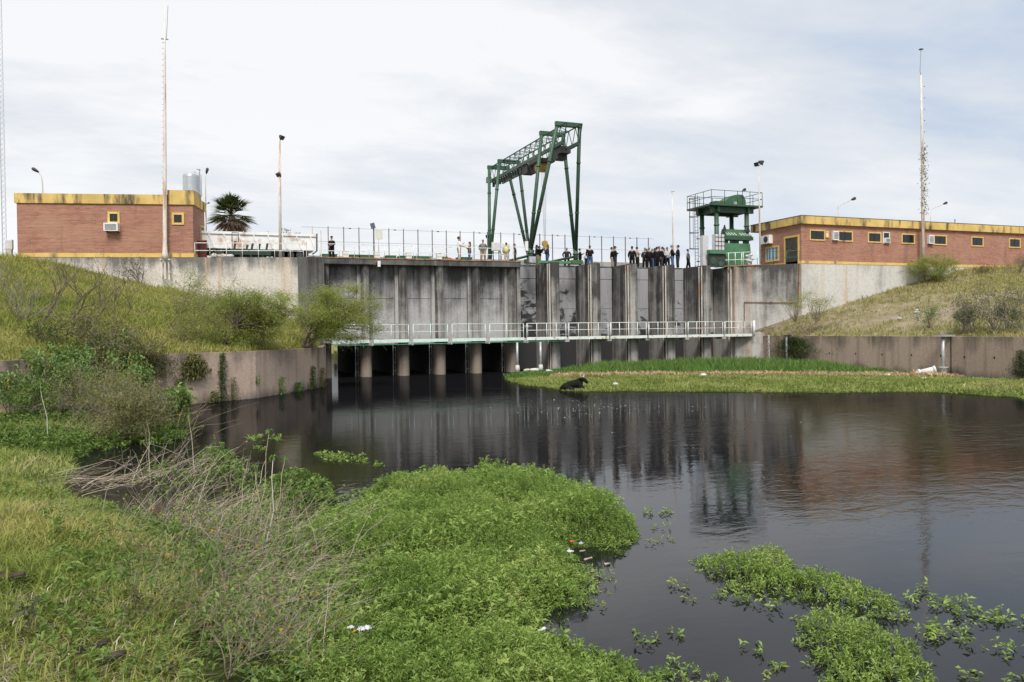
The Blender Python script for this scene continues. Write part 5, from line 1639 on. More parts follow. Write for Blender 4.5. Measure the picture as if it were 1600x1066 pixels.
def tuft_grass(name, G, n, L0, L1, W, mat, blades=3, keep=None, spread=.55, tint=None, droop=.35, tuft=.08, hfun=None):
    Pt = scatter(G, n, keep); Pt = Pt[in_view(Pt, 250, 200)]
    Pt = np.repeat(Pt, blades, 0); Pt[:, :2] += RNG.normal(size=(len(Pt), 2)) * tuft; Pt[:, 2] -= .02
    Ln = (L0 + (L1 - L0) * RNG.random(len(Pt)) ** 1.5) * (.25 + 1.0 * fbm(Pt[:, 0], Pt[:, 1], .5) + .6 * fbm(Pt[:, 0] + 31, Pt[:, 1], 1.7))
    if hfun is not None: Ln = Ln * hfun(Pt)
    V, T, C = blade_geo(Pt, rand_up(len(Pt), spread), Ln, W * (.6 + .8 * RNG.random(len(Pt))), droop)
    return tag(trimesh(name, V, T, mat, None, C), kind='stuff')


qp = [(-13.54, 63.97, 9.0), (-9.9, 63.14, 8.41), (-7.43, 62.58, 7.73), (-4.31, 61.87, 6.94), (-1.12, 61.15, 6.19), (3.0, 60.2, 5.3), (6.0, 59.6, 4.0), (7.7, 59.2, 2.6)]
mid1 = pl0 * .66 + pl1 * .34; mid2 = pl0 * .3 + pl1 * .7; mid3 = pl1 * .4 + pl2 * .6
PP = [LW[0], pl0, mid1, mid2, pl1, mid3, pl2, pl3, np.array([7.9, 58.8])]
off = np.array([-.42, .28])
PP = [tuple(p + off) + (ZL - .04,) for p in PP]
QQ = [tuple(LA - LD * 24 - LN * .1) + (9.1,)] + [(x, y - .05, z) for x, y, z in qp]
GL = loft(PP, QQ, 220, 90, .35, .22)
tag(grid_mesh('left_bank', *GL, 'bank_green'), kind='structure')
tuft_grass('bank_grass', GL, 70000, .16, .66, .042, 'grass_bank', 3)


def onw(px, py):
    q = atL(px, py, wa, wb); q[:2] += wn[:2] * .5; return tuple(q)


def onp(px, py):
    q = atY(px, py, 56.26); return tuple(q)


PR_ = [(47.5, 59.0), (47.4, 57.0), (47.3, 53.6), (47.15, 50.0), (46.95, 43.0), (46.7, 37.5), (45.5, 32.5), (43.3, 20.0), (42.0, 12.0)]
PR_ = [(x - .1, y, ZR - .04) for x, y in PR_]
QR = [onw(1177, 517), onw(1236, 497.5), onp(1252, 493), onp(1288, 486), onp(1389, 453.6), onp(1499, 423), onp(1600, 415.5), (105, 56, 9.4), (140, 40, 9.4)]
GR = loft(PR_, QR, 260, 90, -.25, .22, 9)
tag(grid_mesh('right_bank', *GR, 'bank_dry'), kind='structure')


def bare(Pt, thr=.56):
    x, y, z = project(Pt)
    core = np.exp(-(((x - 1400) / 150) ** 2 + ((y - 488) / 22) ** 2))
    wx = np.exp(-(((Pt[:, 0] - 54.0) / 5.5) ** 2 + ((Pt[:, 1] - 47) / 6.5) ** 2))
    return RNG.random(len(Pt)) > np.clip(wx * 1.5, 0, .97) * (.35 + fbm(Pt[:, 0], Pt[:, 1], .7) * 1.1)


tuft_grass('bank_grass', GR, 80000, .12, .50, .046, 'grass_dry', 3, keep=bare)

# ------------------------------------------------------------------ grassy shore below the gates
front = [(786, 589), (800, 598), (830, 603), (870, 609), (905, 612), (960, 612), (1040, 612), (1120, 612), (1200, 613), (1300, 614), (1400, 613), (1470, 614), (1530, 618), (1600, 623), (1700, 632)]
SH = [tuple(atZ(px, py, 0)[:2]) for px, py in front] + [(42.0, 14.0), (45.0, 32.5), (46.3, 38.6), (46.8, 54), (47, 58.8), (46, 59.6), (24.5, 59.6), (22.5, 57.5)]
xs = np.arange(15, 48, .22); ys = np.arange(14, 60.2, .22)
X, Y = np.meshgrid(xs, ys); ins = poly_mask(SH, X, Y); dist = poly_dist(SH, X, Y) * np.where(ins, 1, -1)
hsh = lambda x, y, d: np.where(d > 0, .03 + .30 * (1 - np.exp(-np.maximum(d, 0) / 5)) + (fbm(x, y, .8) - .5) * .14 * np.clip(d, 0, 1), d * .35)
Z = hsh(X, Y, dist + (fbm(X, Y, .7) - .5) * 1.2)
tag(grid_mesh('shore', X, Y, Z, 'marsh_floor', Z > -.25), kind='structure')
GS = (X, Y, Z)
sa = atZ(862, 587, .25)[:2]; sb = atZ(1420, 587, .25)[:2]; sdv = unit(sb - sa); snv = np.array([-sdv[1], sdv[0]])


def srel(Pt): return (Pt[:, :2] - sa) @ sdv, (Pt[:, :2] - sa) @ snv


wet = lambda Pt: Pt[:, 2] > .0
tallr = lambda Pt: wet(Pt) & (srel(Pt)[1] + (fbm(Pt[:, 0], Pt[:, 1], .6) - .5) * 2.5 > .6) & (Pt[:, 1] < 59.4)
lowr = lambda Pt: wet(Pt) & (srel(Pt)[1] < -.35)


def tallh(Pt):
    u, v_ = srel(Pt); return np.clip((np.linalg.norm(sb - sa) + 3 - u) / 8, .25, 1) * np.clip(.45 + v_ * .12, .35, 1.0) * np.clip((u + 2.5) / 5, .3, 1)


tuft_grass('tall_shore_grass', GS, 46000, .45, 1.05, .05, 'grass_tall', 3, keep=tallr, spread=.3, droop=.3, hfun=tallh)
tuft_grass('low_shore_grass', GS, 75000, .08, .26, .036, 'grass_short', 3, keep=lowr, spread=.6)
strawk = lambda Pt: (np.abs(srel(Pt)[1] - .1 + (fbm(Pt[:, 0], Pt[:, 1], .5) - .5) * .9) < .85) & (srel(Pt)[0] > 0) & (srel(Pt)[0] < np.linalg.norm(sb - sa) + 3) & wet(Pt)
st_ = tuft_grass('straw_line', GS, 200000, .18, .5, .06, 'straw_mat', 3, keep=strawk, spread=1.4, droop=.5)
# patches of straw at the right end
pk = on_ground(GS, 1560, 606); strk2 = lambda Pt: (np.hypot((Pt[:, 0] - pk[0]) / 2.2, (Pt[:, 1] - pk[1]) / 2.0) + fbm(Pt[:, 0], Pt[:, 1], .9) * .9 < 1.2) & wet(Pt)
tuft_grass('straw_patch', GS, 40000, .1, .3, .04, 'straw_mat', 2, keep=strk2, spread=1.4, droop=.5)

# ------------------------------------------------------------------ near bank on the left and the marsh flat behind it
NS = [tuple(atZ(px, py, 0)[:2]) for px, py in ((560, 1200), (480, 1066), (440, 990), (400, 930), (350, 880), (290, 842), (220, 815), (140, 792), (60, 775), (-60, 755), (-260, 735))]
NB = NS + [(-22, 20), (-22, -12), (6, -12), (4.5, 2.5)]
FS = [tuple(atZ(px, py, 0)[:2]) for px, py in ((-260, 720), (-60, 712), (60, 712), (110, 716), (150, 700), (200, 692), (262, 690), (296, 672), (300, 655), (283, 642))]
JB = [tuple(atZ(px, py, 0)[:2]) for px, py in ((-300, 820), (-300, 690), (60, 700), (112, 712), (128, 735), (118, 770), (100, 810))]
FB = FS + [tuple(pl0 + (pl1 - pl0) * 1.1)] + [tuple(pl0 - dl * 20)]
xs = np.arange(-22, 6.2, .13); ys = np.arange(-8, 44, .13)
X, Y = np.meshgrid(xs, ys)


def sdist(poly): return poly_dist(poly, X, Y) * np.where(poly_mask(poly, X, Y), 1, -1)


dn = sdist(NB) + (fbm(X, Y, .5) - .5) * .7; df = np.maximum(sdist(FB), sdist(JB)) + (fbm(X, Y, .6) - .5) * .8
hn = np.where(dn > 0, 1.75 * (1 - np.exp(-np.maximum(dn, 0) / 3.6)) + (fbm(X, Y, .7) - .5) * .35 * np.clip(dn, 0, 1), dn * .4)
hf = np.where(df > 0, .28 * (1 - np.exp(-np.maximum(df, 0) / 2.)) + (fbm(X, Y, .8) - .5) * .2 * np.clip(df, 0, 1), df * .4)
Zn = np.maximum(hn, hf)
# keep the ground well below the lens
rc = np.hypot(X, Y); Zn = np.minimum(Zn, 1.55 + np.clip(rc - 3, 0, 3) * .25)
GN = (X, Y, Zn)
tag(grid_mesh('near_bank', X, Y, Zn, 'marsh_floor', Zn > -.3), kind='structure')
wetn = lambda Pt: Pt[:, 2] > .03
isn = lambda Pt: poly_mask(NB, Pt[:, 0], Pt[:, 1])


def edge_n(Pt):
    return poly_dist(NS, Pt[:, 0], Pt[:, 1], False)


dryk = lambda Pt: wetn(Pt) & isn(Pt) & (edge_n(Pt) > .1 + fbm(Pt[:, 0], Pt[:, 1], .5) * 1.5) & (np.hypot(Pt[:, 0], Pt[:, 1]) < 26)
tuft_grass('near_grass', GN, 620000, .10, .34, .012, 'grass_near', 4, keep=dryk, spread=.75, droop=.5, tuft=.05)
dpk = lambda Pt: dryk(Pt) & (fbm(Pt[:, 0] + 7, Pt[:, 1], .75) > .52)
tuft_grass('dry_tufts', GN, 260000, .10, .30, .009, 'stem_dry', 3, keep=dpk, spread=1.0, droop=.6, tuft=.05)
flk = lambda Pt: wetn(Pt) & ~isn(Pt)
tuft_grass('marsh_grass', GN, 150000, .10, .40, .028, 'grass_short', 3, keep=flk, spread=.65, droop=.4)

# ------------------------------------------------------------------ floating weed mats


def pixpoly(pts): return np.array([atZ(a, b, 0)[:2] for a, b in pts])


def rosettes(tips, leaves, L0, L1, wr, up=.55):
    n = len(tips); P = np.repeat(tips, leaves, 0)
    a = np.tile(np.arange(leaves) * 2.4, n) + np.repeat(RNG.random(n) * 6.3, leaves)
    el = RNG.normal(size=n * leaves) * .35 + up
    ln_ = RNG.normal(size=(n, 3)) * .28; lean = np.repeat(ln_, leaves, 0)
    D = unit(np.stack([np.cos(a) * np.cos(el), np.sin(a) * np.cos(el), np.sin(el)], 1) + lean)
    P = P - np.array([0, 0, 1.]) * (np.tile(np.arange(leaves), n)[:, None] * .014)
    Ln = L0 + (L1 - L0) * RNG.random(len(P))
    tint = np.clip(np.repeat(RNG.random(n), leaves) * .7 + RNG.random(len(P)) * .3, 0, 1)
    return leaf_geo(P, D, Ln, Ln * wr, .22, tint)


def weed_mat(name, poly, dens, h0=.12, h1=.38, mat='leaf_mat', leaves=7, L0=.045, L1=.09, wr=.27, floor=True, lab=None, taper=.55, thin=0.):
    poly = np.asarray(poly); lo = poly.min(0); hi = poly.max(0)
    n = int(dens * np.prod(hi - lo)); p = lo + (hi - lo) * RNG.random((n, 2))
    d = poly_dist(poly, p[:, 0], p[:, 1]) * np.where(poly_mask(poly, p[:, 0], p[:, 1]), 1, -1) + (fbm(p[:, 0], p[:, 1], 1.1) - .5) * .5 + (fbm(p[:, 0], p[:, 1], 3.6) - .5) * .55
    k = (d > 0) & (RNG.random(n) > thin * (1 - np.clip(d / .8, 0, 1)))
    if thin: k &= fbm(p[:, 0], p[:, 1], 1.7) > thin * .42
    p, d = p[k], d[k]
    h = np.clip(d / taper, .12, 1) * (h0 + (h1 - h0) * fbm(p[:, 0], p[:, 1], .75) * 1.25) * (.8 + .3 * vnoise(p[:, 0], p[:, 1], 3.1)) * (.55 + .75 * RNG.random(len(p)))
    tips = np.column_stack([p, h]); tips = tips[in_view(tips, 150, 150)]
    gs = [rosettes(tips, leaves, L0, L1, wr, .72)]
    if floor:     # a second, broader-leaved kind in drifts, and trailing runners beyond the edge
        q = tips[(fbm(tips[:, 0] + 13, tips[:, 1], 1.4) > .55) & (RNG.random(len(tips)) < .22)]
        if len(q): gs.append(rosettes(q + np.array([0, 0, .05]), 5, L0 * 1.5, L1 * 1.5, wr * 1.5, .4))
        e = np.column_stack([lo + (hi - lo) * RNG.random((n // 3, 2)), np.full(n // 3, .02)])
        de = poly_dist(poly, e[:, 0], e[:, 1]); e = e[(de < .55) & ~poly_mask(poly, e[:, 0], e[:, 1]) & (fbm(e[:, 0], e[:, 1], 2.2) > .56) & (RNG.random(len(e)) < .5)]; e = e[in_view(e)]
        if len(e): e[:, 2] += RNG.random(len(e)) * .06; gs.append(rosettes(e, 6, L0, L1 * 1.1, wr, .4))
    # stems
    m_ = len(tips) // 2; b = tips[:m_].copy(); b[:, :2] += RNG.normal(size=(m_, 2)) * .05; b[:, 2] = np.maximum(0.0, b[:, 2] - .22)
    pth = np.stack([b, (b + tips[:m_]) / 2 + RNG.normal(size=(m_, 3)) * .01, tips[:m_]], 1)
    gs.append(stalk_geo(pth, np.full((m_, 3), .0035), np.full(m_, .55), 3))
    V, T, C = cat_geo(gs)
    o = tag(trimesh(name, V, T, mat, None, C), kind='stuff')
    if floor:
        st = .12; X, Y = np.meshgrid(np.arange(lo[0] - .3, hi[0] + .3, st), np.arange(lo[1] - .3, hi[1] + .3, st))
        dd = poly_dist(poly, X, Y) * np.where(poly_mask(poly, X, Y), 1, -1) + (fbm(X, Y, 1.1) - .5) * .5
        Z = np.where(dd > .1, np.clip((dd - .1) / taper, 0, 1) * (h0 + (h1 - h0) * fbm(X, Y, .75) * 1.25) * .5, -.05)
        f = grid_mesh('weed_bed', X, Y, Z, 'marsh_floor', Z > -.04); tag(f, kind='stuff')
    return o


MAIN = [(560, 766), (590, 758), (660, 746), (771, 744), (874, 753), (936, 776), (1000, 822), (1000, 842), (957, 856), (892, 864), (934, 897), (914, 932), (887, 953), (840, 966), (850, 996), (916, 1012), (998, 1040), (1050, 1076), (1060, 1150), (420, 1150), (390, 1000), (370, 930), (400, 880), (450, 830), (505, 812), (548, 808), (572, 792)]
mp = pixpoly(MAIN)
far_ = mp.copy()
weed_mat('water_weed_mat', mp, 380, .12, .50, L0=.035, L1=.075)
nearp = pixpoly([(330, 900), (700, 880), (900, 930), (850, 990), (1050, 1070), (1060, 1150), (300, 1150)])
weed_mat('water_weed_mat', nearp, 240, .10, .44, L0=.035, L1=.075, floor=False)
weed_mat('water_weed_mat', pixpoly([(400, 770), (440, 745), (490, 742), (520, 765), (528, 790), (480, 815), (420, 820), (380, 800)]), 130, .12, .45, mat='leaf_marsh', L0=.06, L1=.12, wr=.4)
weed_mat('floating_weed_patch', pixpoly([(1079, 890), (1116, 868), (1157, 862), (1225, 868), (1255, 886), (1311, 897), (1375, 922), (1420, 946), (1416, 965), (1375, 980), (1285, 950), (1232, 936), (1180, 926), (1127, 913), (1090, 902)]), 420, .04, .26, 'leaf_islet', L0=.04, L1=.08, taper=.3, thin=.55, floor=False)
weed_mat('floating_weed_patch', pixpoly([(1240, 966), (1300, 961), (1360, 978), (1394, 994), (1431, 1005), (1452, 1030), (1458, 1070), (1460, 1150), (1255, 1150), (1268, 1052), (1225, 1044), (1277, 1030), (1255, 1006)]), 480, .03, .22, 'leaf_islet', L0=.04, L1=.075, taper=.3, thin=.6, floor=False)
weed_mat('floating_weed_patch', pixpoly([(1000, 1046), (1050, 1036), (1110, 1050), (1160, 1075), (1150, 1150), (1000, 1150)]), 300, .03, .14, 'leaf_islet', L0=.04, L1=.075, taper=.25, thin=1.0, floor=False)
weed_mat('floating_weed_patch', pixpoly([(484, 712), (510, 706), (560, 709), (600, 724), (596, 730), (550, 722), (520, 722), (490, 718)]), 50, .03, .12, 'leaf_islet', L0=.08, L1=.15, floor=False, thin=.5)
weed_mat('floating_weed_patch', pixpoly([(374, 684), (400, 682), (448, 681), (446, 688), (400, 689), (376, 688)]), 26, .02, .1, 'leaf_islet', L0=.1, L1=.2, floor=False, thin=.5)
weed_mat('floating_weed_patch', pixpoly([(376, 700), (390, 694), (420, 700), (412, 712), (385, 710)]), 22, .02, .2, 'leaf_islet', L0=.1, L1=.2, floor=False, thin=.6)
# marsh plants along the near water's edge and on the flat
weed_mat('marsh_plants', pixpoly([(0, 720), (-80, 712), (-80, 660), (60, 640), (200, 640), (275, 645), (298, 662), (292, 680), (262, 694), (200, 698), (150, 708), (110, 722)]), 60, .15, .55, 'leaf_marsh', L0=.09, L1=.17, wr=.36, floor=False)
weed_mat('marsh_plants', np.array([tuple(atZ(*p, 0)[:2]) for p in ((120, 800), (220, 812), (300, 838), (350, 872), (400, 920), (440, 980), (490, 1066), (540, 1180), (300, 1180), (250, 1000), (200, 900), (120, 850))]), 120, .2, .55, 'leaf_marsh', L0=.05, L1=.11, wr=.36, floor=False)


weed_mat('marsh_plants', pixpoly([(290, 850), (340, 806), (430, 796), (480, 826), (430, 900), (390, 960), (340, 900)]), 150, .1, .45, 'leaf_marsh', L0=.05, L1=.10, wr=.34, floor=False)
weed_mat('marsh_plants', pixpoly([(290, 735), (330, 700), (370, 715), (410, 745), (400, 775), (330, 770)]), 45, .1, .5, 'leaf_marsh', L0=.07, L1=.13, wr=.36, floor=False, thin=.6)
weed_mat('marsh_plants', pixpoly([(210, 742), (255, 735), (300, 742), (310, 765), (240, 768)]), 45, .1, .5, 'leaf_marsh', L0=.07, L1=.13, wr=.36, floor=False, thin=.5)


def ground_leaves(name, keep, n, mat, L0, L1, leaves=6):
    Pt = scatter(GN, n, keep); Pt = Pt[in_view(Pt, 100, 100)]; Pt[:, 2] += .06 + .18 * RNG.random(len(Pt))
    V, T, C = rosettes(Pt, leaves, L0, L1, .36)
    return tag(trimesh(name, V, T, mat, None, C), kind='stuff')


bandk = lambda Pt: wetn(Pt) & isn(Pt) & (edge_n(Pt) < 2.3) & (np.hypot(Pt[:, 0], Pt[:, 1]) < 16) & (fbm(Pt[:, 0], Pt[:, 1], .8) > .30)
ground_leaves('bank_herbs', bandk, 110000, 'leaf_marsh', .05, .10)
# single floating sprigs
spr = [(1432, 922, .3), (1434, 938, .4), (1455, 940, .35), (1468, 946, .3), (1474, 940, .2), (1500, 944, .3), (1503, 958, .35), (1530, 960, .3), (1540, 970, .35), (1560, 974, .3), (1582, 978, .3), (1594, 962, .25), (1480, 988, .45), (1460, 985, .3), (1484, 994, .4), (1455, 992, .3), (1558, 955, .15), (1518, 1008, .2), (1596, 1022, .5),
       (1064, 918, .2), (1084, 933, .15), (1125, 930, .3), (1140, 932, .3), (1165, 938, .25), (1188, 945, .3), (1210, 948, .25), (1062, 992, .2), (1014, 1008, .25), (1005, 990, .15), (1060, 920, .1), (1195, 1020, .3), (1190, 1055, .15), (1010, 800, .3), (1030, 803, .25), (1042, 802, .2), (962, 862, .2), (968, 866, .2), (935, 905, .2), (1500, 1060, .3), (1580, 1062, .3)]
for k, (px, py, sz) in enumerate(spr):
    n_ = max(2, int(sz * 16)); c = atZ(px, py, 0)
    tips = np.column_stack([c[0] + RNG.normal(size=n_) * sz * .34, c[1] + RNG.normal(size=n_) * sz * .3, .02 + RNG.random(n_) * .09])
    spr[k] = tips
V, T, C = rosettes(np.concatenate(spr), 7, .05, .10, .34, .35)
tag(trimesh('floating_sprigs', V, T, 'leaf_islet', None, C), kind='stuff')

# ------------------------------------------------------------------ dry reeds


def reeds(name, bases, n, length, lean, r0, mat='stem_dry', spread=.25, K=6, curve=.35, zb=0.):
    bases = np.asarray(bases); i = RNG.integers(0, len(bases), n)
    P = bases[i] + RNG.normal(size=(n, 3)) * np.array([spread, spread, 0]); P[:, 2] = np.maximum(P[:, 2], zb) - .05
    Ln = length * (.4 + .75 * RNG.random(n))
    D = unit(np.array(lean) + RNG.normal(size=(n, 3)) * np.array([.5, .5, .28]))
    H = D.copy(); H[:, 2] = 0
    t = np.linspace(0, 1, K)
    path = P[:, None] + D[:, None] * (Ln[:, None] * t)[..., None] + (H * (Ln * curve * RNG.normal(size=n) * .8 + Ln * curve * .6)[:, None])[:, None] * (t ** 2)[None, :, None] - np.array([0, 0, 1.]) * (Ln * curve * .35)[:, None, None] * (t ** 2)[None, :, None]
    path += RNG.normal(size=path.shape) * (.02 * Ln)[:, None, None] * t[None, :, None]
    rad = r0 * (.6 + .7 * RNG.random(n))[:, None] * (1 - .75 * t)[None]
    V, T, C = stalk_geo(path, rad, RNG.random(n), 4)
    o = tag(trimesh(name, V, T, mat, None, C), kind='stuff')
    return path


rx_ = RT[:2]; ry_ = unit(np.array([FW[0], FW[1]]))


def lean3(right, fwd, up): return np.array([rx_[0] * right + ry_[0] * fwd, rx_[1] * right + ry_[1] * fwd, up])


bz = lambda pts: np.array([atZ(a, b, 0) for a, b in pts])
tops = []
tops.append(reeds('dry_reeds', bz([(205, 755), (220, 752), (240, 748), (260, 752), (285, 750), (310, 755)]), 85, 1.7, lean3(.6, .1, .85), .0085, spread=.35))
tops.append(reeds('dry_reeds', bz([(270, 800), (300, 815), (330, 830), (360, 845), (400, 850), (430, 860), (350, 800), (390, 820)]), 230, 1.15, lean3(.5, .1, .75), .0055, spread=.45))
tops.append(reeds('dry_reeds', bz([(220, 870), (260, 890), (300, 930), (340, 960), (360, 1000), (400, 1040), (440, 1060), (300, 1010), (380, 960), (420, 930), (330, 1060), (460, 1000)]), 560, .85, lean3(.3, .1, .8), .0034, spread=.35, zb=.1))
reeds('dry_reeds', bz([(330, 780), (360, 790), (400, 800), (300, 770), (430, 800)]), 60, .95, lean3(1.2, .2, .22), .006, spread=.45)
reeds('dry_reeds', np.array([on_ground(GN, a, b) for a, b in ((200, 880), (230, 910), (260, 950), (190, 930), (290, 990), (320, 1040), (240, 1000))]), 260, .6, lean3(.3, .1, .7), .0035, spread=.3, mat='stem_green')
reeds('dry_reeds', np.array([on_ground(GN, a, b) for a, b in ((10, 735), (50, 745), (100, 760), (140, 775), (180, 770))]), 70, 1.2, lean3(1.1, .1, .25), .009, spread=.5)
reeds('dry_reeds', bz([(100, 690), (150, 680), (180, 670), (210, 660), (130, 660), (240, 680)]), 300, 1.9, lean3(.45, .1, .8), .011, spread=.8, mat='stem_green')
reeds('dry_reeds', bz([(330, 740), (360, 750), (300, 735), (390, 755)]), 36, .75, lean3(.2, .1, .9), .008, spread=.5)
tops.append(reeds('dry_stalks', bz([(210, 850), (250, 870), (300, 880), (350, 890), (390, 890), (430, 870), (330, 860), (270, 850), (460, 890)]), 300, 1.35, lean3(.35, .1, .95), .0055, spread=.4, zb=.15))
tops.append(reeds('dry_stalks', bz([(220, 960), (280, 980), (340, 1000), (400, 1000), (450, 1050), (300, 1050), (380, 1060), (250, 1010)]), 420, 1.0, lean3(.3, .1, .9), .004, spread=.35, zb=.15))
reeds('dry_stalks', bz([(300, 860), (360, 870), (420, 880), (340, 940), (400, 960), (280, 920), (450, 930)]), 240, 1.0, lean3(1.1, .1, .35), .0042, spread=.4, zb=.35)
reeds('dry_stalks', np.array([on_ground(GN, a_, b_) for a_, b_ in ((5, 735), (40, 742), (80, 752), (120, 765), (160, 775), (60, 760))]), 80, 1.0, lean3(1.0, .15, .3), .0075, spread=.5, zb=.1)
# leaves left on the reeds
P = np.concatenate([t_[:, 2:].reshape(-1, 3)[::3] for t_ in tops]); P = P + RNG.normal(size=P.shape) * .04
V, T, C = leaf_geo(P, rand_up(len(P), 1.0), .06 + .05 * RNG.random(len(P)), .04, .4); tag(trimesh('reed_leaves', V, T, 'leaf_marsh', None, C), kind='stuff')
P = np.concatenate([t_[:, 1:5].reshape(-1, 3)[::29] for t_ in tops]); P = P + RNG.normal(size=P.shape) * .05
V, T, C = leaf_geo(P, rand_up(len(P), 1.2), .08, .05, .5); tag(trimesh('yellow_leaves', V, T, 'leaf_yellow', None, C), kind='stuff')

# single tall weeds with a drooping tuft on top
for (bx, by, tx, ty_, lab) in ((395, 850, 421, 672, 'tall bent weed stem with a drooping leaf tuft, tallest over the dark water'), (408, 870, 398, 727, 'thin weed stem with a pale leaf tuft left of the tallest weed'),
                               (418, 835, 446, 716, 'weed stem with a small leaf tuft right of the tallest weed'), (415, 880, 427, 712, 'bare forked weed stem between two tufted stems'),
                               (270, 830, 345, 705, 'slender weed stem with a leafy tip leaning over the reeds'), (78, 700, 62, 600, 'pale bare weed stem standing on the marsh flat by the left wall')):
    b = atZ(bx, by, 0.0); d_ = (b - CP) @ FW; tp = CP + _ray(tx, ty_) * d_
    t = thing('tall_weed', lab, 'weed', tuple(b))
    mid = (b + tp) / 2 + np.array([.06, 0, -.05]); m = MB(); m.tube([b - np.array([0, 0, .1]), b * .75 + tp * .25, mid, b * .2 + tp * .8, tp], [.011, .010, .008, .006, .004], 6); m.build('stem', 'pale_pole' if 'bare' in lab else 'straw', t)
    n_ = 14; a = RNG.random(n_) * 6.3
    sz_ = .005 * d_ + .02; V, T, C = leaf_geo(np.repeat(tp[None], n_, 0), unit(np.stack([np.cos(a), np.sin(a), RNG.normal(size=n_) * .3 - .1], 1)), sz_, sz_ * .42, .5); trimesh('leaves', V, T, 'leaf_broad', t, C)

# ------------------------------------------------------------------ bushes and trees


def branching(base, dirs, length, depth, split, r0, spread, taper=.7, up=.15, K=4):
    """returns stalk paths/radii for all levels and the anchor points of the twigs"""
    paths, rads, anch = [], [], []
    cur = [(np.array(base, float), np.array(d, float), length, r0) for d in dirs]
    for lv in range(depth):
        nxt = []
        for p, d, ln_, r_ in cur:
            d = unit(d); q = [p]; dd = d
            for k in range(K - 1):
                dd = unit(dd + RNG.normal(size=3) * .16 + np.array([0, 0, up * .3])); q.append(q[-1] + dd * ln_ / (K - 1))
            paths.append(q); rads.append([r_ * (1 - (1 - taper) * k / (K - 1)) for k in range(K)])
            if lv >= depth - 2: anch += q[1:]
            if lv < depth - 1:
                for j in range(split):
                    kk = q[-1] if j < 2 else q[RNG.integers(1, K)]
                    nd = unit(dd + RNG.normal(size=3) * spread + np.array([0, 0, up])); nxt.append((kk, nd, ln_ * (.62 + .25 * RNG.random()), r_ * taper * .72))
        cur = nxt
    return np.array(paths), np.array(rads), np.array(anch)


def bush(label, base, H, dirs, nleaf, mat, lsize, bark='bark', name='bush', cat='bush', depth=4, split=3, spread=.55, r0=.05, jit=.14, up=.15, lw=.35, group=None, sq=1.0):
    t = thing(name, label, cat, tuple(base), group=group)
    pt, rd, an = branching(base, dirs, H * .42, depth, split, r0, spread, up=up)
    pt[..., 2] = base[2] + (pt[..., 2] - base[2]) * sq; an = an.copy(); an[:, 2] = base[2] + (an[:, 2] - base[2]) * sq
    V, T, C = stalk_geo(pt, rd, np.zeros(len(pt)), 5); trimesh('branches', V, T, bark, t)
    if nleaf:
        P = an[RNG.integers(0, len(an), nleaf)] + RNG.normal(size=(nleaf, 3)) * jit * H * np.array([.5, .5, .4])
        P[:, 2] = np.maximum(P[:, 2], base[2] + .05)
        D = unit(RNG.normal(size=(nleaf, 3)) + np.array([0, 0, .4])); Ln = lsize * (.6 + .8 * RNG.random(nleaf))
        V, T, C = leaf_geo(P, D, Ln, Ln * lw, .2); trimesh('crown', V, T, mat, t, C)
    return t


def crown_bush(label, base, cpx, rx, ry, rz, nclump, nleaf, mat, lsize, bark='grey_bark', r0=.07, sig=.17, lw=.3, name='bush', cat='bush', hole=.0):
    """rounded crown: limbs reach to clumps spread through an ellipsoid, leaves gather round the clumps"""
    base = np.array(base, float); d_ = (base - CP) @ FW; c = CP + _ray(*cpx) * d_
    t = thing(name, label, cat, tuple(base))
    u = unit(RNG.normal(size=(nclump, 3))) * (RNG.random((nclump, 1)) ** .45)
    rgt = np.array([rx_[0], rx_[1], 0]); fw_ = np.array([ry_[0], ry_[1], 0])
    Cc = c + rgt * (u[:, :1] * rx) + fw_ * (u[:, 1:2] * ry) + np.array([0, 0, 1.]) * (u[:, 2:] * rz)
    ns = max(3, nclump // 12); trunk = Cc[RNG.choice(nclump, ns, replace=False)] * .45 + base * .55 + RNG.normal(size=(ns, 3)) * .12
    K = 5; ts = np.linspace(0, 1, K); pt, rd = [], []
    for q in trunk:
        bend = RNG.normal(size=3) * .12; pt.append(base + (q - base) * ts[:, None] + bend * np.sin(pi * ts)[:, None]); rd.append(r0 * (1 - .45 * ts))
    for q in Cc:
        a = trunk[np.argmin(np.linalg.norm(trunk - q, axis=1))]; bend = RNG.normal(size=3) * .15
        pt.append(a + (q - a) * ts[:, None] + bend * np.sin(pi * ts)[:, None]); rd.append(r0 * .5 * (1 - .8 * ts))
        for _ in range(4):
            e = q + RNG.normal(size=3) * sig * 2.2 * np.array([rx, ry, rz]); pt.append(q + (e - q) * ts[:, None] + RNG.normal(size=3) * .05 * np.sin(pi * ts)[:, None]); rd.append(r0 * .13 * (1 - .7 * ts))
    V, T, C = stalk_geo(np.array(pt), np.array(rd), np.zeros(len(pt)), 5); trimesh('branches', V, T, bark, t)
    w = .35 + RNG.random(nclump); ci = RNG.choice(nclump, nleaf, p=w / w.sum())
    g_ = RNG.normal(size=(nleaf, 3)); g_ *= (.35 + .65 * RNG.random((nleaf, 1)))
    P = Cc[ci] + rgt * (g_[:, :1] * rx * sig * 1.25) + fw_ * (g_[:, 1:2] * ry * sig * 1.25) + np.array([0, 0, 1.]) * (g_[:, 2:] * rz * sig)
    tint = np.clip(RNG.random(nclump)[ci] * .45 + RNG.random(nleaf) * .55, 0, 1)
    Ln = lsize * (.6 + .8 * RNG.random(nleaf)); V, T, C = leaf_geo(P, unit(RNG.normal(size=(nleaf, 3)) + np.array([0, 0, .3])), Ln, Ln * lw, .2, tint); trimesh('crown', V, T, mat, t, C)
    return t


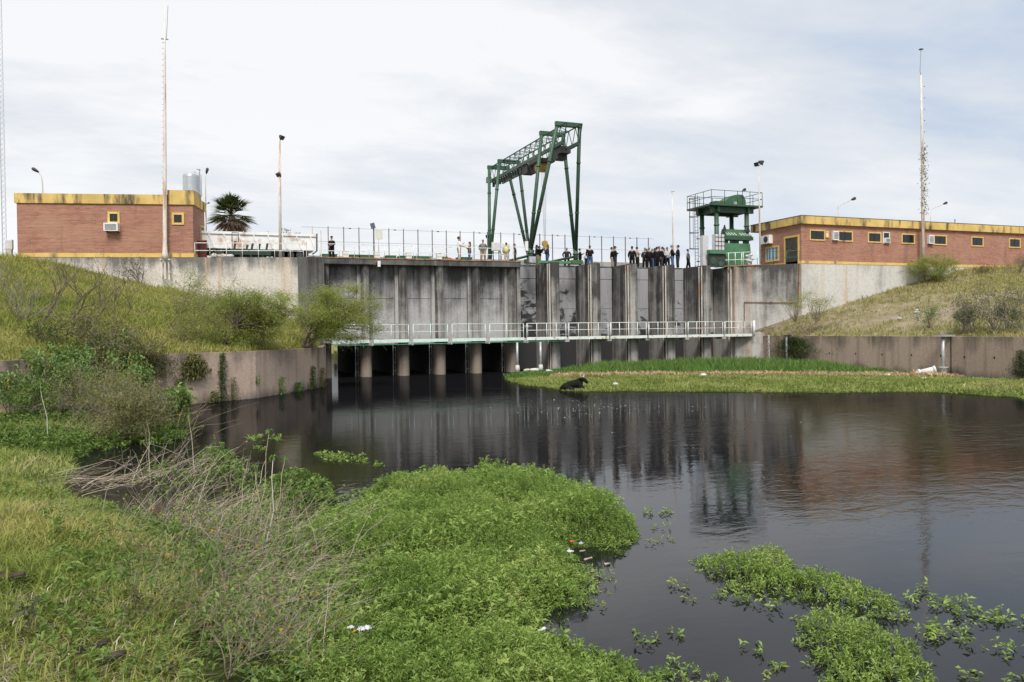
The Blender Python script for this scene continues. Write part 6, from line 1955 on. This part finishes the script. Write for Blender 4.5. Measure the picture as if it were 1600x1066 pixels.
def fan(n, side=.7, fwd=.4, up=1., bias=(0, 0)):
    return [lean3(bias[0] + RNG.normal() * side, bias[1] + RNG.normal() * fwd, up) for _ in range(n)]


B = lambda px, py: on_ground(GL, px, py)
crown_bush('big round feathery green bush leaning over the water at the left abutment', B(476, 548), (522, 492), 2.9, 2.0, 1.95, 95, 36000, 'leaf_acacia', .11, 'bark', .09, .15)
crown_bush('feathery pale green bush left of the biggest bush', B(350, 540), (378, 487), 2.1, 1.6, 1.7, 64, 15000, 'leaf_acacia', .10, 'bark', .06, .16)
crown_bush('smaller feathery green bush crowding against the pale wall', B(402, 545), (428, 492), 1.5, 1.3, 1.5, 48, 11000, 'leaf_acacia', .10, 'bark', .05, .17)
crown_bush('sparse twiggy bush with thin yellowish leaves on the left slope', B(287, 533), (296, 480), 1.7, 1.3, 1.8, 40, 4200, 'leaf_acacia', .10, 'twig_brown', .045, .2)
crown_bush('thin brown bush behind the sparse yellowish one', B(322, 515), (330, 472), 1.4, 1.2, 1.3, 34, 2600, 'leaf_olive', .10, 'twig_brown', .035, .2)
bush('bare dark sapling leaning to the right on the left slope', B(112, 504), 3.2, [lean3(.7, .1, .9), lean3(.9, .1, .45), lean3(.25, 0, 1)], 60, 'leaf_olive', .08, 'bark', 'sapling', 'sapling', r0=.055, up=.2)
bush('bare thin sapling standing left of the leaning dark one', B(66, 512), 3.3, [lean3(.25, .1, 1), lean3(.45, .1, .9)], 60, 'leaf_olive', .08, 'bark', 'sapling', 'sapling', r0=.045, up=.25)
bush('bare spreading sapling in the middle of the left slope', B(160, 490), 3.0, [lean3(-.3, .1, 1), lean3(.6, .1, .8), lean3(1.0, .1, .6)], 300, 'leaf_olive', .08, 'bark', 'sapling', 'sapling', r0=.03, up=.15)
bush('bare sapling with crossing twigs right of the spreading one', B(184, 508), 2.8, [lean3(-.4, .1, 1), lean3(.5, .1, .9)], 300, 'leaf_olive', .08, 'bark', 'sapling', 'sapling', r0=.028, up=.2)
bush('round grey leafless bush at the left edge of the slope', B(40, 505), 2.0, fan(9, .7, .5, 1.), 300, 'leaf_greygreen', .07, 'grey_bark', r0=.025, depth=4, jit=.1)
bush('small grey twiggy bush at the very left edge high on the slope', B(4, 455), 1.6, fan(7, .7, .5, 1.), 150, 'leaf_greygreen', .07, 'grey_bark', r0=.02, jit=.1)
bush('small dark shrub growing against the pale wall below the tall mast', B(222, 446), 1.9, fan(5, .7, .3, .8, (-.2, 0)), 420, 'leaf_dark', .12, 'bark', r0=.035, jit=.12)
bush('brown drooping bush hanging over the top of the left channel wall', B(150, 552), 2.3, fan(10, .9, .5, .55, (.1, -.3)), 3600, 'leaf_olive', .13, 'grey_bark', r0=.03, up=-.1, jit=.22)
bush('low olive bush on the wall top right of the drooping one', B(205, 553), 1.6, fan(8, .9, .5, .5, (.2, -.3)), 2200, 'leaf_olive', .12, 'grey_bark', r0=.025, up=-.12, jit=.25)
bush('dark low bush between grass clumps on the left slope', B(75, 540), 1.1, fan(7, .8, .5, .7), 900, 'leaf_dark', .11, 'bark', r0=.02, jit=.25)
Bn = lambda px, py: on_ground(GR, px, py)
crown_bush('sparse twiggy bush in front of the right wing wall', Bn(1264, 523), (1258, 478), 2.7, 1.6, 1.6, 34, 3800, 'leaf_acacia', .10, 'twig_brown', .06, .19)
crown_bush('olive green bush at the foot of the creeper-covered mast', (mq[0] - .4, 54.9, 7.6), (1458, 417), 2.5, 1.3, 1.25, 60, 11000, 'leaf_acacia', .12, 'bark', .06, .17)
bush('small bright green shrub on the bare right slope', Bn(1452, 514), 1.5, fan(7, .3, .2, 1.), 900, 'grass_tall', .11, 'bark', r0=.02, jit=.16)
for px, py, H_, n_, mt, lab in ((1508, 521, 2.7, 1300, 'leaf_greygreen', 'thin grey-green bush, first of the row above the right channel wall'), (1522, 520, 1.6, 1700, 'leaf_dark', 'low dense dark bush in front of the thin grey-green ones'),
                                (1553, 520, 3.0, 1500, 'leaf_greygreen', 'tallest thin grey-green bush above the right channel wall'), (1568, 521, 1.7, 1800, 'leaf_dark', 'low dense dark bush near the right edge of the slope'),
                                (1597, 521, 2.6, 1700, 'leaf_greygreen', 'grey-green bush cut by the right edge of the slope'), (1594, 428, 1.6, 900, 'leaf_olive', 'small olive bush at the top of the right slope')):
    bush(lab, Bn(px, py), H_, fan(7, .6, .4, 1.), n_, mt, .10, 'grey_bark', r0=.03, jit=.13)
for px in (1530, 1552): bush('low grass-green shrub near the top of the right slope, ' + ('left one' if px == 1530 else 'right one'), Bn(px, 428), .9, fan(6, .8, .4, .7), 420, 'leaf_olive', .10, 'bark', r0=.02, jit=.2)

# plants on the channel walls


def wall_plant(label, A, Bq, px, y0, y1, w, n, mat, size=.10, hang=False, name='wall_weed'):
    a = atL(px, y1, A, Bq); b = atL(px, y0, A, Bq)
    dd = unit(np.array([Bq[0] - A[0], Bq[1] - A[1]])); nn = np.array([dd[1], -dd[0]])
    t = thing(name, label, 'plant', tuple(a))
    u = RNG.random(n) ** (.8 if hang else 1.3); wd = w * (.35 + .65 * (1 - u if not hang else np.sin(pi * np.clip(u * .8 + .2, 0, 1))))
    P = a[None] + (b - a)[None] * u[:, None]; P[:, :2] += dd[None] * (RNG.normal(size=n) * wd * .45)[:, None] + nn[None] * (.05 + np.abs(RNG.normal(size=n)) * .14)[:, None]
    V, T, C = leaf_geo(P, unit(RNG.normal(size=(n, 3)) + np.array([0, 0, -.8 if hang else .6])), size * (.6 + .8 * RNG.random(n)), size * .35, .3); trimesh('leaves', V, T, mat, t, C)
    m = MB(); k0 = np.array([*(nn * .05), 0])
    for j in range(4): o_ = np.array([*(dd * RNG.normal() * w * .2), 0]); m.tube([a + k0, (a + b) / 2 + k0 + o_, b + k0 + o_ * 1.4], [.02, .014, .006], 5)
    m.build('stem', 'bark', t)
    return t


p1, p2, p3, p4 = pl1, pl2, pl3, pl4
wall_plant('tall dark weed growing at the foot of the left channel wall beside the marsh', p1, p2, 280, 592, 640, .42, 700, 'leaf_dark', .13)
wall_plant('tall dark vine hanging down the left channel wall into the water', p1, p2, 345, 552, 642, .36, 900, 'leaf_dark', .13)
wall_plant('bushy weed beside the tall dark vine', p1, p2, 332, 612, 640, .55, 500, 'leaf_olive', .13)
wall_plant('broad olive growth draped over the left wall top below the drooping bush', pl0, pl1, 165, 552, 600, 3.2, 2600, 'leaf_olive', .14, True, 'hanging_vine')
wall_plant('thinner olive growth draped over the left wall top right of the broad one', pl0, pl1, 226, 553, 590, 2.4, 1300, 'leaf_olive', .13, True, 'hanging_vine')
wall_plant('thin weed on the wall right of the tall dark vine', p1, p2, 363, 590, 636, .2, 240, 'leaf_olive', .11)
wall_plant('yellowish grass tuft hanging over the left wall top', p1, p2, 300, 553, 592, .8, 900, 'leaf_olive', .2, True)
wall_plant('reddish small weed sticking out of the middle of the left wall', p2, p3, 400, 586, 600, .25, 60, 'leaf_broad', .12)
wall_plant('slender green weed by the water under the left wall', p2, p3, 437, 590, 622, .42, 320, 'leaf_broad', .12)
wall_plant('bushy yellow-green weed at the waterline, right of the slender one', p2, p3, 463, 598, 615, .6, 420, 'leaf_broad', .12)
wall_plant('dark narrow weed column near the end of the left wall', p2, p3, 486, 573, 612, .5, 520, 'leaf_dark', .13)
wall_plant('small weed column closest to the end of the left wall', p2, p3, 501, 575, 605, .4, 300, 'leaf_olive', .13)
wall_plant('long brown vine curtain hanging at the corner of the left abutment', p3, p4, 522, 548, 606, 1.3, 1500, 'leaf_olive', .16, True, 'hanging_vine')
wall_plant('dense dark ivy hanging over the right channel wall', RW[0], RW[1], 1243, 527, 563, 3.4, 3000, 'leaf_dark', .15, True, 'hanging_vine')
wall_plant('grey-green weed at the foot of the right channel wall near the picture edge', RW[3], RW[4], 1598, 548, 588, 1.0, 1100, 'leaf_greygreen', .13)

# leafy weeds on the marsh flat
for px, py, H_, n_, lab in ((18, 662, 1.7, 520, 'leafy weed with yellowing leaves at the far left edge of the marsh'), (72, 655, 2.3, 520, 'tall leafy weed with some yellow leaves in front of the left wall'),
                            (112, 650, 2.6, 800, 'bushiest leafy weed in the middle of the marsh clump'), (150, 640, 2.9, 700, 'tallest leafy weed rising in front of the drooping bush'),
                            (186, 646, 2.2, 620, 'leafy weed with whitish flower stalks right of the tallest one'), (222, 650, 1.6, 520, 'low leafy weed at the right side of the marsh clump'), (284, 668, 1.2, 500, 'leafy weed at the water corner of the marsh')):
    b = atZ(px, py, .15); t = thing('leafy_weed', lab, 'weed', tuple(b))
    pt, rd, an = branching(b, fan(5, .35, .3, 1.), H_ * .5, 3, 2, .018, .35, up=.4)
    V, T, C = stalk_geo(pt, rd, np.full(len(pt), .3), 5); trimesh('stems', V, T, 'stem_green', t, C)
    P = an[RNG.integers(0, len(an), n_)] + RNG.normal(size=(n_, 3)) * .13
    V, T, C = leaf_geo(P, unit(RNG.normal(size=(n_, 3)) + np.array([0, 0, -.1])), .17 * (.6 + .8 * RNG.random(n_)), .085, .4); trimesh('leaves', V, T, 'leaf_broad', t, C)
    ny = 22; P = an[RNG.integers(0, len(an), ny)] + RNG.normal(size=(ny, 3)) * .15 - np.array([0, 0, .2])
    V, T, C = leaf_geo(P, unit(RNG.normal(size=(ny, 3)) + np.array([0, 0, -.6])), .16, .09, .4); trimesh('yellow_leaves', V, T, 'leaf_yellow', t, C)
b = atZ(165, 668, .1)
bush('olive brown tangle of dry weeds in the middle of the marsh', b, 2.3, fan(14, .8, .5, .8, (.4, 0)), 2600, 'leaf_olive', .11, 'grey_bark', r0=.02, depth=4, jit=.16)
bush('second olive tangle of dry weeds nearer to the dark pool', atZ(225, 676, .1), 1.7, fan(12, .8, .5, .7, (.5, 0)), 1800, 'leaf_olive', .10, 'grey_bark', r0=.016, depth=4, jit=.16)
for (bx, by, cx, cy, rx__, rz__, n_, mt, lab) in ((118, 655, 118, 606, 1.15, 1.15, 5200, 'leaf_broad', 'dense leafy thicket in front of the left channel wall'), (178, 660, 176, 612, 1.2, 1.05, 4200, 'leaf_acacia', 'pale feathery thicket right of the dense leafy one'),
                                               (240, 668, 240, 640, 1.1, .75, 3800, 'leaf_broad', 'low green thicket sloping down to the water corner'), (60, 665, 52, 628, .9, .8, 3000, 'leaf_marsh', 'green thicket at the left end of the marsh'), (150, 690, 205, 650, 1.2, .75, 3000, 'leaf_olive', 'dry olive thicket in front of the green ones')):
    crown_bush(lab, atZ(bx, by, .1), (cx, cy), rx__, .9, rz__, 36, n_, mt, .12 if mt != 'leaf_acacia' else .09, 'grey_bark', .022, .2, .42 if mt == 'leaf_broad' else .3, 'thicket', 'thicket')
for (px, py, H_, lab) in ((262, 905, .95, 'grey leafless twiggy shrub on the near bank above the lone dark log'), (330, 905, 1.0, 'grey leafless twiggy shrub where the bank meets the reeds'), (300, 985, .8, 'low dead twiggy shrub in the middle of the near bank'),
                          (380, 1000, .85, 'dead twiggy shrub at the left edge of the weed mat'), (425, 925, .9, 'dead brown twiggy shrub rising from the left side of the weed mat'), (350, 1062, .7, 'dead twiggy shrub at the bottom edge of the picture'), (225, 965, .7, 'small dead twiggy shrub surrounded by grass on the bank')):
    b = on_ground(GN, px, py); b[2] = max(b[2], 0)
    bush(lab, b, H_, fan(6, .6, .5, 1., (.3, 0)), 160, 'leaf_marsh', .06, 'twig_brown', 'dead_shrub', 'shrub', r0=.0065, depth=4, split=2, jit=.14, spread=.45)
b = on_ground(GN, 45, 1005)
t = thing('leafy_weed', 'small bluish broad-leaved weed in the grass at the bottom left', 'weed', tuple(b))
m = MB(); m.tube([b, b + np.array([0, 0, .3])], [.006, .004], 5); m.build('stem', 'bark', t)
n_ = 34; P = b + np.array([0, 0, .27]) + RNG.normal(size=(n_, 3)) * np.array([.08, .08, .035]); V, T, C = leaf_geo(P, rand_up(n_, 1.4), .075, .05, .2); trimesh('leaves', V, T, 'leaf_greygreen', t, C)

# fan palm behind the trailer
pb = atY(360, 330, 80); t = thing('palm_tree', 'fan palm with dry brown lower fronds behind the white trailer', 'palm tree', (pb[0], 80, 9))
pc = atY(362, 336, 80)
m = MB(); m.tube([(pb[0] - .2, 80, 8.5), (pb[0] - .2, 80, 11), (pc[0], 80, pc[2])], [.3, .26, .24], 10); m.build('trunk', 'grey_bark', t)


def fronds(n, e0, e1, ml, mat, name):
    Vs = []
    for k in range(n):
        az = RNG.random() * 2 * pi; el = e0 + (e1 - e0) * RNG.random(); d = np.array([cos(az) * cos(el), sin(az) * cos(el), sin(el)])
        pl_ = ml * (.55 + .3 * RNG.random()); hub = pc + d * pl_; sd = unit(np.cross(d, [0, 0, 1.])); nb_ = 17
        a = np.linspace(-1.35, 1.35, nb_); Dl = unit(d[None] * np.cos(a)[:, None] + sd[None] * np.sin(a)[:, None] + RNG.normal(size=(nb_, 3)) * .06)
        Vs.append(blade_geo(np.repeat(hub[None], nb_, 0), Dl, 1.0 * (.75 + .25 * np.cos(a)) * ml / 1.35,  .15, .28, np.full(nb_, RNG.random())))
        Vs.append(stalk_geo(np.array([[pc, (pc + hub) / 2, hub]]), np.full((1, 3), .02), [.5], 4))
    V, T, C = cat_geo(Vs); trimesh(name, V, T, mat, t, C)


fronds(70, -.4, 1.3, 1.6, 'palm_green', 'crown')
fronds(26, -1.2, -.35, 1.5, 'palm_dry', 'dry_skirt')

# ------------------------------------------------------------------ posts on the right wall
q = atL(1201, 522, RW[0], RW[1]); q = np.array([46.85, 57.6, 0])
q = atX(1201, 540, 46.9)
t = thing('gauge_staff', 'thin black and white water gauge staff on the right channel wall', 'gauge', (q[0], q[1], .4))
m = MB(); m.box(46.85, 46.92, q[1] - .09, q[1] + .09, .2, 2.7); m.build('board', 'white_paint', t)
m = MB()
for k in range(12): m.box(46.83, 46.848, q[1] - .088 + (.09 if k % 2 else 0), q[1] + (.088 if k % 2 else 0), .3 + .2 * k, .4 + .2 * k)
m.build('marks', 'black_rubber', t)
q = atX(1229.5, 545, 46.8)
t = thing('wall_post', 'grey steel post on the right channel wall beside the hanging ivy', 'post', (46.75, q[1], .3))
m = MB(); m.tube([(46.78, q[1], .1), (46.78, q[1], 2.62)], .09, 8); m.build('shaft', 'galvanised', t)
m = MB(); m.box(46.6, 47.2, q[1] - .15, q[1] + .15, 2.652, 2.72); m.build('bracket', 'dark_steel', t)
q = atX(1474.5, 555, 45.95)
t = thing('wall_post', 'tall grey post with a white footing by the thick white pipe', 'post', (45.95, q[1], .3))
m = MB(); m.tube([(45.9, q[1], .2), (45.9, q[1], 2.7)], .11, 10); m.build('shaft', 'galvanised', t)
m = MB(); m.box(45.4, 46.7, q[1] - .3, q[1] + .3, 2.652, 2.76); m.build('bracket', 'galvanised', t)
m = MB(); m.tube([(45.9, q[1], .05), (45.9, q[1], .55), (45.9, q[1], .62)], [.30, .26, .34], 10); m.build('footing', 'concrete_pale', t)
q = atL(1178, 518, wa, wb)
t = thing('marker_post', 'short white marker post at the right end of the walkway', 'post', (q[0] - .3, q[1] - .4, 2.7))
m = MB(); m.tube([(q[0] - .3, q[1] - .4, 2.6), (q[0] - .3, q[1] - .4, 4.05)], .10, 8); m.build('shaft', 'white_paint', t)
q = on_ground(GS, 1412, 588)
t = thing('white_pipe', 'broken length of thick white pipe lying on the shore by the right wall', 'pipe', tuple(q))
e1 = atY(1462, 577, q[1] - 1.2); e0 = atY(1432, 584, q[1] - .5); s0 = atY(1417, 589, q[1])
m = MB(); m.tube([e0, e1], .19, 12); m.tube([e0 + (e1 - e0) * .1, e0 + (e1 - e0) * .22], .25, 12); m.tube([e1 - (e1 - e0) * .12, e1], .23, 12); m.build('section', 'white_dirty', t)
m = MB(); m.tube([s0, e0], .17, 12); m.build('rusted_section', 'rust_strip', t)

# ------------------------------------------------------------------ litter, stones, logs


def rock(label, p, s, mat='stone', name='stone', cat='stone', group=None):
    t = thing(name, label, cat, tuple(p), group=group)
    m = MB(); m.ball(p + np.array([0, 0, s[2] * .4]), s, 9, 6); m.v = [tuple(np.array(v) + RNG.normal(size=3) * min(s) * .16) for v in m.v]
    m.build('body', mat, t); return t


labs = ['first of the pale stones beside the free-standing grey pipe post', 'low pale stone left of the grey pipe post footing', 'pale stone just right of the grey pipe post', 'white stone right of the grey pipe post, the brightest one',
        'small white lump on the straw line left of the cow', 'small pale lump right behind the cow', 'white lump in the straw right of the cow', 'pale rag at the water line in front of the straw', 'white block left of the broken white pipe', 'white lump near the start of the broken pipe', 'pale crumb below the broken white pipe']
for (px, py, s_), l_ in zip(((824, 580, .3), (835, 581, .35), (858, 582, .25), (856, 581, .22), (898, 585, .13), (908, 586, .1), (1098, 588, .22), (961, 602, .16), (1386, 588, .2), (1408, 588, .18), (1444, 592, .13)), labs):
    p = on_ground(GS, px, py); rock(l_, p, (s_ * 1.3, s_, s_ * .6), 'stone' if 'stone' in l_ else 'plastic_white', 'stone' if 'stone' in l_ else 'litter', 'stone' if 'stone' in l_ else 'litter')
for px, py, s_, mt, l_ in ((1404, 499, .22, 'plastic_white', 'white rag on the bare right slope'), (1432, 489, .25, 'plastic_blue_grey', 'bluish bag on the bare right slope'), (1434, 486, .18, 'plastic_white', 'small white bag just above the bluish bag'), (1326, 492, .12, 'plastic_white', 'tiny white scrap at the left end of the bare slope'), (1545, 504, .12, 'plastic_white', 'small white scrap among the dark bushes')):
    rock(l_, on_ground(GR, px, py), (s_, s_ * .8, s_ * .5), mt, 'litter', 'litter')


def film(label, px, py, w, d, mat, z=.12, name='plastic_bag', cat='bag'):
    """crumpled sheet of plastic"""
    c = atZ(px, py, z); n_ = 9; g_ = np.linspace(-1, 1, n_); X, Y = np.meshgrid(g_, g_)
    r_ = np.clip(1.15 - np.hypot(X, Y) * .6, .3, 1)
    Zc = np.abs(RNG.normal(size=X.shape)) * .09 * (w + d) + .10 * w * (1 - X ** 2) * (1 - Y ** 2)
    t = thing(name, label, cat, tuple(c))
    V = np.stack([c[0] + X * w * r_ + RNG.normal(size=X.shape) * w * .06, c[1] + Y * d * r_ + RNG.normal(size=X.shape) * d * .06, c[2] + Zc], -1).reshape(-1, 3)
    i = np.arange(n_ * n_).reshape(n_, n_); a, b, e, f = i[:-1, :-1].ravel(), i[:-1, 1:].ravel(), i[1:, 1:].ravel(), i[1:, :-1].ravel()
    trimesh('film', V, np.concatenate([np.stack([a, b, e], 1), np.stack([a, e, f], 1)]), mat, t)


film('crumpled red plastic wrapper at the edge of the big weed mat', 894, 847, .075, .055, 'plastic_red', .22)
film('crumpled grey-white bag just right of the red wrapper', 908, 850, .07, .05, 'plastic_blue_grey', .16)
film('bluish white plastic bag below the red wrapper', 891, 863, .10, .08, 'plastic_white', .12)
film('torn white plastic sheet lying on the near weed mat', 570, 985, .13, .10, 'plastic_white', .38)
film('small white plastic scrap left of the torn white sheet', 548, 982, .07, .06, 'plastic_white', .36)


def plank(label, px, py, ln_, w, ang, mat, z=.03, name='driftwood', cat='wood'):
    c = atZ(px, py, z); d_ = np.array([cos(ang), sin(ang), .04]); t = thing(name, label, cat, tuple(c))
    m = MB(); m.tube([c - d_ * ln_ / 2, c - d_ * ln_ * .42, c + d_ * ln_ * .1, c + d_ * ln_ * .45, c + d_ * ln_ / 2], [w * .4, w, w * .8, w * .9, w * .3], 7); m.v = [tuple(np.array(q) + RNG.normal(size=3) * w * .3) for q in m.v]; m.build('body', mat, t)


plank('pale driftwood stick right of the bluish bag', 910, 861, .10, .012, .1, 'wood_bleached', .08)
plank('short pale log at the edge of the weed mat', 919, 873, .16, .018, .3, 'wood_bleached', .08)
plank('dark-sided pale block floating free beside the weed mat', 949, 881, .10, .016, .15, 'wood_bleached', .02)
plank('pale stick on the lower tip of the weed mat', 927, 893, .08, .011, -.2, 'wood_bleached', .06)
plank('white stick at the notch of the big weed mat', 846, 984, .10, .016, .2, 'white_paint', .06)
for (px, py, ln_, w, a, l_) in ((98, 1022, .42, .035, 1.2, 'brown broken branch stump in the bottom left grass'), (130, 1030, .5, .03, .5, 'log with a pale broken end in the bottom left grass'), (150, 1045, .5, .035, .3, 'dark log below the pale-ended one'), (235, 1060, .5, .04, -.4, 'brown log at the bottom edge right of the dark log'), (4, 905, .5, .045, -.5, 'dark log half hidden in the grass at the left edge')):
    p = on_ground(GN, px, py); t = thing('log', l_, 'log', tuple(p)); d_ = np.array([cos(a), sin(a), .12]); c = p + np.array([0, 0, .05])
    m = MB(); m.tube([c - d_ * ln_ / 2, c, c + d_ * ln_ * .4, c + d_ * ln_ / 2], [w * .7, w * .9, w * .8, w * .5], 9); m.v = [tuple(np.array(q) + RNG.normal(size=3) * w * .22) for q in m.v]; m.build('trunk', 'log_dark', t)
# specks of foam and leaf bits adrift
n_ = 420; sel = RNG.random(n_)
px = np.where(sel < .55, 860 + RNG.normal(size=n_) * 60 + 60, np.where(sel < .8, 190 + RNG.normal(size=n_) * 35, 1090 + RNG.normal(size=n_) * 180)); py = np.where(sel < .55, 638 + RNG.normal(size=n_) * 7, np.where(sel < .8, 735 + RNG.normal(size=n_) * 18, 650 + RNG.random(n_) * 90))
keepf = RNG.random(n_) > np.where(sel < .55, .1, .55); px, py = px[keepf], py[keepf]; n_ = len(px); P = np.array([atZ(a, b, .012) for a, b in zip(px, py)]); a = RNG.random(n_) * 6.3
sc_ = np.clip(np.hypot(P[:, 0], P[:, 1]) / 40, .3, 1)
V, T, C = leaf_geo(P, np.stack([np.cos(a), np.sin(a), np.zeros(n_)], 1), .085 * sc_ * (.4 + RNG.random(n_)), .035 * sc_, 0)
tag(trimesh('foam_specks', V, T, 'plastic_blue_grey', None, C), kind='stuff')
